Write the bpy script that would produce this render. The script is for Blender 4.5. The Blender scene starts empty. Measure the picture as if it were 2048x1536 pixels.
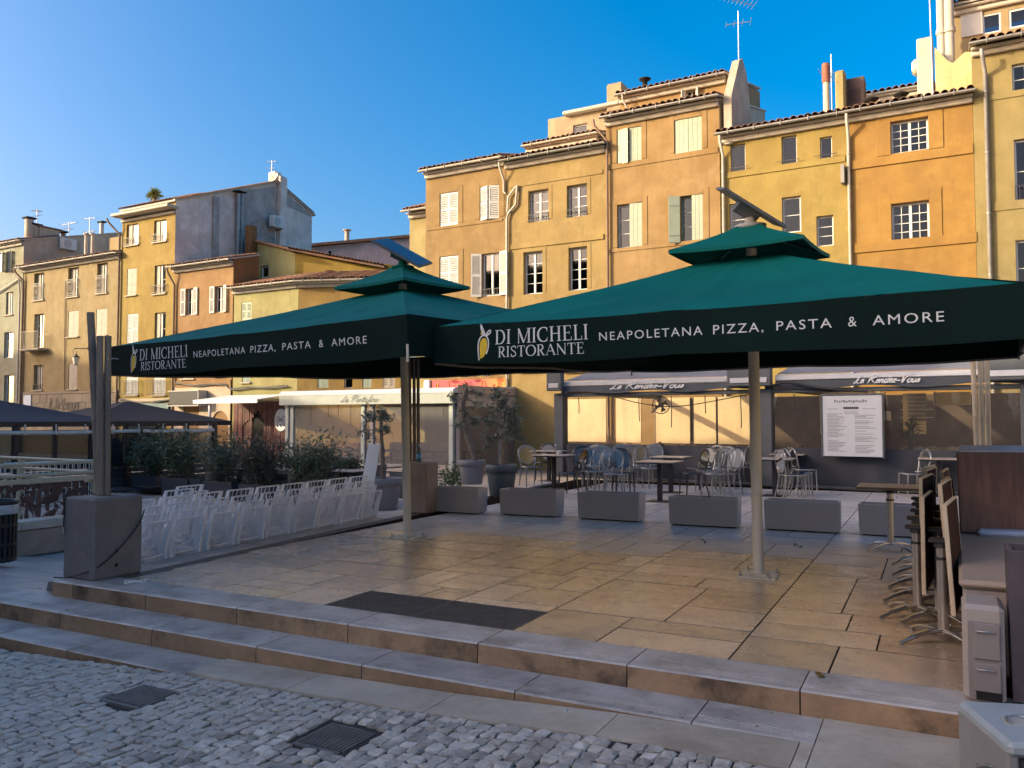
import bpy, bmesh, math, random
from mathutils import Vector, Matrix, noise
random.seed(7)
sc = bpy.context.scene
COL = sc.collection
R = math.radians
# ------------------------------------------------------------------ camera
EYE, F, CX, CY, HOR = 1.52, 1620.0, 1024.0, 768.0, 840.0     # measured on the 2048x1536 photograph
PITCH = math.atan((HOR - CY) / F)
cam = bpy.data.objects.new('camera', bpy.data.cameras.new('camera'))
COL.objects.link(cam)
cam.location = (0, 0, EYE)
cam.rotation_euler = (math.pi / 2 + PITCH, 0, 0)
cam.data.sensor_width = 36
cam.data.lens = F / 2048 * 36
cam.data.clip_end = 500
cam.data.clip_start = 0.05
sc.camera = cam
# ------------------------------------------------------------------ sky, sun, exposure
SUN_EL = R(18.5)
SUN = Vector((-0.974 * math.cos(SUN_EL), -0.225 * math.cos(SUN_EL), math.sin(SUN_EL)))
w = bpy.data.worlds.new('World'); sc.world = w; w.use_nodes = True
nt = w.node_tree; nt.nodes.clear()
sky = nt.nodes.new('ShaderNodeTexSky'); sky.sky_type = 'NISHITA'; sky.sun_disc = False
sky.sun_elevation = SUN_EL; sky.sun_rotation = math.atan2(SUN.x, SUN.y) % (2 * math.pi)
sky.altitude = 200; sky.air_density = 0.8; sky.dust_density = 6.5; sky.ozone_density = 3.0
bg = nt.nodes.new('ShaderNodeBackground'); bg.inputs[1].default_value = 0.15
wo = nt.nodes.new('ShaderNodeOutputWorld')
hs = nt.nodes.new('ShaderNodeHueSaturation'); hs.inputs['Saturation'].default_value = 1.5
nt.links.new(sky.outputs[0], hs.inputs['Color']); wb = nt.nodes.new('ShaderNodeMix'); wb.data_type = 'RGBA'; wb.blend_type = 'MULTIPLY'; wb.inputs[0].default_value = 1; wb.inputs[7].default_value = (1.17, .97, .83, 1)      # white balance of the sky
nt.links.new(hs.outputs[0], wb.inputs[6]); nt.links.new(wb.outputs[2], bg.inputs[0]); nt.links.new(bg.outputs[0], wo.inputs[0])
sun = bpy.data.objects.new('sun', bpy.data.lights.new('sun', 'SUN'))
COL.objects.link(sun)
sun.data.energy = 2.0; sun.data.angle = R(0.6); sun.data.color = (1.0, 0.84, 0.54)
sun.rotation_euler = (-SUN).to_track_quat('-Z', 'Y').to_euler()
sc.view_settings.view_transform = 'Standard'; sc.view_settings.look = 'None'
sc.view_settings.exposure = 1.55; sc.view_settings.gamma = 1; sc.view_settings.use_curve_mapping = False
sc.render.engine = 'CYCLES'
cy = sc.cycles
cy.use_denoising = True; cy.max_bounces = 8; cy.transparent_max_bounces = 24; cy.diffuse_bounces = 4; cy.glossy_bounces = 4
cy.sample_clamp_indirect = 6

# ------------------------------------------------------------------ photo geometry
def ray(px, py):
    dx, dy = (px - CX) / F, (CY - py) / F
    return Vector((dx, math.cos(PITCH) - dy * math.sin(PITCH), math.sin(PITCH) + dy * math.cos(PITCH)))
def gp(px, py, z=0.0):
    r = ray(px, py); t = (z - EYE) / r.z
    return Vector((r.x * t, r.y * t, z))
def at(px, py, Y):
    r = ray(px, py); t = Y / r.y
    return Vector((r.x * t, Y, EYE + r.z * t))
def proj(p):
    z = p[2] - EYE
    d = p[1] * math.cos(PITCH) + z * math.sin(PITCH); u = -p[1] * math.sin(PITCH) + z * math.cos(PITCH)
    return CX + F * p[0] / d, CY - F * u / d
class Wall:
    def __init__(s, O, deg):
        s.O = Vector((O[0], O[1], 0)); a = R(deg)
        s.U = Vector((math.cos(a), -math.sin(a), 0)); s.N = Vector((s.U.y, -s.U.x, 0)); s.a = -a
    def hit(s, px, py=600, d=0.0):
        r = ray(px, py); o = s.O + s.N * d
        den = r.x * s.N.x + r.y * s.N.y
        t = (o.x * s.N.x + o.y * s.N.y) / den
        p = Vector((r.x * t, r.y * t, EYE + r.z * t))
        return (p - s.O).dot(s.U), p.z
    def P(s, u, z, d=0.0):
        return s.O + s.U * u + s.N * d + Vector((0, 0, z))
    def mat(s, u=0, z=0, d=0):      # local x along wall, local y into the wall, z up
        m = Matrix.Rotation(s.a, 4, 'Z'); m.translation = s.P(u, z, d); return m

# ------------------------------------------------------------------ materials
MATS = {}
def mat(name, col, rough=0.65, var=0.12, scale=3.0, bump=0.0, bscale=40.0, metal=0.0, rnd=0.0, spec=0.5,
        col2=None, streak=0.0, stain=None, stain_scale=1.5, stain_amt=0.5, rvar=0.0, coat=0.0, stretch=None):
    if name in MATS: return MATS[name]
    m = bpy.data.materials.new(name); m.use_nodes = True
    n, l = m.node_tree.nodes, m.node_tree.links
    b = n['Principled BSDF']
    b.inputs['Roughness'].default_value = rough; b.inputs['Metallic'].default_value = metal
    b.inputs['Specular IOR Level'].default_value = spec
    if coat: b.inputs['Coat Weight'].default_value = coat
    tc = n.new('ShaderNodeTexCoord'); vec = tc.outputs['Object']
    if rnd:
        oi = n.new('ShaderNodeObjectInfo')
        ad = n.new('ShaderNodeVectorMath'); ad.operation = 'ADD'
        cb = n.new('ShaderNodeVectorMath'); cb.operation = 'SCALE'; cb.inputs['Scale'].default_value = 37.0
        cx = n.new('ShaderNodeCombineXYZ')
        l.new(oi.outputs['Random'], cx.inputs[0]); l.new(oi.outputs['Random'], cx.inputs[1])
        l.new(cx.outputs[0], cb.inputs[0]); l.new(vec, ad.inputs[0]); l.new(cb.outputs[0], ad.inputs[1]); vec = ad.outputs[0]
    if stretch:
        mp = n.new('ShaderNodeMapping'); mp.inputs['Scale'].default_value = stretch
        l.new(vec, mp.inputs[0]); svec = mp.outputs[0]
    else: svec = vec
    def noisen(sc_, det=6, v=None, ro=0.6):
        t = n.new('ShaderNodeTexNoise'); t.inputs['Scale'].default_value = sc_; t.inputs['Detail'].default_value = det
        t.inputs['Roughness'].default_value = ro
        l.new(v or svec, t.inputs['Vector']); return t.outputs['Fac']
    def ramp(fac, lo, hi):
        q = n.new('ShaderNodeMapRange'); q.inputs[1].default_value = lo; q.inputs[2].default_value = hi
        l.new(fac, q.inputs[0]); return q.outputs[0]
    def mix(fac, a, c2, blend='MIX'):
        q = n.new('ShaderNodeMix'); q.data_type = 'RGBA'; q.blend_type = blend
        if isinstance(fac, float): q.inputs[0].default_value = fac
        else: l.new(fac, q.inputs[0])
        for k, v in ((6, a), (7, c2)):
            if isinstance(v, (tuple, list)): q.inputs[k].default_value = (*v[:3], 1)
            else: l.new(v, q.inputs[k])
        return q.outputs[2]
    c = col[:3]
    lo = tuple(x * (1 - var) for x in c); hi = tuple(min(1, x * (1 + var)) for x in c)
    out = mix(ramp(noisen(scale), .3, .7), lo, hi)
    out = mix(ramp(noisen(scale * 9, 4), .35, .65), mix(1.0, out, (1 - var * .5,) * 3, 'MULTIPLY'), out)
    if col2: out = mix(ramp(noisen(scale * .35, 5), .42, .62), out, col2)
    if streak:
        mp2 = n.new('ShaderNodeMapping'); mp2.inputs['Scale'].default_value = (2.2, 2.2, .22); l.new(vec, mp2.inputs[0])
        f = ramp(noisen(1.6, 7, mp2.outputs[0]), .5, .75)
        sm = n.new('ShaderNodeMath'); sm.operation = 'MULTIPLY'; sm.inputs[1].default_value = streak; l.new(f, sm.inputs[0])
        out = mix(sm.outputs[0], out, tuple(x * .55 for x in c))
    if stain:
        f = ramp(noisen(stain_scale, 8, None, .7), .49, .66)
        sm = n.new('ShaderNodeMath'); sm.operation = 'MULTIPLY'; sm.inputs[1].default_value = stain_amt; l.new(f, sm.inputs[0])
        out = mix(sm.outputs[0], out, stain)
    if rnd:
        hv = n.new('ShaderNodeHueSaturation')
        mr = n.new('ShaderNodeMapRange'); mr.inputs[3].default_value = 1 - rnd; mr.inputs[4].default_value = 1 + rnd
        l.new(oi.outputs['Random'], mr.inputs[0]); l.new(mr.outputs[0], hv.inputs['Value']); l.new(out, hv.inputs['Color']); out = hv.outputs[0]
    l.new(out, b.inputs['Base Color'])
    if rvar:
        mr = n.new('ShaderNodeMapRange'); mr.inputs[1].default_value = .3; mr.inputs[2].default_value = .7
        mr.inputs[3].default_value = max(.02, rough - rvar); mr.inputs[4].default_value = min(1, rough + rvar)
        l.new(noisen(scale * 1.7, 5), mr.inputs[0]); l.new(mr.outputs[0], b.inputs['Roughness'])
    if bump:
        bn = n.new('ShaderNodeBump'); bn.inputs['Strength'].default_value = min(1, bump); bn.inputs['Distance'].default_value = .02 * bump
        l.new(noisen(bscale, 5), bn.inputs['Height']); l.new(bn.outputs[0], b.inputs['Normal'])
    MATS[name] = m; return m
def glass(name, tint=(.9, .95, 1), trans=0.8, rough=0.03, ior=1.45, wav=0.0, wscale=4.0, milk=0.0):
    if name in MATS: return MATS[name]
    m = bpy.data.materials.new(name); m.use_nodes = True
    n, l = m.node_tree.nodes, m.node_tree.links; n.clear()
    o = n.new('ShaderNodeOutputMaterial'); tr = n.new('ShaderNodeBsdfTransparent'); tr.inputs[0].default_value = (*[x * trans for x in tint], 1)
    gl = n.new('ShaderNodeBsdfGlossy'); gl.inputs['Roughness'].default_value = rough
    fr = n.new('ShaderNodeFresnel'); fr.inputs[0].default_value = ior
    mx = n.new('ShaderNodeMixShader'); l.new(fr.outputs[0], mx.inputs[0])
    base = tr.outputs[0]
    if milk:
        df = n.new('ShaderNodeBsdfDiffuse'); df.inputs[0].default_value = (.62, .62, .6, 1)
        m2 = n.new('ShaderNodeMixShader'); m2.inputs[0].default_value = milk
        l.new(base, m2.inputs[1]); l.new(df.outputs[0], m2.inputs[2]); base = m2.outputs[0]
    l.new(base, mx.inputs[1]); l.new(gl.outputs[0], mx.inputs[2]); l.new(mx.outputs[0], o.inputs[0])
    if wav:
        tc = n.new('ShaderNodeTexCoord'); no = n.new('ShaderNodeTexNoise'); no.inputs['Scale'].default_value = wscale; no.inputs['Detail'].default_value = 2
        mp = n.new('ShaderNodeMapping'); mp.inputs['Scale'].default_value = (1, 1, .35)
        l.new(tc.outputs['Object'], mp.inputs[0]); l.new(mp.outputs[0], no.inputs['Vector'])
        bn = n.new('ShaderNodeBump'); bn.inputs['Strength'].default_value = wav; bn.inputs['Distance'].default_value = .05
        l.new(no.outputs['Fac'], bn.inputs['Height']); l.new(bn.outputs[0], gl.inputs['Normal']); l.new(bn.outputs[0], fr.inputs['Normal'])
    MATS[name] = m; return m
def emis(name, col, s):
    m = bpy.data.materials.new(name); m.use_nodes = True
    b = m.node_tree.nodes['Principled BSDF']; b.inputs['Base Color'].default_value = (*col, 1)
    b.inputs['Emission Color'].default_value = (*col, 1); b.inputs['Emission Strength'].default_value = s
    return m

# ------------------------------------------------------------------ mesh builder
class MB:
    def __init__(s): s.v, s.f, s.mi, s.M, s.k, s.sm = [], [], [], Matrix.Identity(4), 0, []
    smooth = False
    def add(s, vs, fs, smooth=None):
        b = len(s.v); s.v += [s.M @ Vector(p) for p in vs]
        for f in fs: s.f.append([b + i for i in f]); s.mi.append(s.k); s.sm.append(s.smooth if smooth is None else smooth)
        return s
    def box(s, c, d, rz=0.0, rot=None):
        x, y, z = [q / 2 for q in d]
        m = rot.to_4x4() if rot else Matrix.Rotation(rz, 4, 'Z')
        vs = [Vector(c) + (m @ Vector((sx * x, sy * y, sz * z))) for sz in (-1, 1) for sx, sy in ((-1, -1), (1, -1), (1, 1), (-1, 1))]
        return s.add(vs, [(3, 2, 1, 0), (4, 5, 6, 7), (0, 1, 5, 4), (1, 2, 6, 5), (2, 3, 7, 6), (3, 0, 4, 7)], False)
    def cbox(s, c, d, b=0.01, rz=0.0, rot=None):
        x, y, z = [q / 2 for q in d]; b = min(b, x * .8, y * .8, z * .8)
        m = rot.to_4x4() if rot else Matrix.Rotation(rz, 4, 'Z')
        bm = {}
        vs = []
        for sx in (-1, 1):
            for sy in (-1, 1):
                for sz in (-1, 1):
                    for ax in range(3):
                        p = [sx * (x - b), sy * (y - b), sz * (z - b)]; p[ax] = (sx * x, sy * y, sz * z)[ax]
                        bm[sx, sy, sz, ax] = len(vs); vs.append(Vector(c) + m @ Vector(p))
        fs = []
        def quad(ax, sg):
            o = [i for i in range(3) if i != ax]; ids = []
            for a, b2 in ((-1, -1), (1, -1), (1, 1), (-1, 1)):
                t = [0, 0, 0]; t[ax] = sg; t[o[0]] = a; t[o[1]] = b2; ids.append(bm[(*t, ax)])
            n = (vs[ids[1]] - vs[ids[0]]).cross(vs[ids[2]] - vs[ids[0]])
            dirn = Vector(); dirn[ax] = sg
            if n.dot(m @ dirn) < 0: ids.reverse()
            fs.append(ids)
        for ax in range(3):
            for sg in (-1, 1): quad(ax, sg)
        cc = Vector(c)
        def fix(ids):
            n = (vs[ids[1]] - vs[ids[0]]).cross(vs[ids[2]] - vs[ids[0]])
            mid = sum((vs[i] for i in ids), Vector()) / len(ids) - cc
            if n.dot(mid) < 0: ids = ids[::-1]
            fs.append(ids)
        for ax in range(3):
            o = [i for i in range(3) if i != ax]
            for a in (-1, 1):
                for b2 in (-1, 1):
                    t1 = [0, 0, 0]; t2 = [0, 0, 0]
                    t1[ax], t2[ax] = -1, 1
                    for t in (t1, t2): t[o[0]] = a; t[o[1]] = b2
                    fix([bm[(*t1, o[0])], bm[(*t2, o[0])], bm[(*t2, o[1])], bm[(*t1, o[1])]])
        for sx in (-1, 1):
            for sy in (-1, 1):
                for sz in (-1, 1): fix([bm[sx, sy, sz, 0], bm[sx, sy, sz, 1], bm[sx, sy, sz, 2]])
        return s.add(vs, fs, False)
    def quad(s, a, b, c, d): return s.add([a, b, c, d], [(0, 1, 2, 3)])
    def tube(s, pts, r, n=8, cap=True, closed=False):
        pts = [Vector(p) for p in pts]; N = len(pts)
        rs = r if isinstance(r, (list, tuple)) else [r] * N
        vs, fs = [], []
        prev = None
        for i, p in enumerate(pts):
            if closed: d = pts[(i + 1) % N] - pts[i - 1]
            else: d = pts[min(i + 1, N - 1)] - pts[max(i - 1, 0)]
            if d.length < 1e-9: d = Vector((0, 0, 1))
            d.normalize()
            if prev is None:
                a = Vector((0, 0, 1)) if abs(d.z) < .9 else Vector((1, 0, 0)); x = d.cross(a).normalized()
            else:
                x = (prev - d * prev.dot(d))
                x = x.normalized() if x.length > 1e-6 else d.orthogonal().normalized()
            prev = x; y = d.cross(x)
            for k in range(n):
                t = 2 * math.pi * k / n; vs.append(p + (x * math.cos(t) + y * math.sin(t)) * rs[i])
        for i in range(N if closed else N - 1):
            j = (i + 1) % N
            for k in range(n):
                k2 = (k + 1) % n; fs.append((i * n + k, i * n + k2, j * n + k2, j * n + k))
        s.add(vs, fs, True)
        if cap and not closed:
            s.add(vs[:n], [tuple(range(n))[::-1]], False); s.add(vs[-n:], [tuple(range(n))], False)
        return s
    def lathe(s, prof, c=(0, 0, 0), n=24, cap=True):
        vs, fs = [], []
        for r, z in prof:
            for k in range(n):
                t = 2 * math.pi * k / n; vs.append(Vector(c) + Vector((r * math.cos(t), r * math.sin(t), z)))
        for i in range(len(prof) - 1):
            for k in range(n):
                k2 = (k + 1) % n; fs.append((i * n + k, i * n + k2, (i + 1) * n + k2, (i + 1) * n + k))
        s.add(vs, fs, True)
        if cap:
            s.add(vs[:n], [tuple(range(n))[::-1]], False); s.add(vs[-n:], [tuple(range(n))], False)
        return s
    def prism(s, poly, a, ext):     # poly: list of 3D points (planar), extruded by vector ext
        poly = [Vector(p) for p in poly]; e = Vector(ext); n = len(poly)
        vs = poly + [p + e for p in poly]
        fs = [tuple(range(n))[::-1], tuple(range(n, 2 * n))] + [(i, (i + 1) % n, n + (i + 1) % n, n + i) for i in range(n)]
        nn = (poly[1] - poly[0]).cross(poly[2] - poly[1])
        if nn.dot(e) < 0: fs = [f[::-1] for f in fs]
        return s.add(vs, fs, False)
    def mesh(s, name, mats):
        me = bpy.data.meshes.new(name)
        me.from_pydata([tuple(v) for v in s.v], [], s.f)
        for m in mats: me.materials.append(m)
        me.polygons.foreach_set('material_index', s.mi)
        me.polygons.foreach_set('use_smooth', s.sm)
        me.update(); return me
    def build(s, name, m, parent=None, world=False):
        if world and parent:
            o = Vector()
            q = parent
            while q: o += q.location; q = q.parent
            s.v = [v - o for v in s.v]
        me = s.mesh(name, m if isinstance(m, (list, tuple)) else [m])
        ob = bpy.data.objects.new(name, me); COL.objects.link(ob)
        if parent: ob.parent = parent
        return ob
def tag(o, label=None, cat=None, group=None, kind=None):
    if label: o['label'] = label
    if cat: o['category'] = cat
    if group: o['group'] = group
    if kind: o['kind'] = kind
    return o
def thing(name, label, cat, loc=(0, 0, 0), rz=0.0, group=None):
    o = bpy.data.objects.new(name, None); COL.objects.link(o); o.empty_display_size = .1
    o.location = loc; o.rotation_euler = (0, 0, rz)
    return tag(o, label, cat, group)
def dup(root, loc=None, rz=None, label=None, parent=None):
    c = root.copy(); COL.objects.link(c)
    if parent: c.parent = parent
    if loc is not None: c.location = loc
    if rz is not None: c.rotation_euler = (0, 0, rz)
    if label: c['label'] = label
    for ch in list(root.children): dup(ch, parent=c)
    return c
def inst(me, name, parent, loc, rot=(0, 0, 0), scale=None):
    o = bpy.data.objects.new(name, me); COL.objects.link(o); o.parent = parent
    o.location = loc; o.rotation_euler = rot
    if scale: o.scale = scale
    return o
def catmull(pts, n=6):
    P = [Vector(p) for p in pts]; out = []
    for i in range(len(P) - 1):
        a, b, c, d = P[max(i - 1, 0)], P[i], P[i + 1], P[min(i + 2, len(P) - 1)]
        for k in range(n):
            t = k / n
            out.append(.5 * ((2 * b) + (c - a) * t + (2 * a - 5 * b + 4 * c - d) * t * t + (3 * b - a - 3 * c + d) * t ** 3))
    out.append(P[-1]); return out
def leaves(mb, pts, size, aspect=.25, jitter=.3, droop=0.0, rnd=random):
    for p in pts:
        d = Vector((rnd.gauss(0, 1), rnd.gauss(0, 1), rnd.gauss(0, 1) * .8 - droop)).normalized()
        x = d.orthogonal().normalized(); x.rotate(Matrix.Rotation(rnd.uniform(0, 6.28), 3, d))
        L = size * rnd.uniform(1 - jitter, 1 + jitter); W = L * aspect
        p = Vector(p); n = d.cross(x)
        mb.add([p, p + d * L * .5 + x * W + n * W * .3, p + d * L, p + d * L * .5 - x * W + n * W * .3], [(0, 1, 2, 3)], False)
# ------------------------------------------------------------------ ground, terrace, steps, cobbles
PAVE_A = 27.5
Q0 = gp(1012, 1294)
RV_ = Vector((math.cos(R(PAVE_A)), -math.sin(R(PAVE_A)), 0)); OV_ = Vector((-math.sin(R(PAVE_A)), -math.cos(R(PAVE_A)), 0))
def ST(s, t, z=0.0): return Q0 + RV_ * s + OV_ * t + Vector((0, 0, z))
def toST(p): d = Vector(p) - Q0; return d.dot(RV_), d.dot(OV_)
def pw(x, tab):
    if x <= tab[0][0]: return tab[0][1]
    for (a, b), (c, d) in zip(tab, tab[1:]):
        if x <= c: return b + (d - b) * (x - a) / (c - a)
    return tab[-1][1]
RISE = -.137
def pave_z(s): return pw(s, [(-9, -.275), (-2.9, -.275), (-.37, -.222), (1.24, -.139), (3, -.128), (9, -.12)])
def cob_z(s, t=0.8): return pw(s, [(-9, -.47), (-4.14, -.365), (-2.25, -.278), (-.37, -.224), (1.24, -.141), (3, -.13), (9, -.12)]) - max(0, t - .78) * .012

mSlab = mat('limestone_slab', (.52, .40, .28), .26, .22, 2.2, bump=.25, bscale=55, rnd=.27, stain=(.31, .21, .13), stain_scale=1.1, stain_amt=.6, rvar=.1, spec=.65)
mSlabG = mat('grey_limestone_slab', (.50, .46, .42), .38, .2, 2.2, bump=.25, bscale=55, rnd=.12, stain=(.32, .28, .24), stain_scale=1.3, stain_amt=.55, rvar=.12)
mJoint = mat('joint_dirt', (.022, .016, .011), 1.0, .3, 12, spec=0.0)
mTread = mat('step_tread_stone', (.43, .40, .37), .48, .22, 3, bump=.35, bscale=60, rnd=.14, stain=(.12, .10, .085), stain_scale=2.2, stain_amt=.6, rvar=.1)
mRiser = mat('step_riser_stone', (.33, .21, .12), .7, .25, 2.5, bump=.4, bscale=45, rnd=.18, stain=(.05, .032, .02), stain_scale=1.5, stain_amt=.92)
mPave = mat('pavement_stone', (.47, .42, .34), .45, .2, 2.5, bump=.25, bscale=60, rnd=.12, stain=(.22, .17, .12), stain_scale=1.4, stain_amt=.6, rvar=.1)
mCob = mat('cobble_granite', (.42, .385, .33), .75, .35, 9, bump=.55, bscale=55, rnd=.32, stain=(.48, .46, .43), stain_scale=9, stain_amt=.5)
mGrout = mat('cobble_grout', (.03, .028, .026), .95, .3, 20, bump=.6, bscale=80)
mPlaza = mat('plaza_stone', (.40, .35, .29), .5, .18, 1.2, bump=.2, bscale=40, stain=(.18, .14, .11), stain_scale=.9, stain_amt=.5)
mIron = mat('cast_iron', (.20, .19, .18), .6, .2, 8, bump=.3, metal=.6)
mDark = mat('void_black', (.008, .008, .009), .9, .1)

def gut_s(t): return -4.47 + (t + .59) * .0945          # line of the slot drain
LOW = -.42
def left_z(s, t):           # the square left of the terrace lies lower and keeps falling away from the steps
    if t > 0: return RISE
    f = min(1, -t / 2.6); return RISE + (LOW - RISE) * f * f * (3 - 2 * f)
def under_z(x, y):          # the ground sheet, below everything laid on it
    s, t = toST((x, y, 0))
    if t > -.62: return -.75
    g = gut_s(t)
    if t > -14.2:
        if s < g - .35: return left_z(s, t) - .04
        if s < 5: return -.75
        return -.03
    f = max(0, min(1, (g + 1.5 - s) / 5)); return -.03 + (LOW - .03) * f
mb = MB()
sx = [-90 + 4 * i for i in range(12)] + [-40 + 1.5 * i for i in range(20)] + [-10 + .5 * i for i in range(42)] + [11.5 + 2.5 * i for i in range(14)] + [60, 90, 140]
sy = [-60, -40, -25, -15, -8, -4] + [-2 + .4 * i for i in range(40)] + [14 + 1.2 * i for i in range(12)] + [29 + 3 * i for i in range(12)] + [75, 110, 200]
vs = [(x, y, under_z(x, y)) for y in sy for x in sx]; nx = len(sx)
mb.add(vs, [(j * nx + i, j * nx + i + 1, (j + 1) * nx + i + 1, (j + 1) * nx + i) for j in range(len(sy) - 1) for i in range(nx - 1)], True)
ground = tag(mb.build('ground', mPlaza), kind='structure')

# --- terrace of big limestone slabs
terrace = tag(MB().build('terrace', mJoint), kind='structure')
mb = MB(); GR = (-1.91, -.165, -.405, -1.03)
g0, g1 = gut_s(-.395) + .165, gut_s(-14.5) + .165; zj = -.0026
mb.quad(ST(g0, -.395, zj), ST(GR[0], -.395, zj), ST(GR[0], -1.03, zj), ST(gut_s(-1.03) + .165, -1.03, zj)); mb.quad(ST(GR[1], -.395, zj), ST(4.2, -.395, zj), ST(4.2, -1.03, zj), ST(GR[1], -1.03, zj))
mb.quad(ST(gut_s(-1.03) + .165, -1.03, zj), ST(4.2, -1.03, zj), ST(4.2, -14.5, zj), ST(g1, -14.5, zj)); mb.build('joint_bed', mJoint, terrace)
def in_view(p, m=60):
    if p[1] < .5: return False
    x, y = proj(p); return -m < x < 2048 + m and -m < y < 1536 + m
rng = random.Random(11)
def slab_mesh(sw, tl, th=.05, jit=.004):
    m = MB(); m.cbox((0, 0, -th / 2), (sw, tl, th), .006); return m.mesh('paving_slab', [mSlab])
slabs = []
edge_t = -.40
s = -4.51; WBS = [1.3, 1.3, .8725, .8725]
while s < 4.4:
    WB = WBS.pop(0) if WBS else rng.choice([1.3, 1.42, 1.55, 1.7]); t = edge_t; first = True; last = None
    while t > -13.6:
        L = rng.choice([.45, .55, .62, .7, .8, .95])
        if first: L *= rng.uniform(.5, 1.0); first = False
        L = min(L, t + 13.8); pat = rng.random()
        cut = rng.choice([.36, .42, .5, .58, .64])
        if last is not None and abs(cut - last) < .05: cut = 1 - cut if abs(cut - .5) > .05 else .4
        if pat < .2: slabs.append((s, s + WB, t, t - L)); last = None
        elif pat < .78: slabs += [(s, s + WB * cut, t, t - L), (s + WB * cut, s + WB, t, t - L)]; last = cut
        else:          # one tall slab beside two short ones
            L2 = min(L * 1.7, t + 13.8); h = L2 * rng.uniform(.4, .6); last = cut
            if rng.random() < .5: slabs += [(s, s + WB * cut, t, t - L2), (s + WB * cut, s + WB, t, t - h), (s + WB * cut, s + WB, t - h, t - L2)]
            else: slabs += [(s + WB * cut, s + WB, t, t - L2), (s, s + WB * cut, t, t - h), (s, s + WB * cut, t - h, t - L2)]
            L = L2
        t -= L
    s += WB
GR = (-1.91, -.165, -.405, -1.03)
out = []
for a, b, t, t1 in slabs:       # cut slabs round the grate
    if b <= GR[0] or a >= GR[1] or t <= GR[3] or t1 >= GR[2]: out.append((a, b, t, t1)); continue
    if a < GR[0] - .05: out.append((a, GR[0], t, t1)); a = GR[0]
    if b > GR[1] + .05: out.append((GR[1], b, t, t1)); b = GR[1]
    if t1 < GR[3] - .05: out.append((a, b, min(t, GR[3]), t1))
slabs = []
for a, b, t, t1 in out:
    g = gut_s((t + t1) / 2) + .16
    if b < g: continue
    if a < g: a = g
    if b - a > .06 and t - t1 > .06: slabs.append((a, b, t, t1))
slabs = [q for q in slabs if in_view(ST((q[0] + q[1]) / 2, (q[2] + q[3]) / 2))]
slabs.sort(key=lambda q: -((q[2] + q[3]) / 2))
stuff = MB()
for i, (a, b, t, t1) in enumerate(slabs):
    j = .0055
    c = ST((a + b) / 2, (t + t1) / 2, rng.uniform(-.0008, .0010))
    grey = t1 < -4.6
    if i < 262:
        m = MB(); m.cbox((0, 0, -.02), (b - a - 2 * j, t - t1 - 3.4 * j, .04), .0016)
        o = m.build('paving_slab', mSlabG if grey else mSlab, terrace); o.location = c; o.rotation_euler = (rng.gauss(0, .0006), rng.gauss(0, .0006), -R(PAVE_A))
    else: stuff.cbox((c.x, c.y, -.02), (b - a - 2 * j, t - t1 - 3.4 * j, .04), .005, -R(PAVE_A))
if stuff.v: tag(stuff.build('far_paving_slab', mSlabG, terrace), kind='stuff')
# --- strip of stone left of the slot drain, and the slot drain itself
mb = MB(); t = -.1
strip = tag(MB().build('kerb_strip', mJoint), kind='structure')
while t > -13.6:
    L = rng.uniform(.9, 1.3); a, b = gut_s(t), gut_s(t - L)
    m = MB()
    e = -.38
    top = [ST(a + e, t - .004), ST(a - .03, t - .004), ST(b - .03, t - L + .004), ST(b + e, t - L + .004)]
    m.prism([p + Vector((0, 0, -.5)) for p in top], 0, (0, 0, .502)); m.build('kerb_stone', mTread, strip); t -= L
drain = thing('slot_drain', 'long narrow blackened slot drain running along the edge of the terrace beside the white chairs', 'drain', ST(gut_s(-.1) + .06, -.1))
m = MB(); m.prism([ST(gut_s(-.1) - .025, -.1, -.03), ST(gut_s(-.1) + .15, -.1, -.03), ST(gut_s(-6.9) + .15, -6.9, -.03), ST(gut_s(-6.9) - .025, -6.9, -.03)], 0, (0, 0, .012)); m.build('channel', mDark, drain, True)
m = MB()
for k in range(5):
    d = -.012 + k * .036
    m.prism([ST(gut_s(-.1) + d, -.1, -.016), ST(gut_s(-.1) + d + .02, -.1, -.016), ST(gut_s(-6.9) + d + .02, -6.9, -.016), ST(gut_s(-6.9) + d, -6.9, -.016)], 0, (0, 0, .014))
m.build('grating', mIron, drain, True)
mPit = mat('pit_dark', (.03, .028, .027), .9, .2)
# --- drain grate in the terrace
gr = thing('drain_grate', 'large rectangular dark metal drain grate set in the terrace beside the top step', 'grate', ST((GR[0] + GR[1]) / 2, (GR[2] + GR[3]) / 2))
m = MB(); m.prism([ST(GR[0], GR[2], -.021), ST(GR[1], GR[2], -.021), ST(GR[1], GR[3], -.021), ST(GR[0], GR[3], -.021)], 0, (0, 0, .003)); m.build('pit', mPit, gr, True)
for h in range(2):
    a = GR[0] + .012 + h * (GR[1] - GR[0]) / 2; b = a + (GR[1] - GR[0]) / 2 - .02
    m = MB()
    n = 34
    for k in range(n + 1):
        q = a + (b - a) * k / n; c = ST(q, (GR[2] + GR[3]) / 2, -.008); m.box(c, (.006 if 0 < k < n else .012, .60, .016), -R(PAVE_A))
    for k in range(19):
        q = GR[2] - .012 - (.60) * k / 18; c = ST((a + b) / 2, q, -.010 if 0 < k < 18 else -.007); m.box(c, (b - a, .006, .016), -R(PAVE_A))
    m.build('grate_panel', mIron, gr, True)

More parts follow.
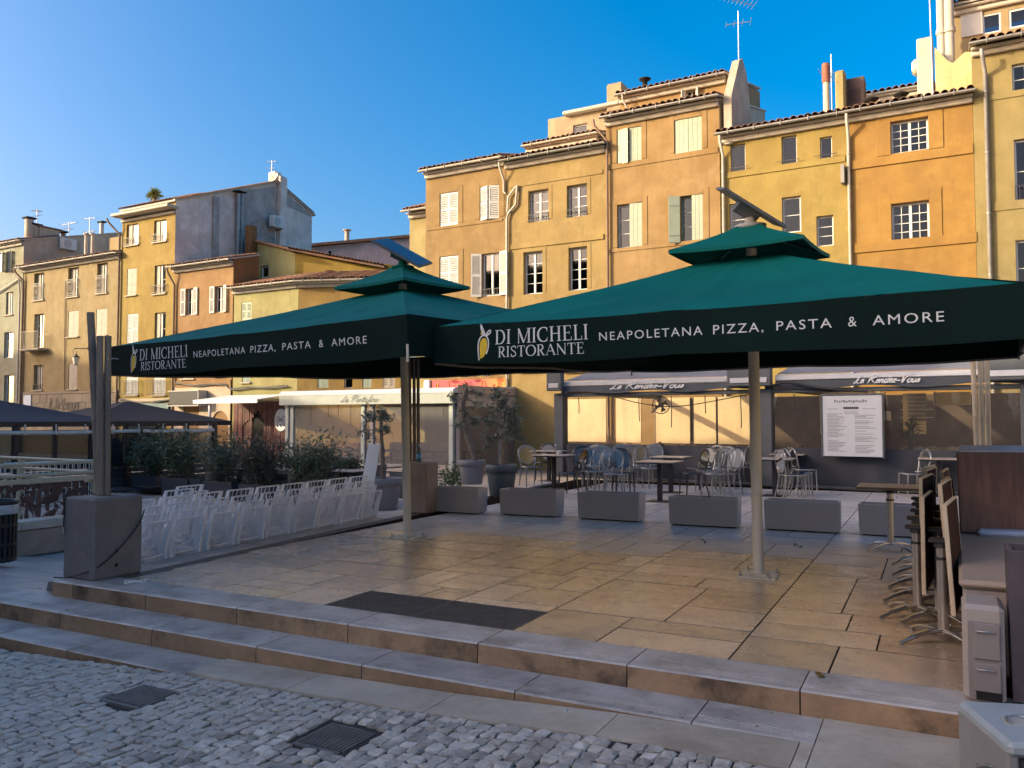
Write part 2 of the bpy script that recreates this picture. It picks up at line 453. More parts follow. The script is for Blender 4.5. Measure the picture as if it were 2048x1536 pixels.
# --- steps: blocks with three grooves near the nosing
def step_block(parent, s0, s1, t_front, depth, z, zb0, zb1, over=.0):
    # profile in (t, z) extruded along s; the foot follows zb
    g = []
    tf = t_front
    top = [(tf - depth, z)]
    for k in (3, 2, 1):
        c = tf - .045 - .028 * k; top += [(c - .005, z), (c - .003, z - .006), (c + .003, z - .006), (c + .005, z)]
    top += [(tf - .010, z), (tf, z - .010)]
    def prof(zb): return top + [(tf, zb), (tf - depth, zb)]
    s0 += .004; s1 -= .004
    A = [ST(s0, t, zz) for t, zz in prof(zb0)]; B = [ST(s1, t, zz) for t, zz in prof(zb1)]
    n = len(A); m = MB()
    for i in range(n):
        j = (i + 1) % n
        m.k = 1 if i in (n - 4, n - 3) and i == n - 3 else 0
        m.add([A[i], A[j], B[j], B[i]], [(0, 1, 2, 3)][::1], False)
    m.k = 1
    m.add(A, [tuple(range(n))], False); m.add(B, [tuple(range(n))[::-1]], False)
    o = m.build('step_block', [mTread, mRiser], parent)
    bm = bmesh.new(); bm.from_mesh(o.data); bmesh.ops.remove_doubles(bm, verts=bm.verts, dist=1e-5); bmesh.ops.recalc_face_normals(bm, faces=bm.faces); bm.to_mesh(o.data); bm.free()
steps = []
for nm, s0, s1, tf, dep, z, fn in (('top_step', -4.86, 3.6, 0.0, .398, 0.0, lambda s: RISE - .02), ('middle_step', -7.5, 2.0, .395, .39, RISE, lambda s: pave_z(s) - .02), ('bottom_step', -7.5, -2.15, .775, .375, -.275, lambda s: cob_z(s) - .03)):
    st = tag(MB().build(nm, mTread), kind='structure'); s = s0
    first = True
    while s < s1 - .05:
        L = rng.uniform(.92, 1.25) if not first or nm != 'top_step' else .3
        first = False
        e = min(s + L, s1)
        if s1 - e < .25: e = s1
        if in_view(ST((s + e) / 2, tf, z), 420): step_block(st, s, e, tf, dep, z, fn(s), fn(e))
        s = e
# pavement strip between the steps and the cobbles
pv = tag(MB().build('pavement', mPave), kind='structure')
s = -2.14
while s < 4.5:
    L = rng.uniform(.75, 1.1); e = s + L; m = MB()
    mx_t = .405 if e < 2.0 else .004
    if s < 2.0 < e: e = 2.0; mx_t = .405
    q = [ST(s + .003, mx_t, pave_z(s)), ST(e - .003, mx_t, pave_z(e)), ST(e - .003, .775, pave_z(e)), ST(s + .003, .775, pave_z(s))]
    q = [p + Vector((0, 0, .001)) for p in q]
    lo = [p - Vector((0, 0, .06)) for p in q]
    m.add(lo + q, [(4, 7, 6, 5), (0, 1, 5, 4), (1, 2, 6, 5), (2, 3, 7, 6), (3, 0, 4, 7)], False)
    o = m.build('pavement_slab', mPave, pv)
    bm = bmesh.new(); bm.from_mesh(o.data); bmesh.ops.recalc_face_normals(bm, faces=bm.faces); bm.to_mesh(o.data); bm.free()
    s = e
# middle-level landing left of the steps: sloping slabs up to the upper plaza
lp = tag(MB().build('left_paving', mJoint), kind='structure')
t = .0
for r_ in range(24):
    T1 = t - rng.choice([.5, .62, .7]); s = -4.88
    while s > -13:
        L = rng.uniform(.6, 1.2); a = s - L
        def lim(tt): return min(-4.88, gut_s(tt) - .39) if tt < -.1 else -4.88
        if True:
            sa, sb = min(s, lim(t)), min(s, lim(T1))
            if s > -5: sa, sb = lim(t), lim(T1)
            q = [ST(a + .005, t - .004, left_z(a, t)), ST(sa - .004, t - .004, left_z(s, t)), ST(sb - .004, T1 + .004, left_z(s, T1)), ST(a + .005, T1 + .004, left_z(a, T1))]
            q = [p + Vector((0, 0, rng.uniform(-.008, -.004))) for p in q]
            if in_view(sum(q, Vector()) / 4, 150) and a < sa - .05:
                m = MB(); lo = [p - Vector((0, 0, .03)) for p in q]
                m.add(lo + q, [(4, 5, 6, 7), (0, 1, 5, 4), (1, 2, 6, 5), (2, 3, 7, 6), (3, 0, 4, 7)], False)
                o = m.build('paving_slab', mSlabG, lp)
                bm = bmesh.new(); bm.from_mesh(o.data); bmesh.ops.recalc_face_normals(bm, faces=bm.faces); bm.to_mesh(o.data); bm.free()
        s = a
    t = T1

# --- cobbles
street = tag(MB().build('cobbled_street', mGrout), kind='structure')
m = MB(); ss = [-9, -4.14, -2.25, -.37, 1.24, 3, 9]
for a, b in zip(ss, ss[1:]):
    m.quad(*[ST(q, t, cob_z(q, t) - .013) for q, t in ((a, 7), (b, 7), (b, .77), (a, .77))])
m.build('grout_bed', mGrout, street)
cvar = []
for k in range(9):
    m = MB(); hx, hy = .047, .049
    def ringp(sc_, z, jj): return [Vector((sx_ * hx * sc_ + rng.gauss(0, jj), sy_ * hy * sc_ + rng.gauss(0, jj), z + rng.gauss(0, jj * .4))) for sx_, sy_ in ((-1, -.85), (-.5, -1), (.5, -1), (1, -.85), (1, .85), (.5, 1), (-.5, 1), (-1, .85))]
    r0, r1, r2 = ringp(1, -.035, .002), ringp(.975, -.004, .004), ringp(.84, .004, .006)
    vs = r0 + r1 + r2 + [Vector((rng.gauss(0, .01), rng.gauss(0, .014), .005 + rng.gauss(0, .004)))]
    fs = []
    for a in (0, 8):
        for i in range(8): fs.append((a + i, a + (i + 1) % 8, a + 8 + (i + 1) % 8, a + 8 + i))
    fs += [(16 + i, 16 + (i + 1) % 8, 24) for i in range(8)]
    m.add(vs, fs, False); cvar.append(m)
cmesh = [c.mesh('cobblestone', [mCob]) for c in cvar]
cobs = []
pit = .088
row = 0; s = -6.2
while s < 3.2:
    t = .782 + (row % 3) * .012 * rng.random()
    while t < 4.3:
        L = rng.uniform(.078, .108)
        p = ST(s + rng.gauss(0, .004), t + L / 2, cob_z(s, t) + rng.gauss(0, .0028))
        if in_view(p, 45): cobs.append((p, L / .104, rng.uniform(.80, .90), rng.gauss(0, .05)))
        t += L
    s += pit; row += 1
man = [(gp(282, 1391, cob_z(-2)), .0), (gp(675, 1476, cob_z(-.8)), 0)]
cobs = [c for c in cobs if all(abs((c[0] - q[0]).dot(RV_)) > .20 or abs((c[0] - q[0]).dot(OV_)) > .19 for q in man)]
cobs.sort(key=lambda c: c[0].length)
far = MB()
for i, (p, sl, sw, rz) in enumerate(cobs):
    k = rng.randrange(9); flip = rng.choice([0, math.pi])
    if i < 300: inst(cmesh[k], 'cobblestone', street, p, (rng.gauss(0, .022), rng.gauss(0, .022), -R(PAVE_A) + rz + flip), (sw, sl, 1))
    else:
        M4 = Matrix.LocRotScale(p, Matrix.Rotation(-R(PAVE_A) + rz + flip, 3, 'Z').to_quaternion(), Vector((sw, sl, 1)))
        far.M = M4; far.add(cvar[k].v, cvar[k].f, False)
mfar = mat('cobble_granite_far', (.42, .385, .33), .75, .35, 9, bump=.55, bscale=55, stain=(.48, .46, .43), stain_scale=6, stain_amt=.6)
tag(far.build('far_cobblestone', mfar, street), kind='stuff')
for k, (p, _) in enumerate(man):
    g = thing('drain_cover', ['square dark iron drain cover in the cobbles nearer the bottom step', 'square dark iron drain cover in the cobbles nearest the camera'][k], 'drain cover', p, -R(PAVE_A), 'iron drain covers in the cobbles')
    m = MB(); m.box((0, 0, -.012), (.36, .34, .02)); m.build('frame', mIron, g)
    m = MB()
    for i in range(13): m.box((-.15 + .025 * i, 0, .0), (.014, .28, .014))
    m.build('cover', mIron, g)
# ------------------------------------------------------------------ houses
def plaster(name, col, col2, streak=.35, stain=None): return mat(name, col, .88, .15, 1.3, bump=.5, bscale=12, col2=tuple(c * .86 for c in col2), streak=streak * 1.25, stain=stain or tuple(c * q for c, q in zip(col, (1.12, 1.22, 1.45))), stain_scale=1.6, stain_amt=.5)
P_H1 = plaster('ochre_plaster', (0.237, 0.184, 0.068), (0.217, 0.171, 0.068))
P_H2 = plaster('orange_plaster', (0.284, 0.158, 0.034), (0.260, 0.143, 0.034), .25)
P_H3 = plaster('yellow_plaster', (0.268, 0.194, 0.050), (0.253, 0.176, 0.043), .25)
P_H4 = plaster('peach_plaster', (0.276, 0.176, 0.068), (0.253, 0.153, 0.050))
P_H5 = plaster('apricot_plaster', (0.284, 0.198, 0.069), (0.260, 0.176, 0.059))
P_H6 = plaster('tan_orange_plaster', (0.245, 0.155, 0.056), (0.225, 0.143, 0.050))
P_H7 = plaster('pale_yellow_plaster', (0.292, 0.239, 0.099), (0.276, 0.217, 0.081))
P_H8 = plaster('lemon_plaster', (0.284, 0.258, 0.103), (0.257, 0.221, 0.085))
P_H8b = plaster('amber_plaster', (0.276, 0.176, 0.045), (0.260, 0.161, 0.045))
P_H9 = plaster('saffron_plaster', (0.292, 0.194, 0.027), (0.276, 0.176, 0.027), .2)
P_H10 = plaster('rose_plaster', (.62, .42, .37), (.58, .40, .34), .2)
P_H11 = plaster('salmon_plaster', (0.284, 0.166, 0.068), (0.260, 0.147, 0.054))
P_H11s = plaster('shaded_orange_plaster', (0.217, 0.101, 0.029), (0.197, 0.093, 0.027))  # darker copy of the salmon plaster, the side wall's shade put into its colour
P_H12 = plaster('gold_plaster', (0.276, 0.194, 0.045), (0.268, 0.176, 0.036))
P_H13 = plaster('sand_plaster', (0.276, 0.211, 0.099), (0.260, 0.184, 0.076))
P_H14 = plaster('cream_plaster', (0.276, 0.276, 0.189), (0.253, 0.239, 0.153))
P_GREY = plaster('grey_render', (.74, .62, .52), (.62, .53, .45), .4)
P_GRIME = plaster('grimy_cement', (.44, .39, .34), (.30, .27, .24), .8)
P_BUFF = plaster('buff_render', (.50, .40, .28), (.44, .35, .25), .4)
mBand = {}
mTile = mat('clay_roof_tile', (.30, .135, .07), .85, .35, 3, bump=.4, bscale=30, rnd=.3, col2=(.22, .15, .10), stain=(.09, .07, .055), stain_scale=4, stain_amt=.6)
mZinc = mat('zinc_gutter', (.34, .33, .31), .5, .15, 3, metal=.5, stain=(.2, .18, .15), stain_scale=2)
mPipeW = mat('cream_painted_pipe', (.42, .39, .33), .55, .12, 3, stain=(.4, .3, .2), stain_scale=2)
mPipeB = mat('brown_painted_pipe', (.22, .14, .09), .6, .15, 3)
mEave = mat('eave_paint', (.46, .42, .34), .75, .12, 2, stain=(.4, .33, .24), stain_scale=2)
mWhiteW = mat('white_window_paint', (.60, .60, .57), .5, .06, 4)
mGreyW = mat('grey_window_paint', (.42, .40, .36), .55, .1, 4)
mShW = mat('white_shutter_paint', (.52, .51, .47), .55, .07, 4, stain=(.5, .45, .36), stain_scale=5, stain_amt=.3)
mShG = mat('sage_shutter_paint', (.32, .37, .27), .6, .09, 4, stain=(.33, .35, .26), stain_scale=5, stain_amt=.4)
mShD = mat('green_shutter_paint', (.20, .27, .22), .6, .1, 4)
mShT = mat('taupe_shutter_paint', (.40, .35, .27), .65, .1, 4, stain=(.26, .22, .17), stain_scale=5, stain_amt=.4)
mPane = glass('window_glass', (.75, .8, .85), .5, .03, 1.55, wav=.12, wscale=1.5)
mCurt = mat('curtain_cloth', (.62, .54, .42), .9, .12, 6)
mSill = mat('sill_stone', (.42, .35, .25), .8, .15, 4)
mRail = mat('black_rail_iron', (.035, .033, .032), .5, .2, 6)
mRailG = mat('weathered_rail_iron', (.34, .31, .25), .6, .2, 6)
mStone = mat('ashlar_stone', (.30, .25, .17), .85, .2, 2, bump=.5, bscale=20, rnd=.16, stain=(.22, .17, .12), stain_scale=2)
mAC = mat('ac_white', (.62, .60, .56), .5, .06, 4)
mAlu = mat('aerial_alu', (.45, .45, .46), .4, .1, 4, metal=.7)
mTerra = mat('terracotta_pot', (.42, .18, .09), .8, .15, 4)
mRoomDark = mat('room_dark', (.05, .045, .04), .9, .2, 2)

ROW = Wall((12.7, 25.9), 29)
def lmap(wl):       # wall-local builder matrix: x along wall, y outward (+ toward the square), z up
    m = Matrix.Identity(4)
    m.col[0][:3] = wl.U; m.col[1][:3] = wl.N; m.col[2][:3] = (0, 0, 1); m.translation = wl.O
    return m
def facade(mb, wl, u0, u1, z0, z1, holes, d=0.0, reveal=.22, topfn=None):
    us = sorted({u0, u1, *[h[0] for h in holes], *[h[1] for h in holes]}); us = [u for u in us if u0 <= u <= u1]
    zs = sorted({z0, z1, *[h[2] for h in holes], *[h[3] for h in holes]}); zs = [z for z in zs if z0 <= z <= z1]
    mb.M = lmap(wl)
    for a, b in zip(us, us[1:]):
        for c, e in zip(zs, zs[1:]):
            mu, mz = (a + b) / 2, (c + e) / 2
            if any(h[0] < mu < h[1] and h[2] < mz < h[3] for h in holes): continue
            mb.add([(b, d, c), (a, d, c), (a, d, e), (b, d, e)], [(0, 1, 2, 3)], False)
    for h in holes:
        a, b, c, e = h[:4]; r = d - reveal
        mb.add([(a, d, c), (a, r, c), (a, r, e), (a, d, e)], [(0, 1, 2, 3)], False)
        mb.add([(b, d, e), (b, r, e), (b, r, c), (b, d, c)], [(0, 1, 2, 3)], False)
        mb.add([(a, d, e), (a, r, e), (b, r, e), (b, d, e)], [(0, 1, 2, 3)], False)
        mb.add([(b, d, c), (b, r, c), (a, r, c), (a, d, c)], [(0, 1, 2, 3)], False)
    mb.M = Matrix.Identity(4)
def shutter(parent, wl, hinge_u, z0, z1, w, d, ang, m, style, name='shutter'):
    # leaf hinged at hinge_u; w signed direction; ang 0 = closed in the wall plane, opening outward
    s = 1 if w > 0 else -1; W = abs(w)
    ca, sa = math.cos(ang), math.sin(ang)
    mb = MB(); M = lmap(wl)
    L = Matrix.Identity(4)
    L.col[0][:3] = (s * ca, sa, 0); L.col[1][:3] = (-s * sa * 1.0 if s > 0 else sa, ca, 0); L.col[2][:3] = (0, 0, 1)
    L.translation = (hinge_u, d, 0)
    mb.M = M @ L
    H = z1 - z0; zc = (z0 + z1) / 2
    if style == 'louver':
        f = .055
        mb.box((f / 2, 0, zc), (f, .035, H)); mb.box((W - f / 2, 0, zc), (f, .035, H))
        for z in (z0 + .05, zc, z1 - .05): mb.box((W / 2, 0, z), (W - 2 * f, .033, .09))
        n = max(6, int(H / .085))
        for i in range(n):
            z = z0 + .1 + (H - .2) * (i + .5) / n
            mb.box((W / 2, 0, z), (W - 2 * f, .012, (H - .2) / n * .95), rot=Matrix.Rotation(.55, 3, 'X'))
    else:
        n = 3
        for i in range(n): mb.box((W * (i + .5) / n, 0, zc), (W / n - .008, .028, H))
        mb.box((W / 2, -.018, zc), (W * .98, .01, H * .985))
        for z in (z0 + H * .18, z0 + H * .82): mb.box((W / 2, -.028, z), (W * .94, .022, .1))
        for i in range(n):          # studs
            for z in (z0 + H * .15, z0 + H * .37, z0 + H * .62, z0 + H * .84): mb.box((W * (i + .5) / n, .017, z), (.03, .012, .03))
    return mb.build(name, m, parent, True)
def window(house, wl, rect, kind='c', fm=None, cols=2, rows=3, d=0.0, rev=.16, **k):
    """rect in wall coords (u0,u1,z0,z1); builds frame + panes (+ shutters, rails, curtain, sill) as parts"""
    u0, u1, z0, z1 = rect; fm = fm or mWhiteW
    W, H = u1 - u0, z1 - z0; y = d - rev
    mb = MB(); mb.M = lmap(wl); f = min(.06, W * .09)
    uc, zc = (u0 + u1) / 2, (z0 + z1) / 2
    e = .003
    mb.box((u0 + f / 2 + e, y, zc), (f, .06, H - 2 * e)); mb.box((u1 - f / 2 - e, y, zc), (f, .06, H - 2 * e))
    mb.box((uc, y, z1 - f / 2 - e), (W - 2 * f - 2 * e, .06, f)); mb.box((uc, y, z0 + f / 2 + e), (W - 2 * f - 2 * e, .06, f))
    leafs = [(u0 + f + e, u1 - f - e)]
    if cols >= 2:
        mb.box((uc, y + .01, zc), (f * 1.35, .06, H - 2 * f - 2 * e)); leafs = [(u0 + f + e, uc - f * .68), (uc + f * .68, u1 - f - e)]
    b = .022
    for a, c in leafs:
        if rows > 1:
            for i in range(1, rows): mb.box(((a + c) / 2, y, z0 + f + (H - 2 * f) * i / rows), (c - a, .03, b))
        if cols >= 4:
            mb.box(((a + c) / 2, y + .002, zc), (b, .03, H - 2 * f - 2 * e))
    wo = mb.build('window', fm, house, True)
    for a, c in leafs:
        p = MB(); p.M = lmap(wl); p.box(((a + c) / 2, y - .006, zc), (c - a, .006, H - 2 * f)); p.build('pane', mPane, wo, True)
    if k.get('curtain'):
        for a, c in leafs:
            p = MB(); p.M = lmap(wl); n = 14; wdt = (c - a) * k['curtain']
            st = a if a == leafs[0][0] else c - wdt
            pts = [(st + wdt * i / n, y - .09 + .02 * math.sin(i * 2.1)) for i in range(n + 1)]
            for (x0, y0), (x1, y1) in zip(pts, pts[1:]): p.add([(x1, y1, z0 + .05), (x0, y0, z0 + .05), (x0, y0, z1 - .05), (x1, y1, z1 - .05)], [(0, 1, 2, 3)], True)
            p.build('curtain', mCurt, wo, True)
    if k.get('sill', True):
        p = MB(); p.M = lmap(wl); p.cbox((uc, d + .02, z0 - .045), (W + .2, .16, .075), .012); p.build('sill', k.get('sillm', mSill), wo, True)
    sm, ss = k.get('sm', mShW), k.get('ss', 'louver')
    if 'S' in kind:            # both leaves closed, in the reveal
        g = .006; sd = d - .04
        shutter(wo, wl, u0 + g, z0 + g, z1 - g, W / 2 - g * 1.5, sd, k.get('a1', .03), sm, ss)
        shutter(wo, wl, u1 - g, z0 + g, z1 - g, -(W / 2 - g * 1.5), sd, k.get('a2', .02), sm, ss)
    if 'L' in kind: shutter(wo, wl, u0 - .01, z0 - .01, z1 + .01, W / 2, d + .035, k.get('aL', math.pi - .06), sm, ss)
    if 'R' in kind: shutter(wo, wl, u1 + .01, z0 - .01, z1 + .01, -W / 2, d + .035, k.get('aR', math.pi - .06), sm, ss)
    if 'l' in kind: shutter(wo, wl, u0 + .006, z0 + .006, z1 - .006, W / 2 - .01, d - .03, k.get('al', .06), sm, ss)
    if 'r' in kind: shutter(wo, wl, u1 - .006, z0 + .006, z1 - .006, -(W / 2 - .01), d - .03, k.get('ar', .04), sm, ss)
    if 'h' in kind:            # taupe inner shutters half folded inside the reveal
        p = MB(); p.M = lmap(wl); p.box((u0 + W * .2, y + .05, zc), (W * .36, .03, H - .02)); p.build('shutter', sm, wo, True)
    if 'b' in kind:            # guard rail across the opening
        hb = k.get('hb', .95); rm = k.get('rm', mRail); out_ = k.get('out', .1); ext = k.get('ext', .06)
        p = MB(); p.M = lmap(wl); a, c = u0 - ext, u1 + ext
        for z in (z0 + .06, z0 + hb): p.box((uc, d + out_, z), (c - a, .02, .025))
        n = max(4, int((c - a) / .11))
        for i in range(n + 1): p.box((a + (c - a) * i / n, d + out_, z0 + hb / 2), (.014, .014, hb))
        for x in (a, c):
            for z in (z0 + .06, z0 + hb): p.box((x, d + out_ / 2, z), (.014, out_, .014))
        if k.get('ornate'):
            for z in (z0 + hb * .18, z0 + hb * .82, z0 + hb * .9): p.box((uc, d + out_ + .004, z), (c - a, .016, .02))
            for rr in (.09, .16): p.tube([(uc + rr * math.cos(t), d + out_, z0 + hb * .5 + rr * math.sin(t)) for t in [i * math.pi / 6 for i in range(12)]], .012, 5, closed=True)
            for sg in (-1, 1): p.tube([(uc + sg * (W * .33) + .08 * math.cos(t), d + out_, z0 + hb * .5 + .13 * math.sin(t)) for t in [i * math.pi / 6 for i in range(12)]], .01, 5, closed=True)
        p.build('guard_rail', rm, wo, True)
    if 'B' in kind:            # small balcony slab
        p = MB(); p.M = lmap(wl); p.cbox((uc, d + .3, z0 - .12), (W + 1.0, .6, .12), .02); p.build('balcony_slab', mSill, wo, True)
    return wo
def tile_mesh(L, sp):
    m = MB(); n = max(2, int(L / .36)); step = L / n; K = 5
    for i in range(n):
        y0, y1 = i * step - .02, (i + 1) * step + .05
        z0 = .03; z1 = .0
        r0, r1 = sp * .44, sp * .36
        vs = []
        for y, r, z in ((y0, r0, .028), (y1, r1, .004)):
            for k in range(K + 1):
                t = math.pi * k / K; vs.append((r * math.cos(t), y, z + r * .75 * math.sin(t)))
        for k in range(K + 1):
            t = math.pi * k / K; vs.append(((r0 - .016) * math.cos(t), y0, .028 + (r0 - .016) * .75 * math.sin(t)))
        fs = [(k, k + 1, K + 2 + k, K + 1 + k)[::-1] for k in range(K)] + [(2 * K + 2 + k, 2 * K + 3 + k, k + 1, k)[::-1] for k in range(K)]
        m.add(vs, fs, True)
        # hollow (pan) tile between the covers
    m.add([(-sp * .5, -.03, .012), (sp * .5, -.03, .012), (sp * .5, L, .012), (-sp * .5, L, .012)], [(0, 1, 2, 3)], False)
    return m
TILE = {}
def roof(house, wl, u0, u1, z, depth, pitch=15, d0=0.0, over=.38, sp=.235, gutter=True, tiles=True, name='roof', pm=None):
    """mono-pitch roof rising away from the square, canal tiles as objects"""
    p = R(pitch); L = (depth + over) / math.cos(p)
    mb = MB(); mb.M = lmap(wl)
    q = [(u0 - .06, d0 + over), (u1 + .06, d0 + over), (u1 + .06, d0 - depth), (u0 - .06, d0 - depth)]
    zz = [z, z, z + (depth + over) * math.tan(p), z + (depth + over) * math.tan(p)]
    lo = [(a, b, c) for (a, b), c in zip(q, zz)]; hi = [(a, b, c + .07) for (a, b), c in zip(q, zz)]
    mb.add(lo + hi, [(0, 1, 2, 3), (7, 6, 5, 4), (1, 0, 4, 5), (2, 1, 5, 6), (3, 2, 6, 7), (0, 3, 7, 4)], False)
    rf = mb.build(name, pm or mEave, house, True)
    if tiles:
        n = max(1, round((u1 - u0 + .12) / sp)); spx = (u1 - u0 + .12) / n; LL = min(L, 2.6)
        key = round(LL, 1)
        if key not in TILE: TILE[key] = tile_mesh(LL, sp).mesh('roof_tile', [mTile])
        ori = Vector()
        qq = rf.parent
        while qq: ori += qq.location; qq = qq.parent
        for i in range(n):
            pt = wl.P(u0 - .06 + spx * (i + .5), z + .073 + random.gauss(0, .006), d0 + over + .03 + random.gauss(0, .012))
            inst(TILE[key], 'roof_tile', rf, pt - ori, (p, random.gauss(0, .015), wl.a + random.gauss(0, .006)), (spx / sp, 1, 1))
    if gutter:
        mb = MB(); mb.M = lmap(wl); K = 8; r = .075; vs = []
        for x in (u0 - .08, u1 + .08):
            for i in range(K + 1):
                t = math.pi + math.pi * i / K; vs.append((x, d0 + over + .05 + r * math.cos(t), z + .03 + r * math.sin(t)))
            for i in range(K + 1):
                t = math.pi + math.pi * i / K; vs.append((x, d0 + over + .05 + (r - .008) * math.cos(t), z + .03 + (r - .008) * math.sin(t)))
        m_ = 2 * (K + 1)
        fs = [(i, i + 1, m_ + i + 1, m_ + i) for i in range(K)] + [(K + 1 + i, m_ + K + 1 + i, m_ + K + 2 + i, K + 2 + i) for i in range(K)]
        fs += [(0, m_, m_ + K + 1, K + 1), (K, 2 * K + 1, m_ + 2 * K + 1, m_ + K)]
        mb.add(vs, fs, True)
        x = u0 + .4
        while x < u1: mb.box((x, d0 + over + .05, z + .005), (.02, .19, .17)); x += .9
        mb.build('gutter', gutter if not isinstance(gutter, bool) else mZinc, house, True)
    mb = MB(); mb.M = lmap(wl)
    mb.cbox(((u0 + u1) / 2, d0 + .075, z - .17), (u1 - u0 + .02, .15, .16), .03); mb.cbox(((u0 + u1) / 2, d0 + .14, z - .045), (u1 - u0 + .04, .28, .085), .03)
    mb.build('cornice', mEave, house, True)
    return rf
def band(house, wl, u0, u1, z, h, d, m, proud=.03, name='string_course'):
    mb = MB(); mb.M = lmap(wl); mb.cbox(((u0 + u1) / 2, d + proud / 2 + .001, z), (u1 - u0, proud, h), .008); return mb.build(name, m, house, True)
def surround(house, wl, rect, wd, d, m, proud=.025, bottom=False):
    u0, u1, z0, z1 = rect
    mb = MB(); mb.M = lmap(wl); y = d + proud / 2 + .001
    mb.cbox((u0 - wd / 2, y, (z0 + z1 + wd) / 2), (wd, proud, z1 - z0 + wd), .008); mb.cbox((u1 + wd / 2, y, (z0 + z1 + wd) / 2), (wd, proud, z1 - z0 + wd), .008)
    mb.cbox(((u0 + u1) / 2, y + .001, z1 + wd / 2), (u1 - u0, proud, wd), .008)
    return mb.build('window_surround', m, house, True)
def pipe(house, wl, path, d, r=.05, m=None, clips=True):
    """path in (u, z, stand-off from wall)"""
    pts = [wl.P(u, z, d + o) for u, z, o in path]
    mb = MB(); mb.tube(pts, r, 8)
    (ua, za, oa), (ub, zb, ob) = path[-2], path[-1]
    if clips:
        z = za - .6
        while z > zb: mb.tube([wl.P(ua, z, d + oa), wl.P(ua, z + .03, d + oa)], r * 1.35, 8); z -= 1.9
    return mb.build('drainpipe', m or mZinc, house, True)
def house(name, label, wl, u0, u1, ztop, pm, wins, d=0.0, depth=8.0, zb=-1.3, cat='house', over=.38, pitch=15, gutter=True, tiles=True, sidem=None, rf=True, group=None):
    root = thing(name, label, cat, wl.P((u0 + u1) / 2, zb, d), group=group)
    u0 += .004; u1 -= .004
    holes = []
    for wd in wins:
        x0, y0, x1, y1 = wd['px']; xm, ym = (x0 + x1) / 2, (y0 + y1) / 2
        a, _ = wl.hit(x0, ym, d); b, _ = wl.hit(x1, ym, d); _, zt = wl.hit(xm, y0, d); _, zo = wl.hit(xm, y1, d)
        wd['rect'] = (a, b, zo, zt); holes.append(wd['rect'])
    mb = MB(); facade(mb, wl, u0, u1, zb, ztop, holes, d)
    M = lmap(wl); b = d - depth; zr = ztop + (depth + over) * math.tan(R(pitch)) if rf else ztop
    mb.M = M
    mb.k = 1
    for x, fl in ((u0, 0), (u1, 1)):
        vs = [(x, d, zb), (x, b, zb), (x, b, zr - .01), (x, d, ztop + (over * math.tan(R(pitch)) - .01 if rf else 0))]
        mb.add(vs, [(0, 1, 2, 3) if fl else (3, 2, 1, 0)], False)
    mb.add([(u0, b, zb), (u1, b, zb), (u1, b, zr), (u0, b, zr)], [(0, 1, 2, 3)], False)
    if not rf: mb.add([(u0, d, ztop), (u1, d, ztop), (u1, b, ztop), (u0, b, ztop)], [(0, 1, 2, 3)], False)
    # dark sheet behind the openings stands in for the rooms' shade
    mb.build('wall', [pm, sidem or pm], root, True)
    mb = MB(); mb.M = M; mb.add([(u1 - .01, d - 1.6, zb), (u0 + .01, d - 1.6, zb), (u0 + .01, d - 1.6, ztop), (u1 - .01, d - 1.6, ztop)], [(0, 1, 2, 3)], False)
    mb.build('dark_room_backing', mRoomDark, root, True)
    for wd in wins:
        kw = {k: v for k, v in wd.items() if k not in ('px', 'rect', 'sur', 'kind')}
        window(root, wl, wd['rect'], wd.get('kind', 'c'), d=d, **kw)
        if 'sur' in wd: surround(root, wl, wd['rect'], wd['sur'], d, wd.get('surm', pm))
    if rf: roof(root, wl, u0, u1, ztop, depth, pitch, d, over, gutter=gutter, tiles=tiles)
    return root
def W(x0, y0, x1, y1, kind='c', **k): return dict(px=(x0, y0, x1, y1), kind=kind, **k)
H = ROW.hit
# ---- the row on the right of the square
def hu(px, py=600, d=0.0, wl=None): return (wl or ROW).hit(px, py, d)[0]
def hz(px, py, d=0.0, wl=None): return (wl or ROW).hit(px, py, d)[1]
# far right: tall ochre house
u0, u1 = hu(1950, 400), hu(1950, 400) + 6.5
h1 = house('ochre_house', 'tall ochre house at the right edge of the photo with a zinc downpipe', ROW, u0, u1, 13.1, P_H1, [
    W(2024, 124, 2082, 184, 'c', rows=2, sill=False), W(2029, 275, 2092, 402, 'cb', fm=mWhiteW, cols=1, rows=2, hb=.5, ext=0, out=.02, sill=False),
    W(2032, 478, 2092, 590, 'c', rows=2, sill=False)], d=.02, over=.5)
band(h1, ROW, u0 + .35, u1, hz(2010, 412), .28, .02, P_H1)
band(h1, ROW, u0 + .02, u1, hz(2000, 193), .2, .02, P_H1)
pipe(h1, ROW, [(hu(1962, 105), hz(1962, 112), .52), (hu(1962, 105) + .02, hz(1962, 112) - .25, .5), (hu(1970, 150), hz(1970, 150), .11), (hu(1970, 150), -1, .11)], .02, .062)
wA = Wall(ROW.P(0, 0, -1.6)[:2], 29)
a0 = hu(1903, 60, 0, wA)
mb = MB()
at_holes = [(hu(1965, 45, 0, wA), hu(2002, 45, 0, wA), hz(1983, 66, 0, wA), hz(1983, 27, 0, wA)), (hu(2018, 45, 0, wA), hu(2066, 45, 0, wA), hz(2040, 54, 0, wA), hz(2040, 16, 0, wA))]
facade(mb, wA, a0, u1, 12.6, 15.25, at_holes); mb.M = lmap(wA)
mb.add([(a0, 0, 12.6), (a0, -6, 12.6), (a0, -6, 16.2), (a0, 0, 15.25)], [(0, 1, 2, 3)], False)
mb.build('attic_wall', plaster('attic_plaster', (.30, .22, .11), (.27, .20, .10)), h1, True)
for r_ in at_holes: window(h1, wA, r_, 'c', rows=1, cols=1, sill=False, rev=.05)
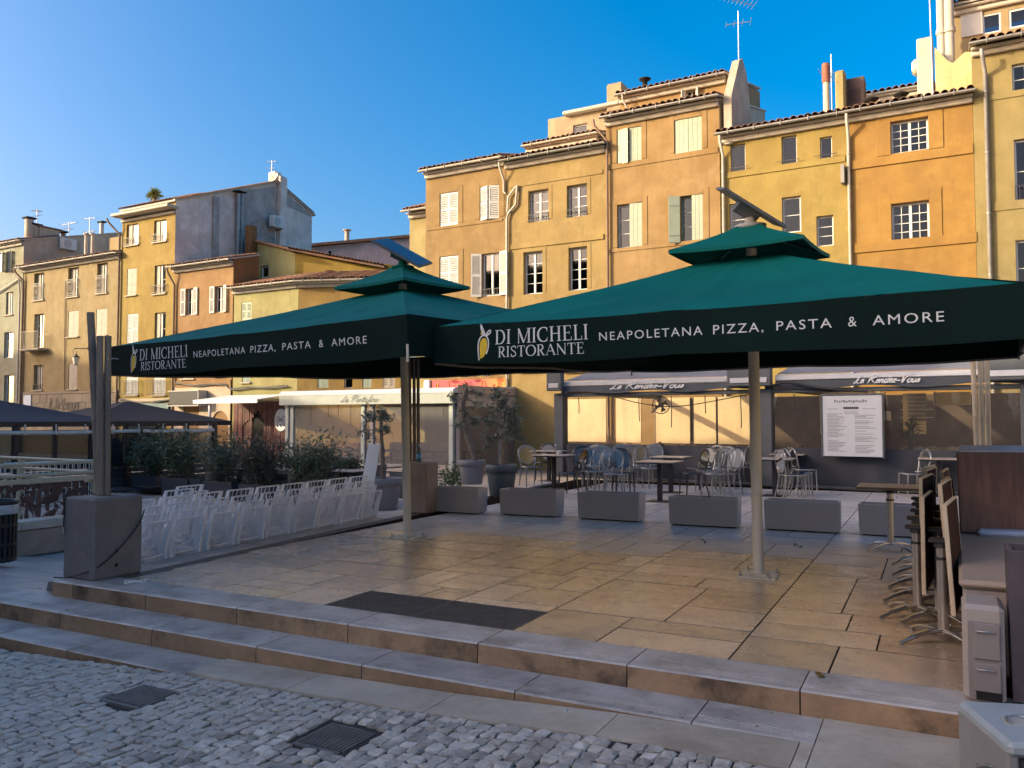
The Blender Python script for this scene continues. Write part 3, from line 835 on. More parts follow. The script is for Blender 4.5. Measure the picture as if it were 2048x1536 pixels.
mb = MB(); mb.M = lmap(wA); mb.box((hu(1943, 45, 0, wA), .03, hz(1943, 48, 0, wA)), (.62, .04, .82)); mb.build('shutter', mShW, h1, True)
roof(h1, wA, a0, u1, 15.25, 6, 15, 0, .35, gutter=False)
# pale party wall with chimney pipes climbing left of the ochre house
x0, x1 = hu(1868, 200), hu(1948, 200)
pw_ = thing('party_wall', 'pale yellow raked party wall with chimney flues rising left of the ochre house', 'wall', ROW.P((x0 + x1) / 2, 10, -1.5))
mb = MB(); mb.M = lmap(ROW)
poly = [(hu(1872, 190), 10.6), (hu(1946, 190), 10.6), (hu(1944, 105), 13.2), (hu(1931, 103), 13.25), (hu(1905, 118), 12.95), (hu(1893, 112), 13.1), (hu(1868, 80), 13.6)]
mb.prism([(u, -.35, z) for u, z in poly], 0, (0, -.5, 0)); mb.build('wall', plaster('pale_lemon_plaster', (.48, .41, .20), (.44, .35, .16)), pw_, True)
for px, pz, rr in ((1881, 15.8, .125), (1898, 15.6, .15)):
    u = hu(px, 50); mb = MB(); pts = [ROW.P(u, 12.2, -.9), ROW.P(u, 14.2, -.9), ROW.P(u, pz, -.9)]
    mb.tube(pts, rr, 12); mb.tube([ROW.P(u, 14.2, -.9), ROW.P(u, 14.35, -.9)], rr * 1.25, 12); mb.build('flue', mEave, pw_, True)
mb = MB(); mb.tube([ROW.P(hu(1862, 60), 11.5, -1.2), ROW.P(hu(1858, 60), 17.2, -1.2)], .025, 6)
ant = tag(mb.build('mast', mAlu), 'thin mast beside the flues left of the ochre house', 'mast')

# orange house with gridded casements
u0, u1 = hu(1700, 400), hu(1950, 400)
ZA = 11.68
h2 = house('orange_house', 'orange house with gridded white casement windows between two downpipes', ROW, u0, u1, ZA, P_H2, [
    W(1781, 238, 1857, 303, 'c', cols=4, rows=4, curtain=.45, rev=.2, sill=False), W(1783, 404, 1859, 482, 'c', cols=4, rows=4, curtain=.25, rev=.2, sill=False),
    W(1790, 585, 1862, 668, 'c', cols=4, rows=4, rev=.2, sill=False)], over=.42)
band(h2, ROW, hu(1702, 330), hu(1947, 300), hz(1825, 314), .3, 0, P_H2, .05)
band(h2, ROW, hu(1705, 500), hu(1954, 480), hz(1830, 486), .32, 0, P_H2, .05)
surround(h2, ROW, (hu(1781, 270), hu(1857, 270), hz(1820, 303) - .02, hz(1820, 238)), .42, 0, P_H2)
surround(h2, ROW, (hu(1783, 440), hu(1859, 440), hz(1820, 482) - .1, hz(1820, 404)), .36, 0, P_H2)
# yellow house
u2, u3 = hu(1441, 400), u0
h3 = house('yellow_house', 'yellow house with three small attic windows, between the peach house and the orange house', ROW, u2, u3, ZA, P_H3, [
    W(1461, 288, 1491, 343, 'c', cols=1, rows=1, fm=mGreyW, sill=False), W(1563, 271, 1594, 329, 'c', cols=1, rows=1, fm=mGreyW, sill=False), W(1640, 273, 1664, 318, 'c', cols=1, rows=1, fm=mWhiteW, sill=False),
    W(1459, 406, 1495, 470, 'c', cols=1, rows=2, curtain=.9, sill=False), W(1564, 393, 1602, 465, 'c', cols=1, rows=2, curtain=.9, sill=False), W(1633, 431, 1667, 492, 'c', cols=1, rows=3, sill=False),
    W(1470, 560, 1510, 640, 'c', rows=3, sill=False)], over=.42, d=-.015)
band(h3, ROW, hu(1453, 350), hu(1691, 318), hz(1572, 334), .22, -.015, P_H3, .04)
for x, y in ((1477, 343), (1578, 329), (1652, 318)):
    mb = MB(); mb.M = lmap(ROW); mb.box((hu(x, y), .1, hz(x, y) + .12), (.75, .02, .02)); mb.build('guard_rail', mRail, h3, True)
sg = MB(); sg.M = lmap(ROW); sg.cbox((hu(1687, 350), .14, hz(1687, 351)), (.12, .26, .62), .01)
tag(sg.build('wall_box', mat('grey_metal', (.25, .24, .22), .5, .1, 4)), 'narrow upright grey box fixed to the yellow house beside the downpipe', 'wall box')
pipe(h3, ROW, [(hu(1445, 268), ZA - .05, .42), (hu(1445, 268), ZA - .2, .42), (hu(1447, 300), ZA - .7, .1), (hu(1447, 300), -1, .1)], -.015, .055, mPipeW)
pipe(h2, ROW, [(hu(1696, 232), ZA - .05, .42), (hu(1696, 232), ZA - .2, .42), (hu(1697, 262), ZA - .7, .1), (hu(1697, 262), -1, .1)], 0, .055, mPipeW)

# peach house with green shutters and attic storey
u4, u5 = hu(1213, 400), u2
ZB = 13.07
h4 = house('peach_house', 'peach house with sage green plank shutters and a set-back attic storey', ROW, u4, u5, ZB, P_H4, [
    W(1234, 256, 1283, 326, 'S', sm=mShG, ss='plank', sill=False, rev=.2, a1=.25), W(1349, 236, 1404, 306, 'S', sm=mShG, ss='plank', sill=False, rev=.2),
    W(1234, 407, 1284, 495, 'r', sm=mShG, ss='plank', sill=False, rev=.2, rows=3), W(1361, 390, 1406, 483, 'rL', sm=mShG, ss='plank', sill=False, rev=.2, fm=mShD, rows=3, aL=2.7),
    W(1240, 570, 1290, 660, 'S', sm=mShG, ss='plank', sill=False)], d=.03, over=.42, sidem=plaster('pale_gable_plaster', (.42, .37, .28), (.36, .31, .23)))
band(h4, ROW, hu(1216, 333), hu(1437, 302), hz(1327, 318), .2, .03, P_H4, .03)
band(h4, ROW, hu(1216, 508), hu(1420, 476), hz(1318, 492), .14, .03, P_H4, .03)
for rc in ((1234, 256, 1283, 326), (1349, 236, 1404, 306), (1234, 407, 1284, 495), (1361, 390, 1406, 483)):
    surround(h4, ROW, (hu(rc[0], 300, .03), hu(rc[2], 300, .03), hz(rc[0], rc[3], .03), hz((rc[0] + rc[2]) / 2, rc[1], .03)), .2, .03, P_H4, .02)
pipe(h4, ROW, [(hu(1196, 250), ZB - .02, .45), (hu(1198, 252), ZB - .25, .45), (hu(1217, 285), ZB - .8, .12), (hu(1217, 285), -1, .12)], .03, .05, mPipeB)
wB = Wall(ROW.P(0, 0, -1.3)[:2], 29)
b0, b1 = hu(1240, 180, 0, wB), hu(1452, 180, 0, wB)
zt = hz(1345, 176, 0, wB)
rect = (hu(1372, 190, 0, wB), hu(1392, 190, 0, wB), ZB - .1, hz(1380, 180, 0, wB))
mb = MB(); facade(mb, wB, b0, b1, ZB - .6, zt, [rect]); mb.M = lmap(wB)
for x in (b0, b1): mb.add([(x, 0, ZB - .6), (x, -6, ZB - .6), (x, -6, zt + 1.6), (x, 0, zt + .1)], [(0, 1, 2, 3)], False)
mb.build('attic_wall', P_H4, h4, True)
window(h4, wB, rect, 'LR', rows=2, sill=False, aL=2.2, aR=2.2, sm=mShW)
roof(h4, wB, b0, b1, zt, 6, 15, 0, .35)
pipe(h4, wB, [(b0 + .25, zt - .02, .4), (b0 + .25, zt - .2, .38), (b0 + .4, zt - .6, .08), (b0 + .42, ZB + .35, .08)], 0, .04, mPipeW, False)
# pale gable firewall right of the attic
mb = MB(); mb.M = lmap(ROW)
g0 = hu(1448, 150)
mb.prism([(g0, .1, ZA - .3), (g0, .1, ZB + .05), (g0, -1.2, zt + .5), (g0, -1.7, zt + .75), (g0, -2.3, zt + .45), (g0, -3.4, ZA + 1.2), (g0, -4.2, ZA - .3)], 0, (.28, 0, 0))
fw = tag(mb.build('gable_wall', plaster('pale_gable_plaster', (.42, .37, .28), (.36, .31, .23))), 'pale gable firewall standing above the yellow house roof under the tall aerial', 'wall')
def aerial(name, label, base, h, arms, group='television aerials on the roofs'):
    t = thing(name, label, 'aerial', base, group=group)
    mb = MB(); mb.tube([(0, 0, 0), (0, 0, h)], .022, 6); mb.build('mast', mAlu, t)
    for z, L, n, ang, tilt in arms:
        mb = MB(); d = Vector((math.cos(ang), math.sin(ang), tilt)); s_ = Vector((-math.sin(ang), math.cos(ang), 0))
        c = Vector((0, 0, z)); mb.tube([c - d * L * .5, c + d * L * .5], .014, 5)
        for i in range(n):
            q = c + d * L * (i / (n - 1) - .5); ww = .22 + .1 * (i / n); mb.tube([q - s_ * ww, q + s_ * ww], .009, 4)
        mb.build('antenna_boom', mAlu, t)
    return t
pA = at(1462, 148, 33)
aerial('aerial', 'tallest rooftop television aerial with two crossed booms, above the pale gable firewall', ROW.P(g0 + .14, zt + .7, -1.7), hz(1462, 25, -1.7) - zt - .7, [(2.3, 1.25, 9, .1, -.2), (1.45, .9, 4, -.2, .05)])

# apricot house
u6, u7 = hu(1012, 400), u4
ZC = 12.1
h5 = house('apricot_house', 'apricot house with bright white casement windows and a crooked downpipe', ROW, u6, u7, ZC, P_H5, [
    W(1057, 380, 1097, 443, 'cb', rows=3, sill=False, rev=.22, hb=.3, out=.03, ext=0), W(1134, 369, 1174, 433, 'cb', rows=3, sill=False, rev=.22, hb=.3, out=.03, ext=0),
    W(1047, 503, 1085, 588, 'c', rows=4, sill=False, rev=.22, curtain=.4), W(1137, 494, 1174, 580, 'c', rows=4, sill=False, rev=.22),
    W(1044, 655, 1082, 742, 'c', rows=4, rev=.22), W(1134, 655, 1174, 742, 'c', rows=4, rev=.22)], over=.42, gutter=mat('green_grey_gutter', (.22, .22, .19), .55, .15, 3, metal=.3))
band(h5, ROW, hu(1018, 372), hu(1206, 344), hz(1112, 358), .16, 0, P_H5, .03)
band(h5, ROW, hu(1022, 497), hu(1208, 471), hz(1115, 484), .2, 0, P_H5, .05)
for rc in ((1057, 380, 1097, 443), (1134, 369, 1174, 433), (1047, 503, 1085, 588), (1137, 494, 1174, 580)):
    surround(h5, ROW, (hu(rc[0], 400), hu(rc[2], 400), hz(rc[0], rc[3]), hz((rc[0] + rc[2]) / 2, rc[1])), .16, 0, P_H5, .015)
pipe(h5, ROW, [(hu(1008, 330), ZC, .4), (hu(1008, 335), ZC - .2, .38), (hu(1010, 350), ZC - .7, .1), (hu(1010, 350), hz(1010, 385), .1), (hu(1014, 386), hz(1014, 386) - .05, .1)], 0, .045, mEave, False)
pipe(h5, ROW, [(hu(1037, 372), hz(1037, 372), .1), (hu(1034, 410), hz(1034, 410), .1), (hu(1019, 428), hz(1019, 428), .1), (hu(1016, 440), hz(1016, 440), .1), (hu(1016, 440), -1, .1)], 0, .05, mPipeW)
pipe(h5, ROW, [(hu(1037, 374), hz(1037, 374), .1), (hu(1033, 376), hz(1033, 376), .1), (hu(1019, 395), hz(1019, 395), .1), (hu(1017, 425), hz(1017, 425), .1)], 0, .045, mPipeW, False)
wC = Wall(ROW.P(0, 0, -1.6)[:2], 29)
c0, c1 = hu(1054, 300, 0, wC), hu(1196, 290, 0, wC); zc = hz(1120, 285, 0, wC)
mb = MB(); facade(mb, wC, c0, c1, ZC - .3, zc, []); mb.M = lmap(wC); mb.add([(c0, 0, ZC - .3), (c0, -5, ZC - .3), (c0, -5, zc + 1), (c0, 0, zc)], [(0, 1, 2, 3)], False)
mb.build('attic_wall', P_H7, h5, True); roof(h5, wC, c0, c1, zc, 5, 15, 0, .3, gutter=mEave)
wD = Wall(ROW.P(0, 0, -5.2)[:2], 29)
t0, t1 = hu(1096, 250, 0, wD), hu(1238, 240, 0, wD); zt2 = hz(1165, 225, 0, wD)
tw = thing('roof_turret', 'weathered rough plaster roof turret with one small window behind the apricot house', 'turret', wD.P((t0 + t1) / 2, zc))
rc = (hu(1146, 265, 0, wD), hu(1174, 265, 0, wD), hz(1160, 276, 0, wD), hz(1160, 248, 0, wD))
mTur = plaster('rough_tower_plaster', (.34, .26, .15), (.24, .18, .12), .5)
mb = MB(); facade(mb, wD, t0, t1, ZC + .5, zt2, [rc]); mb.M = lmap(wD)
for x in (t0, t1): mb.add([(x, 0, ZC + .5), (x, -3, ZC + .5), (x, -3, zt2), (x, 0, zt2)], [(0, 1, 2, 3)], False)
mb.add([(t0, 0, zt2), (t1, 0, zt2), (t1, -3, zt2), (t0, -3, zt2)], [(0, 1, 2, 3)], False)
mb.build('wall', mTur, tw, True); window(tw, wD, rc, 'c', cols=1, rows=1, sill=False)
mb = MB(); mb.M = lmap(wD); mb.cbox(((t0 + t1) / 2 + .5, .1, zt2 + .03), (t1 - t0 - .8, .45, .16), .03); mb.build('coping', mEave, tw, True)
mb = MB(); mb.M = lmap(wD); mb.cbox((t1 - .15, -.2, zt2 + .35), (.75, .8, 1.3), .05); mb.build('chimney', mTur, tw, True)

# tan orange house with white louvered shutters
u8, u9 = hu(852, 400), u6
ZD = 12.27
h6 = house('tan_orange_house', 'tan orange house with white louvered shutters, above the red and orange bakery sign', ROW, u8, u9, ZD, P_H6, [
    W(880, 385, 916, 451, 'S', sill=False), W(960, 372, 998, 439, 'S', sill=False, a1=.35, a2=.3), W(880, 512, 917, 578, 'S', sill=False), W(964, 506, 1000, 592, 'bLR', rows=1, sill=False, hb=.3, out=.02, ext=0, curtain=.3, aL=2.75, aR=2.85),
    W(884, 655, 920, 728, 'S', sill=False), W(966, 650, 1000, 728, 'S', sill=False)], d=.02, over=.4, gutter=mEave)
band(h6, ROW, hu(853, 462), hu(1006, 437), hz(930, 450), .1, .02, P_H6, .03)
for rc in ((880, 385, 916, 451), (960, 372, 998, 439), (880, 512, 917, 578)):
    surround(h6, ROW, (hu(rc[0], 400, .02), hu(rc[2], 400, .02), hz(rc[0], rc[3], .02), hz((rc[0] + rc[2]) / 2, rc[1], .02)), .25, .02, P_H6, .02)
# pale yellow end house, lower
v0, v1 = hu(787, 480), u8
h7 = house('pale_yellow_house', 'narrow pale yellow house with a cream gutter at the left end of the tall row', ROW, v0, v1, hz(820, 428, -1.2), P_H7, [W(812, 560, 836, 620, 'S', sill=False), W(808, 670, 836, 740, 'S', sm=mShD, sill=False)], d=-1.2, over=.5, pitch=20, gutter=mEave)

# chimney group on the yellow / orange houses
ch = [('brown_flue', 'slim rust brown flue pipe above the yellow house roof', 1652, 130, 215, 'flue'), ]
u = hu(1652, 160, -1.6); mb = MB(); M_ = lmap(ROW); mb.M = M_
t = thing('flue_pipe', 'slim cream flue pipe with a rusty top on the yellow house roof', 'flue', ROW.P(u, ZA, -1.6))
mb = MB(); mb.M = M_; mb.tube([(u, -1.6, ZA), (u, -1.6, hz(1652, 165, -1.6))], .11, 10); mb.build('pipe', mEave, t, True)
mb = MB(); mb.M = M_; mb.tube([(u, -1.6, hz(1652, 165, -1.6)), (u, -1.6, hz(1652, 128, -1.6))], .14, 10); mb.build('cowl', mat('rust_metal', (.28, .10, .06), .8, .2, 6), t, True)
u = hu(1682, 180, -1.4); mb = MB(); mb.M = M_; mb.cbox((u, -1.4, (ZA + hz(1682, 146, -1.4)) / 2), (.32, .6, hz(1682, 146, -1.4) - ZA), .06)
tag(mb.build('chimney', P_H7), 'pale square chimney stack beside the rusty flue', 'chimney')
u = hu(1712, 190, -2.0); mb = MB(); mb.M = M_; zb_ = ZA + .3; z2 = hz(1712, 162, -2)
mb.cbox((u, -2.0, (zb_ + z2) / 2), (.62, .7, z2 - zb_), .02)
t = tag(mb.build('ventilation_box', mat('dark_brown_sheet', (.09, .055, .045), .7, .2, 5)), 'dark brown sheet metal ventilation box on the roof right of the chimney', 'vent box')
mb = MB(); mb.M = M_
for i in range(6): mb.box((u, -1.64, zb_ + .75 + i * .09), (.34, .02, .05))
mb.build('louvre', mat('dark_brown_sheet2', (.05, .03, .03), .7, .2, 5), t)
aerial('aerial', 'rooftop television aerial on a short mast beside the rusty flue', ROW.P(hu(1663, 160, -2.2), ZA + .5, -2.2), hz(1663, 108, -2.2) - ZA - .5, [(2.0, .8, 6, 2.6, .25), (1.8, .5, 4, 1.2, 0)])
# dormer strip behind the orange house: white wall, tiled roof
wE = Wall(ROW.P(0, 0, -3.4)[:2], 29)
e0, e1 = hu(1722, 190, 0, wE), hu(1866, 180, 0, wE); ze = hz(1795, 186, 0, wE)
dm = thing('roof_terrace_cabin', 'low white roof terrace cabin with a clay tile roof behind the orange house', 'cabin', wE.P((e0 + e1) / 2, ZA + .9))
mb = MB(); facade(mb, wE, e0, e1, ZA + .5, ze, []); mb.M = lmap(wE); mb.add([(e0, 0, ZA + .5), (e0, -3, ZA + .5), (e0, -3, ze + .8), (e0, 0, ze)], [(0, 1, 2, 3)], False)
mb.build('wall', mWhiteW, dm, True); roof(dm, wE, e0, e1, ze, 3, 15, 0, .25)
for i, px in enumerate((1742, 1802)):
    u = hu(px, 200, -1.2); zz = ZA + .35; mb = MB(); mb.M = M_
    mb.lathe([(.09, 0), (.09, .4), (.2, .42), (.24, .5), (.08, .56)], (0, 0, 0), 12); o_ = MB(); o_.lathe([(.09, 0), (.09, .45), (.2, .47), (.26, .52), (.1, .6)], (0, 0, 0), 14)
    o = o_.build('roof_vent', mDark); o.location = ROW.P(u, zz, -1.2); tag(o, ['black mushroom roof vent nearer the brown ventilation box', 'black mushroom roof vent nearer the raked party wall'][i], 'roof vent', 'black roof vents')
u = hu(1288, 172, -1.5); o_ = MB(); o_.lathe([(.1, 0), (.1, .55), (.2, .57), (.25, .62), (.1, .68)], (0, 0, 0), 14); o = o_.build('roof_vent', mDark); o.location = ROW.P(u, zt + .1, -1.6); tag(o, 'black mushroom roof vent on the peach house attic', 'roof vent', 'black roof vents')
mb = MB(); mb.M = M_; u = hu(1851, 150, -2.6); mb.cbox((u, -2.6, ZA + 1.5), (.5, .8, 3.2), .03); mb.cbox((u - .25, -2.6, hz(1846, 133, -2.6)), (.35, .5, .5), .1)
tag(mb.build('chimney', mEave), 'whitish chimney with a bulging cap left of the pale party wall', 'chimney')

# bakery sign on the tan orange house
z0, z1 = hz(935, 806, .16), hz(935, 759, .16); s0, s1 = hu(864, 780, .16), hu(1012, 780, .16)
sg = thing('bakery_sign', 'long red and orange bakery sign with outlined letters under three small spot lamps', 'sign', ROW.P((s0 + s1) / 2, z0, .1))
def two_tone(name, ca, cb, axis_lo, axis_hi):
    m = bpy.data.materials.new(name); m.use_nodes = True; n, l = m.node_tree.nodes, m.node_tree.links; b = n['Principled BSDF']; b.inputs['Roughness'].default_value = .6
    tc = n.new('ShaderNodeTexCoord'); no = n.new('ShaderNodeTexNoise'); no.inputs['Scale'].default_value = .8
    sp = n.new('ShaderNodeSeparateXYZ'); l.new(tc.outputs['Generated'], sp.inputs[0]); l.new(tc.outputs['Object'], no.inputs['Vector'])
    ad = n.new('ShaderNodeMath'); ad.operation = 'MULTIPLY_ADD'; ad.inputs[1].default_value = .5; l.new(no.outputs['Fac'], ad.inputs[0]); l.new(sp.outputs[0], ad.inputs[2])
    mr = n.new('ShaderNodeMapRange'); mr.inputs[1].default_value = axis_lo; mr.inputs[2].default_value = axis_hi; l.new(ad.outputs[0], mr.inputs[0])
    mx = n.new('ShaderNodeMix'); mx.data_type = 'RGBA'; mx.inputs[6].default_value = (*ca, 1); mx.inputs[7].default_value = (*cb, 1); l.new(mr.outputs[0], mx.inputs[0]); l.new(mx.outputs[2], b.inputs['Base Color']); return m
mb = MB(); mb.M = M_; mb.cbox(((s0 + s1) / 2, .1, (z0 + z1) / 2), (s1 - s0, .12, z1 - z0), .01); mb.build('panel', two_tone('sign_red_orange', (.50, .06, .07), (.80, .22, .03), .8, 1.25), sg, True)
mSgL = mat('sign_orange_line', (.85, .22, .04), .5, .05, 5); mSgY = mat('sign_yellow', (.85, .45, .05), .5, .05, 5)
def sx_(p): return s0 + (s1 - s0) * p
def outline(pts, r=.018, m=mSgL, closed=True, nm='letter'):
    mb = MB(); mb.M = M_; mb.tube([(sx_(x), .175, z0 + (z1 - z0) * y) for x, y in pts], r, 5, closed=closed); mb.build(nm, m, sg, True)
outline([(.235, .1), (.235, .95), (.44, .95), (.485, .85), (.485, .62), (.44, .5), (.30, .5), (.30, .1)])
outline([(.30, .62), (.41, .62), (.425, .7), (.41, .8), (.30, .8)], .012)
outline([(.63, .05), (.69, .92), (.72, .92), (.79, .05), (.75, .05), (.735, .28), (.675, .28), (.665, .05)])
outline([(.90, .05), (.90, .85), (.93, .85), (.935, .05)], .014)
for i, (px_, txt) in enumerate(((.40, 'O'), (.46, 'R'), (.56, 'D'), (.61, 'A'), (.81, 'N'), (.865, 'E'))): pass
outline([(.03, .55), (.06, .3), (.05, .7), (.09, .9), (.07, .5), (.1, .3), (.055, .2)], .025, mSgY, True, 'ornament')
for p_ in (.15, .46, .75):
    mb = MB(); mb.M = M_; mb.tube([(sx_(p_), .05, z1 + .15), (sx_(p_), .4, z1 + .32), (sx_(p_) + .2, .55, z1 + .18)], .015, 5); mb.cbox((sx_(p_) + .22, .55, z1 + .14), (.28, .1, .12), .02); mb.build('spot_lamp', mRail, sg, True)
mb = MB(); mb.M = M_; mb.cbox((hu(857, 772), .08, hz(857, 772)), (.3, .16, .5), .02); tag(mb.build('wall_unit', mAC), 'small white wall unit just left of the bakery sign', 'wall unit')
# ---- left half of the row
mPane = glass('window_glass_left', (.75, .8, .85), .5, .05, 1.25)
# white house at the far left
w0, w1 = hu(-60, 600), hu(46, 600)
zW = hz(20, 488)
h14 = house('cream_house', 'cream white house at the left edge of the photo with a diagonal downpipe', ROW, w0, w1, zW, P_H14, [
    W(-20, 507, 4, 545, 'R', sill=False, aR=2.7), W(12, 503, 22, 545, 'R', sill=False, aR=2.6, cols=1), W(12, 584, 26, 629, 'h', sm=mShT), W(8, 664, 26, 716, 'c', cols=1, sill=False), W(8, 750, 27, 806, 'c', cols=1, sill=False), W(-40, 584, -22, 629, 'h', sm=mShT)],
    d=.03, over=.3, depth=9, gutter=mEave, sidem=P_BUFF)
# buff gable behind the sand house (side of the cream house, running back)
pipe(h14, ROW, [(hu(-10, 592), hz(-10, 592), .1), (hu(42, 558), hz(42, 558), .1), (hu(44, 590), hz(44, 590), .1), (hu(44, 590), -1, .1)], .03, .05, mPipeW, False)
# sand house
n0, n1 = w1, hu(241, 600)
zS = 10.82
h13 = house('sand_house', 'sand coloured house with ornate iron guard rails on the top windows and a street lantern', ROW, n0, n1, zS, P_H13, [
    W(68, 546, 88, 600, 'bh', rm=mRailG, hb=1.0, ornate=True, sm=mShT, rev=.25, ext=.02), W(136, 535, 157, 593, 'bh', rm=mRailG, hb=1.0, ornate=True, sm=mShT, rev=.25, ext=.02), W(194, 526, 215, 586, 'bh', rm=mRailG, hb=1.0, ornate=True, sm=mShT, rev=.25, ext=.02),
    W(68, 628, 87, 696, 'bB', rm=mRailG, hb=.95, ext=.35, out=.55, sm=mShT, sill=False, curtain=.5, rev=.2), W(136, 622, 157, 673, 'S', sm=mShT, ss='plank'), W(192, 618, 214, 670, 'S', sm=mShT, ss='plank'),
    W(67, 730, 85, 780, 'bh', rm=mRail, hb=.35, sm=mShT, out=.01, ext=0, rev=.25), W(137, 727, 154, 778, 'S', sm=mShT, ss='plank')], d=0, over=.42, gutter=mPipeW, pitch=11)
band(h13, ROW, n0 + .02, n1 - .02, hz(140, 785), .14, 0, mStone, .07)
# stone courses of the ground floor
mb = MB(); mb.M = lmap(ROW); z = -1.2; zt_ = hz(140, 788); rr = random.Random(3); k = 0
sm_ = {}
while z < zt_ - .05:
    hgt = .34; x = n0 + .05 + (k % 2) * .3
    if zt_ - z < .5: hgt = zt_ - z - .004
    while x < n1 - .4:
        L = min(rr.uniform(.6, 1.0), n1 - .03 - x)
        if z > .2:
            key = 0; m2 = MB(); m2.cbox((0, 0, 0), (L - .015, .06, hgt - .015), .008); o = m2.build('ashlar_block', mStone, h13)
            o.location = ROW.P(x + L / 2, z + hgt / 2, .04 + rr.uniform(-.006, .006)) - h13.location; o.rotation_euler = (0, 0, ROW.a)
        x += L
    z += hgt; k += 1
pipe(h13, ROW, [(hu(42, 545), zS, .42), (hu(44, 545), zS - .25, .4), (hu(50, 570), zS - .75, .1), (hu(50, 570), -1, .1)], 0, .07, mPipeB)
pipe(h13, ROW, [(hu(132, 562), hz(132, 562), .05), (hu(132, 700), hz(132, 780), .05)], 0, .025, mPipeB, False)
# gold house with tall side gable
g0_, g1_ = n1, hu(348, 600)
zG = 12.75
root = thing('gold_house', 'tall golden yellow house with taupe shutters and a big grey side gable', 'house', ROW.P((g0_ + g1_) / 2, -1.3))
wins = [W(253, 448, 276, 490, 'hb', sm=mShT, hb=.4, ext=.15), W(308, 440, 332, 483, 'hb', sm=mShT, hb=.4, ext=.15), W(254, 537, 273, 590, 'S', sm=mShT, ss='plank'), W(309, 530, 331, 587, 'hb', sm=mShT, hb=.45, ext=.15),
        W(254, 628, 276, 690, 'S', sm=mShW), W(309, 625, 331, 690, 'h', sm=mShT), W(252, 728, 276, 790, 'Sb', sm=mShW, hb=.8, ext=.3, out=.2), W(307, 725, 331, 790, 'Sb', sm=mShW, hb=.8, ext=.3, out=.2)]
holes = []
for wd in wins:
    x0, y0, x1, y1 = wd['px']; xm, ym = (x0 + x1) / 2, (y0 + y1) / 2
    wd['rect'] = (hu(x0, ym), hu(x1, ym), hz(xm, y1), hz(xm, y0)); holes.append(wd['rect'])
e = .004
mb = MB(); facade(mb, ROW, g0_ + e, g1_ - e, -1.3, zG + .55, holes); mb.M = lmap(ROW)
mb.add([(g0_ + e, 0, -1.3), (g0_ + e, -10, -1.3), (g0_ + e, -10, 13), (g0_ + e, -7, 15.5), (g0_ + e, 0, zG + .55)], [(0, 1, 2, 3, 4)], False)
mb.add([(g0_ + e, -10, -1.3), (g1_ - e, -10, -1.3), (g1_ - e, -10, 13), (g0_ + e, -10, 13)], [(0, 1, 2, 3)], False)
mb.build('wall', P_H12, root, True)
mb = MB(); mb.M = lmap(ROW); mb.add([(g1_ - .02, -1.5, -1), (g0_ + .02, -1.5, -1), (g0_ + .02, -1.5, 12), (g1_ - .02, -1.5, 12)], [(0, 1, 2, 3)], False); mb.build('dark_room_backing', mRoomDark, root, True)  # dark backing in place of the shade inside the gold house
for wd in wins: window(root, ROW, wd['rect'], wd['kind'], rows=2, **{k: v for k, v in wd.items() if k not in ('px', 'rect', 'kind')})
# gable coordinates from the photo: plane through the right front corner running back
GW = Wall(ROW.P(g1_, 0, 0)[:2], 0); GW.U = -ROW.N; GW.N = Vector((GW.U.y, -GW.U.x, 0)); GW.a = math.atan2(GW.U.y, GW.U.x)
def gu(px, py): return GW.hit(px, py)
prof = [gu(352, 402), gu(430, 388), gu(498, 376), gu(553, 366), gu(556, 366), gu(624, 428)]
zback = prof[-1][1]; dback = prof[-1][0]
mb = MB(); mb.M = lmap(GW)
poly = [(0, -1.3), (dback, -1.3), (dback, zback), prof[3], (0, prof[0][1])]
mb.add([(u, 0, z) for u, z in poly], [(0, 1, 2, 3, 4)], False); mb.build('gable_wall', P_GREY, root, True)
up = prof[3]
mb = MB(); mb.M = lmap(GW)
q0, q1 = gu(488, 420)[0], gu(560, 420)[0]
for a, b, z0_, z1_, m_ in ((q0, q1, gu(520, 560)[1], None, P_GRIME),):
    za = prof[0][1] + (up[1] - prof[0][1]) * a / up[0]; zb_ = prof[0][1] + (up[1] - prof[0][1]) * min(b, up[0]) / up[0]
    mb.prism([(a, .004, gu(500, 570)[1]), (b, .004, gu(550, 565)[1]), (b, .004, zb_ - .1), (a, .004, za - .1)], 0, (0, .02, 0)); mb.build('cement_patch', P_GRIME, root, True)
mb = MB(); mb.M = lmap(GW); a, b = gu(565, 420)[0], gu(622, 440)[0]
mb.prism([(a, .004, gu(570, 410)[1]), (b, .004, gu(620, 433)[1]), (b, .004, gu(620, 428)[1] - .05), (a, .004, gu(570, 380)[1] - .05)], 0, (0, .018, 0)); mb.build('cement_patch', P_GRIME, root, True)
# pilaster, flues on the gable
for px0, px1, top, bot, m_, dp in ((424, 436, 392, 565, P_GRIME, .1), (553, 566, 352, 520, P_GREY, .3)):
    a, b = gu(px0, 450)[0], gu(px1, 450)[0]; z1_, z0_ = gu(px0, top)[1], gu(px0, bot)[1]
    mb = MB(); mb.M = lmap(GW); mb.cbox(((a + b) / 2, dp / 2 + .03, (z0_ + z1_) / 2), (b - a, dp, z1_ - z0_), .02); mb.build('chimney_breast', m_, root, True)
for px in (471, 478):
    a = gu(px, 450)[0]; mb = MB(); mb.M = lmap(GW); mb.tube([(a, .22, gu(px, 388)[1]), (a, .22, gu(px, 525)[1])], .11, 10); mb.build('flue', mZinc, root, True)
mb = MB(); mb.M = lmap(GW); mb.cbox((gu(474, 384)[0], .22, gu(474, 385)[1]), (.7, .5, .06), .02); mb.build('flue_cap', mDark, root, True)
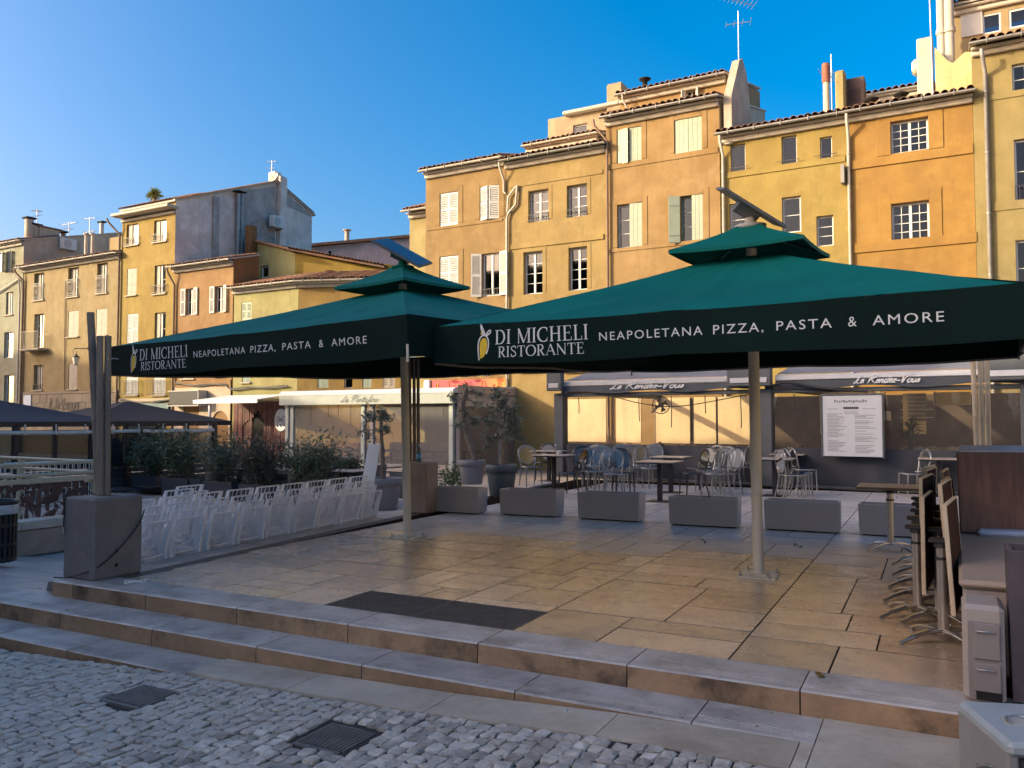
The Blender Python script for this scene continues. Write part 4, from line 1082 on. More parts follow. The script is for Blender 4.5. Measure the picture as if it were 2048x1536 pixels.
# roofs: front slope up to the ridge, back slope down
mb = MB(); mb.M = lmap(ROW)
def slope(a, za, b, zb_, x0=g0_ - .05, x1=g1_ + .12):
    lo = [(x0, -a, za), (x1, -a, za), (x1, -b, zb_), (x0, -b, zb_)]
    mb.add(lo + [(x, y, z + .12) for x, y, z in lo], [(0, 1, 2, 3), (7, 6, 5, 4), (0, 4, 5, 1), (1, 5, 6, 2), (2, 6, 7, 3), (3, 7, 4, 0)], False)
slope(-.15, prof[0][1] - .05, up[0], up[1]); slope(up[0], up[1], dback + .2, zback - .1)
rf = mb.build('roof', mEave, root, True)
tm = tile_mesh(2.2, .235).mesh('roof_tile', [mTile]); n = int((g1_ - g0_) / .235); pt_ = math.atan2(up[1] - prof[0][1], up[0])
for i in range(n + 1): inst(tm, 'roof_tile', rf, ROW.P(g0_ + .235 * i, prof[0][1] + .07, .18) - root.location, (pt_, random.gauss(0, .02), ROW.a))
# rim tiles along the gable
for i in range(22):
    t_ = i / 22; mb2 = None
    inst(tm, 'verge_tile', rf, GW.P(up[0] * t_, prof[0][1] + (up[1] - prof[0][1]) * t_ + .1, .05) - root.location, (pt_, 0, ROW.a), (1, .16, .8))
    inst(tm, 'verge_tile', rf, GW.P(up[0] + (dback - up[0]) * t_, up[1] + (zback - up[1]) * t_ + .1, .05) - root.location, (math.atan2(zback - up[1], dback - up[0]), 0, ROW.a), (1, .1, .8))
mb = MB(); mb.M = lmap(ROW); mb.cbox(((g0_ + g1_) / 2 + .05, .3, hz(290, 427)), (g1_ - g0_ + .3, .75, .16), .03); mb.cbox(((g0_ + g1_) / 2, .06, zG - .1), (g1_ - g0_, .12, .16), .03); mb.build('cornice', mEave, root, True)
pipe(root, ROW, [(hu(233, 442), hz(233, 442), .6), (hu(236, 448), hz(236, 450), .55), (hu(243, 466), hz(243, 470), .1), (hu(243, 470), -1, .1)], 0, .06, mPipeB)
band(root, ROW, g0_ + .05, g1_ - .05, hz(295, 800), .16, 0, mSill, .06)
mb = MB(); mb.M = lmap(ROW); mb.cbox((hu(300, 815), .1, hz(300, 822)), (g1_ - g0_ - 1, .2, .8), .02); mb.build('shop_front', mat('teal_shop_paint', (.10, .16, .16), .6, .15, 4), root, True)
mb = MB(); mb.M = lmap(ROW); mb.box(((g0_ + g1_) / 2, .02, .5), (g1_ - g0_ - 1, .06, 2.4)); mb.build('shop_glass', mat('shop_glass_dark', (.03, .035, .04), .08, .2, 3), root, True)
# AC, dish, aerials, yucca
def ac_unit(label, M, group='air conditioners on the gables'):
    t = thing('air_conditioner', label, 'air conditioner', M.translation, 0, group); t.rotation_euler = M.to_euler()
    mb = MB(); mb.cbox((0, 0, 0), (.95, .38, .7), .03); mb.build('casing', mAC, t)
    mb = MB(); mb.lathe([(.27, 0), (.27, .012)], (0, 0, 0), 20); o = mb.build('fan_grille', mGreyW, t); o.location = (-.15, -.192, 0); o.rotation_euler = (math.pi / 2, 0, 0)
    mb = MB()
    for x in (-.33, .33): mb.box((x, .15, -.4), (.04, .5, .05)); mb.box((x, .36, -.2), (.04, .04, .4))
    mb.build('bracket', mZinc, t)
def wmat(wl, u, z, d): m = Matrix.Rotation(math.atan2(wl.U.y, wl.U.x), 4, 'Z'); m.translation = wl.P(u, z, d); return m
GWm = GW
ac_unit('white air conditioner high on the grey gable of the golden house', wmat(GW, gu(543, 446)[0], gu(543, 446)[1], .45))
mb = MB(); mb.M = lmap(GW); mb.tube([(gu(545, 465)[0], .25, gu(545, 465)[1]), (gu(546, 490)[0], .2, gu(546, 500)[1])], .04, 6); mb.build('pipe', mAC, root, True)
d_ = thing('satellite_dish', 'round satellite dish beside the chimney on the ridge of the grey gable', 'dish', GW.P(gu(542, 355)[0], gu(542, 355)[1], .2))
mb = MB(); mb.lathe([(.02, -.1), (.2, -.07), (.34, -.01), (.36, 0), (.33, .0), (.2, -.05), (.02, -.08)], (0, 0, 0), 22, False); o = mb.build('reflector', mEave, d_); o.rotation_euler = (R(62), 0, R(-30))
mb = MB(); mb.tube([(0, 0, 0), (-.1, -.3, .1)], .015, 5); mb.tube([(0, 0, 0), (.1, .3, -.3)], .025, 6); mb.build('arm', mAlu, d_)
mb = MB(); mb.M = lmap(GW); a = gu(557, 370)[0]; mb.cbox((a, -.3, gu(557, 368)[1] + .25), (.55, .6, 1.0), .03); tag(mb.build('chimney', P_GREY), 'grey chimney on the ridge of the big gable, behind the satellite dish', 'chimney')
aerial('aerial', 'television aerial above the satellite dish on the grey gable', GW.P(gu(546, 350)[0], gu(546, 352)[1], -.1), 1.0, [(.9, .7, 4, 2.8, .05), (.5, .5, 3, 2.9, .1)])
y_ = at(309, 402, 47.5); yk = thing('yucca', 'spiky yucca growing on the roof of the golden house', 'plant', y_)
mb = MB(); mb.tube([(0, 0, -.4), (.02, 0, .35)], .12, 7); mb.build('trunk', mat('yucca_trunk', (.2, .15, .09), .9, .2, 8), yk)
mb = MB(); rr = random.Random(4)
for i in range(130):
    d0_ = Vector((rr.gauss(0, 1), rr.gauss(0, 1), rr.gauss(.35, .8))).normalized(); x = d0_.cross(Vector((0, 0, 1))).normalized() * .03; p0 = Vector((0, 0, .4)); L_ = rr.uniform(.45, .62)
    mb.add([p0 - x, p0 + x, p0 + d0_ * L_ * .6 + x - Vector((0, 0, .02)), p0 + d0_ * L_ - Vector((0, 0, .1)), p0 + d0_ * L_ * .6 - x], [(0, 1, 2, 3, 4)], False)
mb.build('leaf_crown', mat('yucca_leaf', (.22, .25, .06), .6, .2, 6, stain=(.35, .28, .09), stain_scale=3), yk)
# roof clutter above the sand house
CG = Wall(ROW.P(w1, 0, 0)[:2], 0); CG.U = -ROW.N; CG.N = Vector((CG.U.y, -CG.U.x, 0))
def cg(px, py): return CG.hit(px, py)
mb = MB(); mb.M = lmap(CG); a1 = cg(240, 470)
mb.prism([(0.0, .0, 9), (a1[0], .0, 9), (a1[0], .0, a1[1]), (.2, .0, cg(50, 484)[1])], 0, (0, -.3, 0)); bg_ = tag(mb.build('gable_wall', P_BUFF), 'long buff gable wall rising behind the sand house roof', 'wall')
ac_unit('white air conditioner on the long buff gable behind the sand house', wmat(CG, cg(130, 490)[0], cg(130, 490)[1], .35))
for i, (px, t_, b_, wd_, m_, lab) in enumerate(((68, 434, 485, .5, P_BUFF, 'slim tall chimney pot with a dark cowl, leftmost above the buff gable'), (80, 447, 485, .55, P_BUFF, 'short brown chimney beside the slim tall pot'), (103, 455, 480, 1.3, P_BUFF, 'broad chimney block on the buff gable'), (213, 442, 478, .28, mGreyW, 'thin flue with an open box cowl near the golden house'), (136, 462, 480, .3, mTerra, 'small clay pot flue between the broad chimney and the aerials'))):
    u_, zt_ = cg(px, t_); zb_ = cg(px, b_)[1] - .5; c = thing('chimney', lab, 'chimney', CG.P(u_, zb_, -.5))
    mb = MB(); mb.M = lmap(CG)
    if wd_ < .6: mb.tube([(u_, -.5, zb_), (u_, -.5, zt_ - .1)], wd_ * .5, 10)
    else: mb.cbox((u_, -.5, (zb_ + zt_) / 2), (wd_, .7, zt_ - zb_), .03)
    mb.build('shaft', m_, c, True)
    mb = MB(); mb.M = lmap(CG); mb.cbox((u_, -.5, zt_ - .02), (wd_ * 1.25, .6 if wd_ < .6 else .85, .1), .02); mb.build('cowl', mTile if wd_ > .6 else mDark, c, True)
aerial('aerial', 'television aerial beside the slim chimney pot, leftmost on the skyline', CG.P(cg(84, 470)[0], cg(84, 470)[1], -.6), 1.7, [(1.6, .9, 5, 2.4, .1), (1.3, .6, 4, .4, .3)])
aerial('aerial', 'wide flat television aerial above the middle of the buff gable', CG.P(cg(148, 480)[0], cg(148, 480)[1], -.6), 1.25, [(1.15, 1.4, 6, 2.7, -.05), (.8, .6, 4, 2.5, 0)])
aerial('aerial', 'arrow shaped television aerial on the buff gable next to the golden house', CG.P(cg(190, 476)[0], cg(190, 476)[1], -.6), 1.5, [(1.4, 1.0, 4, 2.8, .02), (.5, 1.1, 7, 2.6, 0)])
# small dormer block on the sand house roof
mb = MB(); mb.M = lmap(ROW)
mb.cbox((hu(197, 500), -1.6, 11.6), (1.3, 1.0, 1.3), .03); tag(mb.build('chimney', P_H13), 'squat sand coloured chimney block on the sand house roof', 'chimney')
for i, px in enumerate((172, 185)):
    mb = MB(); mb.M = lmap(ROW); u_ = hu(px, 500, -1.2); mb.tube([(u_, -1.2, 11.0), (u_, -1.2, hz(px, 470, -1.2))], .1, 8); mb.tube([(u_, -1.2, hz(px, 470, -1.2)), (u_, -1.2, hz(px, 467, -1.2))], .17, 8)
    tag(mb.build('flue_pipe', mEave), ['cream flue pipe left of its twin on the sand house roof', 'cream flue pipe beside the squat sand coloured chimney'][i], 'flue')
# salmon house with white shutters, lower
k0, k1 = g1_, hu(466, 600)
zK = 9.58
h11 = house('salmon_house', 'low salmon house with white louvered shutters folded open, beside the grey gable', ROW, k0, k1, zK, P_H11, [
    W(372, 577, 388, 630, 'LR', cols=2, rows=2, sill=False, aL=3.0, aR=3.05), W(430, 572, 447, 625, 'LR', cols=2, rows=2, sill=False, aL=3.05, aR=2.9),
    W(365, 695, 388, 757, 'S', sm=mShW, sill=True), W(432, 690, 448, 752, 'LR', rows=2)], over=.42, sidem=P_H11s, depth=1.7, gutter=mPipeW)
band(h11, ROW, k0 + .3, k1 - .02, hz(410, 768), .35, 0, P_H11, .06)
pipe(h11, ROW, [(hu(347, 545), zK, .42), (hu(348, 550), zK - .25, .4), (hu(352, 575), zK - .9, .1), (hu(352, 575), -1, .1)], 0, .06, mPipeB)
# cream ground floor of the salmon house: arched pale blue door, square vent, dark shop box sign
mGF = plaster('beige_ground_floor', (.50, .40, .28), (.44, .34, .23))
mb = MB(); mb.M = lmap(ROW)
ua, ub = hu(424, 850, .06), hu(456, 850, .06); uc = (ua + ub) / 2; r_ = (ub - ua) / 2; zs = hz(440, 822, .06) - r_
arc = [(uc + r_ * math.cos(t), zs + r_ * math.sin(t)) for t in [math.pi * i / 14 for i in range(15)]]
k2 = hu(466, 800); zt_ = hz(410, 772)
op = (hu(366, 830, .06), hu(398, 830, .06), -1.3, hz(380, 812, .06))
vt = (hu(430, 800, .06), hu(443, 800, .06), hz(436, 808, .06), hz(436, 793, .06))
facade(mb, ROW, k0 + .01, ua - .15, -1.3, zt_, [op, (vt[0], ua - .15, vt[2], vt[3])], .06, .3)
mb.M = lmap(ROW)
outer = [(ua - .15, -1.3), (ua - .15, zt_), (k1 - .01, zt_), (k1 - .01, -1.3)]
ring = [(ub, -1.3)] + arc + [(ua, -1.3)]
top = [(k1 - .01, -1.3)] + [(k1 - .01, zt_)] * 1 + [(ua - .15, zt_)] + [(ua - .15, -1.3)]
poly = [(k1 - .01, -1.3), (k1 - .01, zt_), (ua - .15, zt_), (ua - .15, -1.3), (ua, -1.3)] + arc[::-1] + [(ub, -1.3)]
mb.add([(u, .06, z) for u, z in poly], [tuple(range(len(poly)))], False)
for (a, za), (b, zb2) in zip(ring, ring[1:]): mb.add([(a, .06, za), (b, .06, zb2), (b, -.25, zb2), (a, -.25, za)], [(0, 1, 2, 3)], True)
o = mb.build('ground_floor', mGF, h11, True)
mb = MB(); mb.M = lmap(ROW); mb.add([(u, -.2, z) for u, z in ring], [tuple(range(len(ring)))], False)
dr = mb.build('arched_door', mat('pale_blue_door', (.34, .40, .50), .6, .1, 4), h11, True)
for i in range(3):
    for j in range(7):
        mb = MB(); mb.M = lmap(ROW); uu = ua + (ub - ua) * (i + .5) / 3; z_ = -1.0 + .42 * j + .2
        if z_ + .2 > zs and abs(uu - uc) > r_ * .5: continue
        if z_ + .25 > zs + r_: continue
        mb.cbox((uu, -.185, z_), ((ub - ua) / 3 - .05, .03, .37), .01); mb.build('door_panel', MATS['pale_blue_door'], dr, True)
sb = thing('shop_sign', 'black box sign over the dark doorway of the salmon house', 'sign', ROW.P(hu(378, 798), hz(378, 806), .3))
mb = MB(); mb.M = lmap(ROW); mb.cbox((hu(376, 797, .3), .35, hz(376, 797, .3)), (2.15, .5, .72), .02); mb.build('box', mat('black_sign_box', (.02, .022, .026), .4, .2, 4), sb, True)
mb = MB(); mb.M = lmap(ROW)
for zz in (.38, -.38): mb.box((hu(376, 797, .3), .36, hz(376, 797, .3) + zz), (2.3, .56, .05))
mb.box((hu(376, 797, .3) + 1.15, .36, hz(376, 797, .3)), (.05, .56, .8)); mb.build('frame', mGreyW, sb, True)
# lemon corner house with hip roof, saffron and rose houses behind
j0, j1 = hu(468, 600), hu(597, 600)
zL = 8.1
h8 = house('lemon_house', 'low lemon house with sage shutters and a dark red plank shop front at street level', ROW, j0, j1, zL, P_H8, [W(483, 604, 503, 640, 'S', sm=mShG, sill=False), W(485, 700, 500, 764, 'S', sm=mShD, ss='plank')], over=.42, depth=2.4, pitch=17, gutter=mPipeW)
EW = Wall(ROW.P(j1, 0, 0)[:2], 9)       # wall turning to face the camera
p2 = EW.hit(845, 700)[0]
h8b = house('amber_house', 'amber house with plain green shutters behind the white restaurant canopy', EW, .01, p2, 8.1, P_H8b, [W(635, 700, 657, 776, 'S', sm=mShG, ss='plank', sill=False), W(688, 700, 705, 776, 'c', cols=1, rows=2, sill=False, curtain=.8), W(725, 700, 743, 776, 'S', sm=mShG, ss='plank', sill=False), W(766, 700, 790, 776, 'S', sm=mShT, sill=False),
    W(640, 618, 660, 670, 'S', sm=mShG, sill=False)], over=.42, depth=2.2, pitch=17, gutter=mPipeW)
# red plank shop front of the lemon house
mPl = mat('dark_red_planks', (.11, .035, .03), .7, .3, 3, stain=(.2, .12, .1), stain_scale=4, rnd=.25)
sf = thing('plank_shop_front', 'dark red vertical plank shop front with a pointed arch doorway', 'shop front', ROW.P(hu(520, 850), -1.2, .1))
a, b = hu(467, 850, .15), hu(572, 850, .15); zt_ = hz(520, 803, .15); n = 22; rr = random.Random(8)
dc = (hu(511, 850), hu(529, 850)); dz = hz(520, 822)
for i in range(n):
    x = a + (b - a) * (i + .5) / n; z0_ = -1.2
    if dc[0] - .1 < x < dc[1] + .1: z0_ = dz - 1.1 * abs(x - (dc[0] + dc[1]) / 2) ** 1.2 * 1.2
    elif dc[0] - .75 < x < dc[0] + .1: z0_ = dz - .45 - 1.0 * abs(x - dc[0] + .25) ** 1.5
    mb = MB(); mb.M = lmap(ROW); mb.cbox((x, .15 + rr.uniform(-.01, .01), (z0_ + zt_) / 2), ((b - a) / n - .01, .05, zt_ - z0_), .008); mb.build('plank', mPl, sf, True)
mb = MB(); mb.M = lmap(ROW); mb.box(((dc[0] + dc[1]) / 2 - .2, .06, .5), (1.9, .05, 3.4)); mb.build('doorway', mDark, sf, True)
mb = MB(); mb.M = lmap(ROW); mb.box((dc[0] - .42, .1, .4), (.62, .04, 2.6)); mb.build('door_leaf', mat('brown_door', (.14, .07, .055), .7, .2, 4), sf, True)
ov = thing('oval_sign', 'white oval restaurant sign on the dark red planks', 'sign', ROW.P(hu(559, 840, .3), hz(559, 840, .3), .22))
mb = MB(); pts = [(.66 * .62 * math.cos(t), 0, .86 * .62 * math.sin(t)) for t in [i * math.pi / 14 for i in range(28)]]; mb.prism(pts, 0, (0, .05, 0)); o = mb.build('plate', mat('sign_white', (.72, .73, .75), .5, .03, 4), ov)
o.rotation_euler = (0, 0, ROW.a)
for nm, strokes in (('scroll_mark', [[(-.22, .14), (-.12, .12), (0, .02), (.12, .12), (.22, .14)], [(-.2, -.12), (-.1, -.08), (0, 0), (.1, -.08), (.2, -.12)]]), ('name_line', [[(-.24, .0), (.24, -.0)]]), ('berry_mark', [[(-.2, -.2), (-.14, -.26)], [(-.02, -.16), (.03, -.26)], [(.12, -.2), (.2, -.22)]])):
    mb = MB()
    for s_ in strokes: mb.tube([(x * 1.25, -.012, z * 1.25) for x, z in catmull([(x, z, 0) for x, z in s_], 4) and [(p.x, p.y) for p in catmull([(x, z, 0) for x, z in s_], 4)]], .012 if nm != 'berry_mark' else .035, 5)
    o = mb.build(nm, mRail, ov); o.rotation_euler = (0, 0, ROW.a)
# small white awning of the plank shop
aw = thing('white_awning', 'small white folding awning on two posts over the dark red plank front', 'awning', ROW.P(hu(520, 800), -1.2, 1))
mAw = mat('white_canvas', (.72, .72, .72), .7, .06, 3); za, zb2 = hz(515, 791, .5), hz(510, 800, 2.3)
mb = MB(); mb.M = lmap(ROW); mb.prism([(a - .1, .3, za), (b + .3, .3, za), (b + .3, 2.3, zb2), (a - .4, 2.3, zb2)], 0, (0, 0, .04)); mb.box(((a + b) / 2, 2.3, zb2 - .05), (b - a + .7, .05, .16)); mb.build('canopy', mAw, aw, True)
for x in (a + .55,):
    mb = MB(); mb.M = lmap(ROW); mb.box((x, 2.1, (zb2 - 1.2) / 2), (.1, .1, zb2 + 1.2)); mb.build('post', mAw, aw, True)
# saffron house behind
SW = Wall(at(590, 560, 44.5)[:2], 9)
sv0, sv1 = 0, SW.hit(760, 560)[0]
zs_ = SW.hit(590, 506)[1]
h9 = house('saffron_house', 'bright saffron house with a sloping tiled verge behind the low lemon house', SW, sv0, sv1 + 2, SW.hit(745, 538)[1], P_H9, [W(651, 536, 666, 566, 'c', cols=1, rows=1, sill=False, fm=mGreyW)], depth=6, rf=False, gutter=False)
mb = MB(); mb.M = lmap(SW); zr_ = SW.hit(745, 538)[1]
mb.prism([(0, .0, zr_), (sv1 + 2, 0, zr_), (sv1 + 2, 0, zr_ - .6), (sv1, 0, zr_ + .02), (0.0, 0, zs_)], 0, (0, -6, 0)); mb.build('gable_wall', P_H9, h9, True)
mb = MB(); mb.M = lmap(SW)
A_, B_ = Vector((-.3, .25, zs_ + .1)), Vector((sv1 + .3, .25, zr_ + .0)); mb.add([A_, B_, B_ + Vector((0, -6, 0)), A_ + Vector((0, -6, 0)), *[p + Vector((0, 0, .12)) for p in (A_, B_, B_ + Vector((0, -6, 0)), A_ + Vector((0, -6, 0)))]], [(0, 1, 2, 3), (4, 5, 6, 7), (0, 1, 5, 4), (3, 2, 6, 7), (0, 3, 7, 4), (1, 2, 6, 5)], False)
rf = mb.build('roof', mTile, h9, True)
vt_ = tile_mesh(.5, .24).mesh('verge_tile', [mTile]); nv = 26; ang_ = math.atan2(B_.z - A_.z, B_.x - A_.x)
for i in range(nv): p = A_ + (B_ - A_) * ((i + .5) / nv); inst(vt_, 'verge_tile', rf, SW.P(p.x, p.z + .12, .3) - h9.location, (0, -ang_, 0))
# pale wing of the saffron house with the diagonal shadow
LW = Wall(SW.O[:2], 29 + 4)
l0 = LW.hit(502, 560)[0]
mb = MB(); mb.M = lmap(LW); rc = (LW.hit(521, 545)[0], LW.hit(537, 545)[0], LW.hit(530, 555)[1], LW.hit(530, 531)[1])
facade(mb, LW, l0, -.01, 6.0, LW.hit(545, 548)[1] + .001, [rc]); mb.M = lmap(LW); zl = LW.hit(545, 548)[1]
zz = max(zl, rc[3])
mb = MB(); facade(mb, LW, l0, -.01, 6.0, rc[3] + .05, [rc]); mb.M = lmap(LW)
mb.add([(-.01, 0, rc[3] + .05), (l0, 0, rc[3] + .05), (l0, 0, LW.hit(508, 480)[1]), (l0 + .6, 0, LW.hit(520, 484)[1]), (-.01, 0, zs_)], [(0, 1, 2, 3, 4)], False)
mb.add([(l0, 0, 6), (l0, -5, 6), (l0, -5, LW.hit(508, 480)[1]), (l0, 0, LW.hit(508, 480)[1])], [(0, 1, 2, 3)], False)
mb.build('wing_wall', P_H8, h9, True); window(h9, LW, rc, 'c', cols=1, rows=1, sill=False)
mb = MB(); mb.M = lmap(LW); za, zb2 = LW.hit(508, 480)[1], zs_
q = [(l0 - .1, .2, za + .02), (.1, .2, zb2 + .05), (.1, -5, zb2 + .05), (l0 - .1, -5, za + .02)]; mb.add(q + [(x, y, z + .13) for x, y, z in q], [(0, 1, 2, 3), (4, 5, 6, 7), (0, 1, 5, 4), (1, 2, 6, 5), (2, 3, 7, 6), (3, 0, 4, 7)], False)
mb.build('wing_roof', mTile, h9, True)
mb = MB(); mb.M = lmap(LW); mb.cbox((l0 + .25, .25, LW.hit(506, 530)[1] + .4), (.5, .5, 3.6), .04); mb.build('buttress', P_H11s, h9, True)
# rose house behind
PWl = Wall(at(700, 520, 56)[:2], -12)
r0, r1 = PWl.hit(617, 520)[0], PWl.hit(850, 500)[0]
mb = MB(); mb.M = lmap(PWl); z_a, z_b = PWl.hit(617, 495)[1], PWl.hit(790, 470)[1]
h10 = thing('rose_house', 'plain rose pink house wall with a shallow tiled roof behind the saffron house', 'house', PWl.P(r0, 4))
mb.prism([(r0, 0, 3), (r1, 0, 3), (r1, 0, z_b), (r0, 0, z_a)], 0, (0, -6, 0)); mb.build('wall', P_H10, h10, True)
mb = MB(); mb.M = lmap(PWl); q = [(r0 - .2, .3, z_a), (r1, .3, z_b), (r1, -6, z_b + .2), (r0 - .2, -6, z_a + .2)]; mb.add(q + [(x, y, z + .18) for x, y, z in q], [(0, 1, 2, 3), (4, 5, 6, 7), (0, 1, 5, 4), (1, 2, 6, 5), (2, 3, 7, 6), (3, 0, 4, 7)], False)
mb.build('roof', mTile, h10, True)
window(h10, PWl, (PWl.hit(656, 508)[0], PWl.hit(664, 508)[0], PWl.hit(660, 514)[1], PWl.hit(660, 501)[1]), 'c', cols=1, rows=1, sill=False, rev=-.03)
for i, (px, py) in enumerate(((600, 505), (694, 478))):
    p = at(px, py, 52 if i == 0 else 57); mb = MB(); mb.tube([(0, 0, -.6), (0, 0, 1.2 if i == 0 else .6)], .16, 10); mb.tube([(0, 0, 1.2 if i == 0 else .6), (0, 0, 1.28 if i == 0 else .66)], .3, 10); o = mb.build('chimney', P_BUFF if i else mZinc); o.location = p
    tag(o, ['zinc flue with a flat cap right of the grey gable', 'row end chimney pot on the rose house ridge'][i], 'chimney')
# street lantern on the sand house
lp_ = ROW.P(hu(152, 720, .8), hz(152, 722, .8), .8)
la = thing('street_lantern', 'wrought iron wall lantern hanging from a scrolled bracket on the sand house', 'street lamp', lp_)
mb = MB(); q = [ROW.P(hu(196, 697), hz(196, 697), .05) - lp_, ROW.P(hu(150, 697, .8), hz(150, 697, .8), .8) - lp_]
mb.tube(q, .025, 6); e_ = q[1]; U_ = ROW.U
mb.tube([e_ + U_ * (.0 - .22 * math.sin(t)) * (1 - t / 9) + Vector((0, 0, -.22 + .22 * math.cos(t) * (1 - t / 9))) for t in [i * .4 for i in range(16)]], .018, 5)
mb.tube([q[0] - Vector((0, 0, .35)), (q[0] * .55 + q[1] * .45) - Vector((0, 0, .02))], .018, 5); mb.tube([(0, 0, .35), (0, 0, .52)], .02, 5); mb.build('bracket', mRail, la)
mb = MB(); mb.lathe([(.03, .42), (.1, .3), (.24, .22), (.25, .2), (.02, .19)], (0, 0, 0), 4, False); mb.build('lamp_hood', mRail, la)
mb = MB(); mb.lathe([(.22, .2), (.13, -.2)], (0, 0, 0), 4, False); mb.build('lamp_glass', mat('lantern_glass', (.72, .68, .55), .3, .05, 4), la)
mb = MB(); mb.lathe([(.14, -.2), (.14, -.23), (.02, -.24)], (0, 0, 0), 4); mb.build('lamp_base', mRail, la)
# overhead cables along the low houses
for i, (pts, lab) in enumerate(((((350, 768), (400, 772), (445, 769), (462, 778), (520, 776), (575, 774)), 'black cable bundle strung along the salmon and lemon houses'), (((240, 800), (300, 806), (346, 798)), 'black cable sagging along the golden house under the balconies'))):
    mb = MB(); P3 = catmull([ROW.P(hu(x, y, .12), hz(x, y, .12), .12) for x, y in pts], 6)
    for k in range(2): mb.tube([p + Vector((0, 0, .05 * k + .03 * math.sin(j * .9 + k))) for j, p in enumerate(P3)], .03, 5)
    tag(mb.build('cable', mRail), lab, 'cable')
# unseen houses on the near side of the square (behind and left of the camera), added to throw the shade over the terrace
def unseen_house(label, c, size, rz, pm):
    t = thing('added_house', label, 'house', c, rz, 'houses across the square behind the camera')
    mb = MB(); mb.box((0, 0, size[2] / 2), size); mb.build('wall', pm, t)
    mb = MB(); w_, d_, h_ = size; q = [(-w_ / 2 - .3, -d_ / 2 - .4, h_), (w_ / 2 + .3, -d_ / 2 - .4, h_), (w_ / 2 + .3, d_ / 2 + .4, h_), (-w_ / 2 - .3, d_ / 2 + .4, h_)]
    r1_ = [(-w_ / 2 - .3, 0, h_ + 1.2), (w_ / 2 + .3, 0, h_ + 1.2)]
    mb.add(q + r1_, [(0, 1, 5, 4), (2, 3, 4, 5), (0, 4, 3), (1, 2, 5), (3, 2, 1, 0)], False); mb.build('roof', mTile, t)
    for i in range(int(w_ // 2.6)):
        for j in range(int(h_ // 3)):
            mb = MB(); x = -w_ / 2 + 1.4 + i * 2.6
            mb.box((x, -d_ / 2 - .0, 1.8 + j * 3), (1.0, .1, 1.6)); mb.build('shutter', mShT, t)
OPP = 29.0
def opp(u0, u1, hgt, label, pm, depth=8):
    c = ROW.P((u0 + u1) / 2, -1.0, OPP + depth / 2); unseen_house(label, c, (u1 - u0 - .02, depth, hgt + 1.0), ROW.a + math.pi, pm)
SH = [(-92, -79.0, 20.0, 'tallest house far along the square'), (-79.0, -61.5, 15.6, 'tall house next to the tallest across the square'), (-61.5, -50, 14.6, 'ochre house across the square'), (-50, -38, 13.8, 'cream house across the square'), (-38, -26, 13.7, 'sand house across the square'), (-26, -13.5, 11.8, 'house across the square closest to the camera')]
for i, (a, b, hgt, lab) in enumerate(SH): opp(a, b, hgt, lab, [P_H13, P_H12, P_H1, P_H14, P_H13, P_H5][i])
unseen_house('corner house behind the camera on the left', Vector((-18.5, -5.5, -1)), (11, 12, 8.5), math.pi * .5, P_H13)
0 and unseen_house('long house behind the camera', Vector((4, -17, -1)), (30, 8, 13.5), math.pi, P_H14)

for i_, (cx_, cy_, wd_, hg_, pm_) in enumerate(((22.5, 10.5, 9.5, 12.5, P_H4), (23, .5, 10, 13.5, P_H8), (22.6, -10, 10.5, 12, P_H14))):  # unseen houses added to bounce warm sunlight back over the terrace
    unseen_house(['peach house at the right end of the square, out of view', 'lemon house at the right end of the square, out of view', 'cream house at the right end of the square, out of view'][i_], Vector((cx_, cy_, -1)), (wd_, 8, hg_), -math.pi / 2, pm_)
# ------------------------------------------------------------------ lettering helpers
def ribbon(mb, pts, ws, y=0.0):
    """flat ribbon in the xz plane facing -y"""
    P = [Vector((p[0], 0, p[1])) for p in pts]; n = len(P); L, Rr = [], []
    for i, p in enumerate(P):
        d = (P[min(i + 1, n - 1)] - P[max(i - 1, 0)]).normalized(); nn = Vector((-d.z, 0, d.x)); w = (ws[i] if isinstance(ws, (list, tuple)) else ws) / 2
        L.append(p + nn * w + Vector((0, y, 0))); Rr.append(p - nn * w + Vector((0, y, 0)))
    mb.add(L + Rr, [(i, i + 1, n + i + 1, n + i) for i in range(n - 1)], False)
def arcp(cx, cy, rx, ry, a0, a1, n=14): return [(cx + rx * math.cos(R(a0 + (a1 - a0) * i / n)), cy + ry * math.sin(R(a0 + (a1 - a0) * i / n))) for i in range(n + 1)]
TK, TN = .135, .05
def stem(x, a=0, b=1, lo=True, hi=True, w=TK):
    o = [([(x, a), (x, b)], w)]
    if lo: o.append(([(x - w * 1.1, a + .02), (x + w * 1.1, a + .02)], .04))
    if hi: o.append(([(x - w * 1.1, b - .02), (x + w * 1.1, b - .02)], .04))
    return o
def bowl(cx, cy, rx, ry, a0, a1, n=16):
    p = arcp(cx, cy, rx, ry, a0, a1, n); return [(p, [TN + (TK * 1.1 - TN) * abs(math.cos(R(a0 + (a1 - a0) * i / n))) for i in range(n + 1)])]
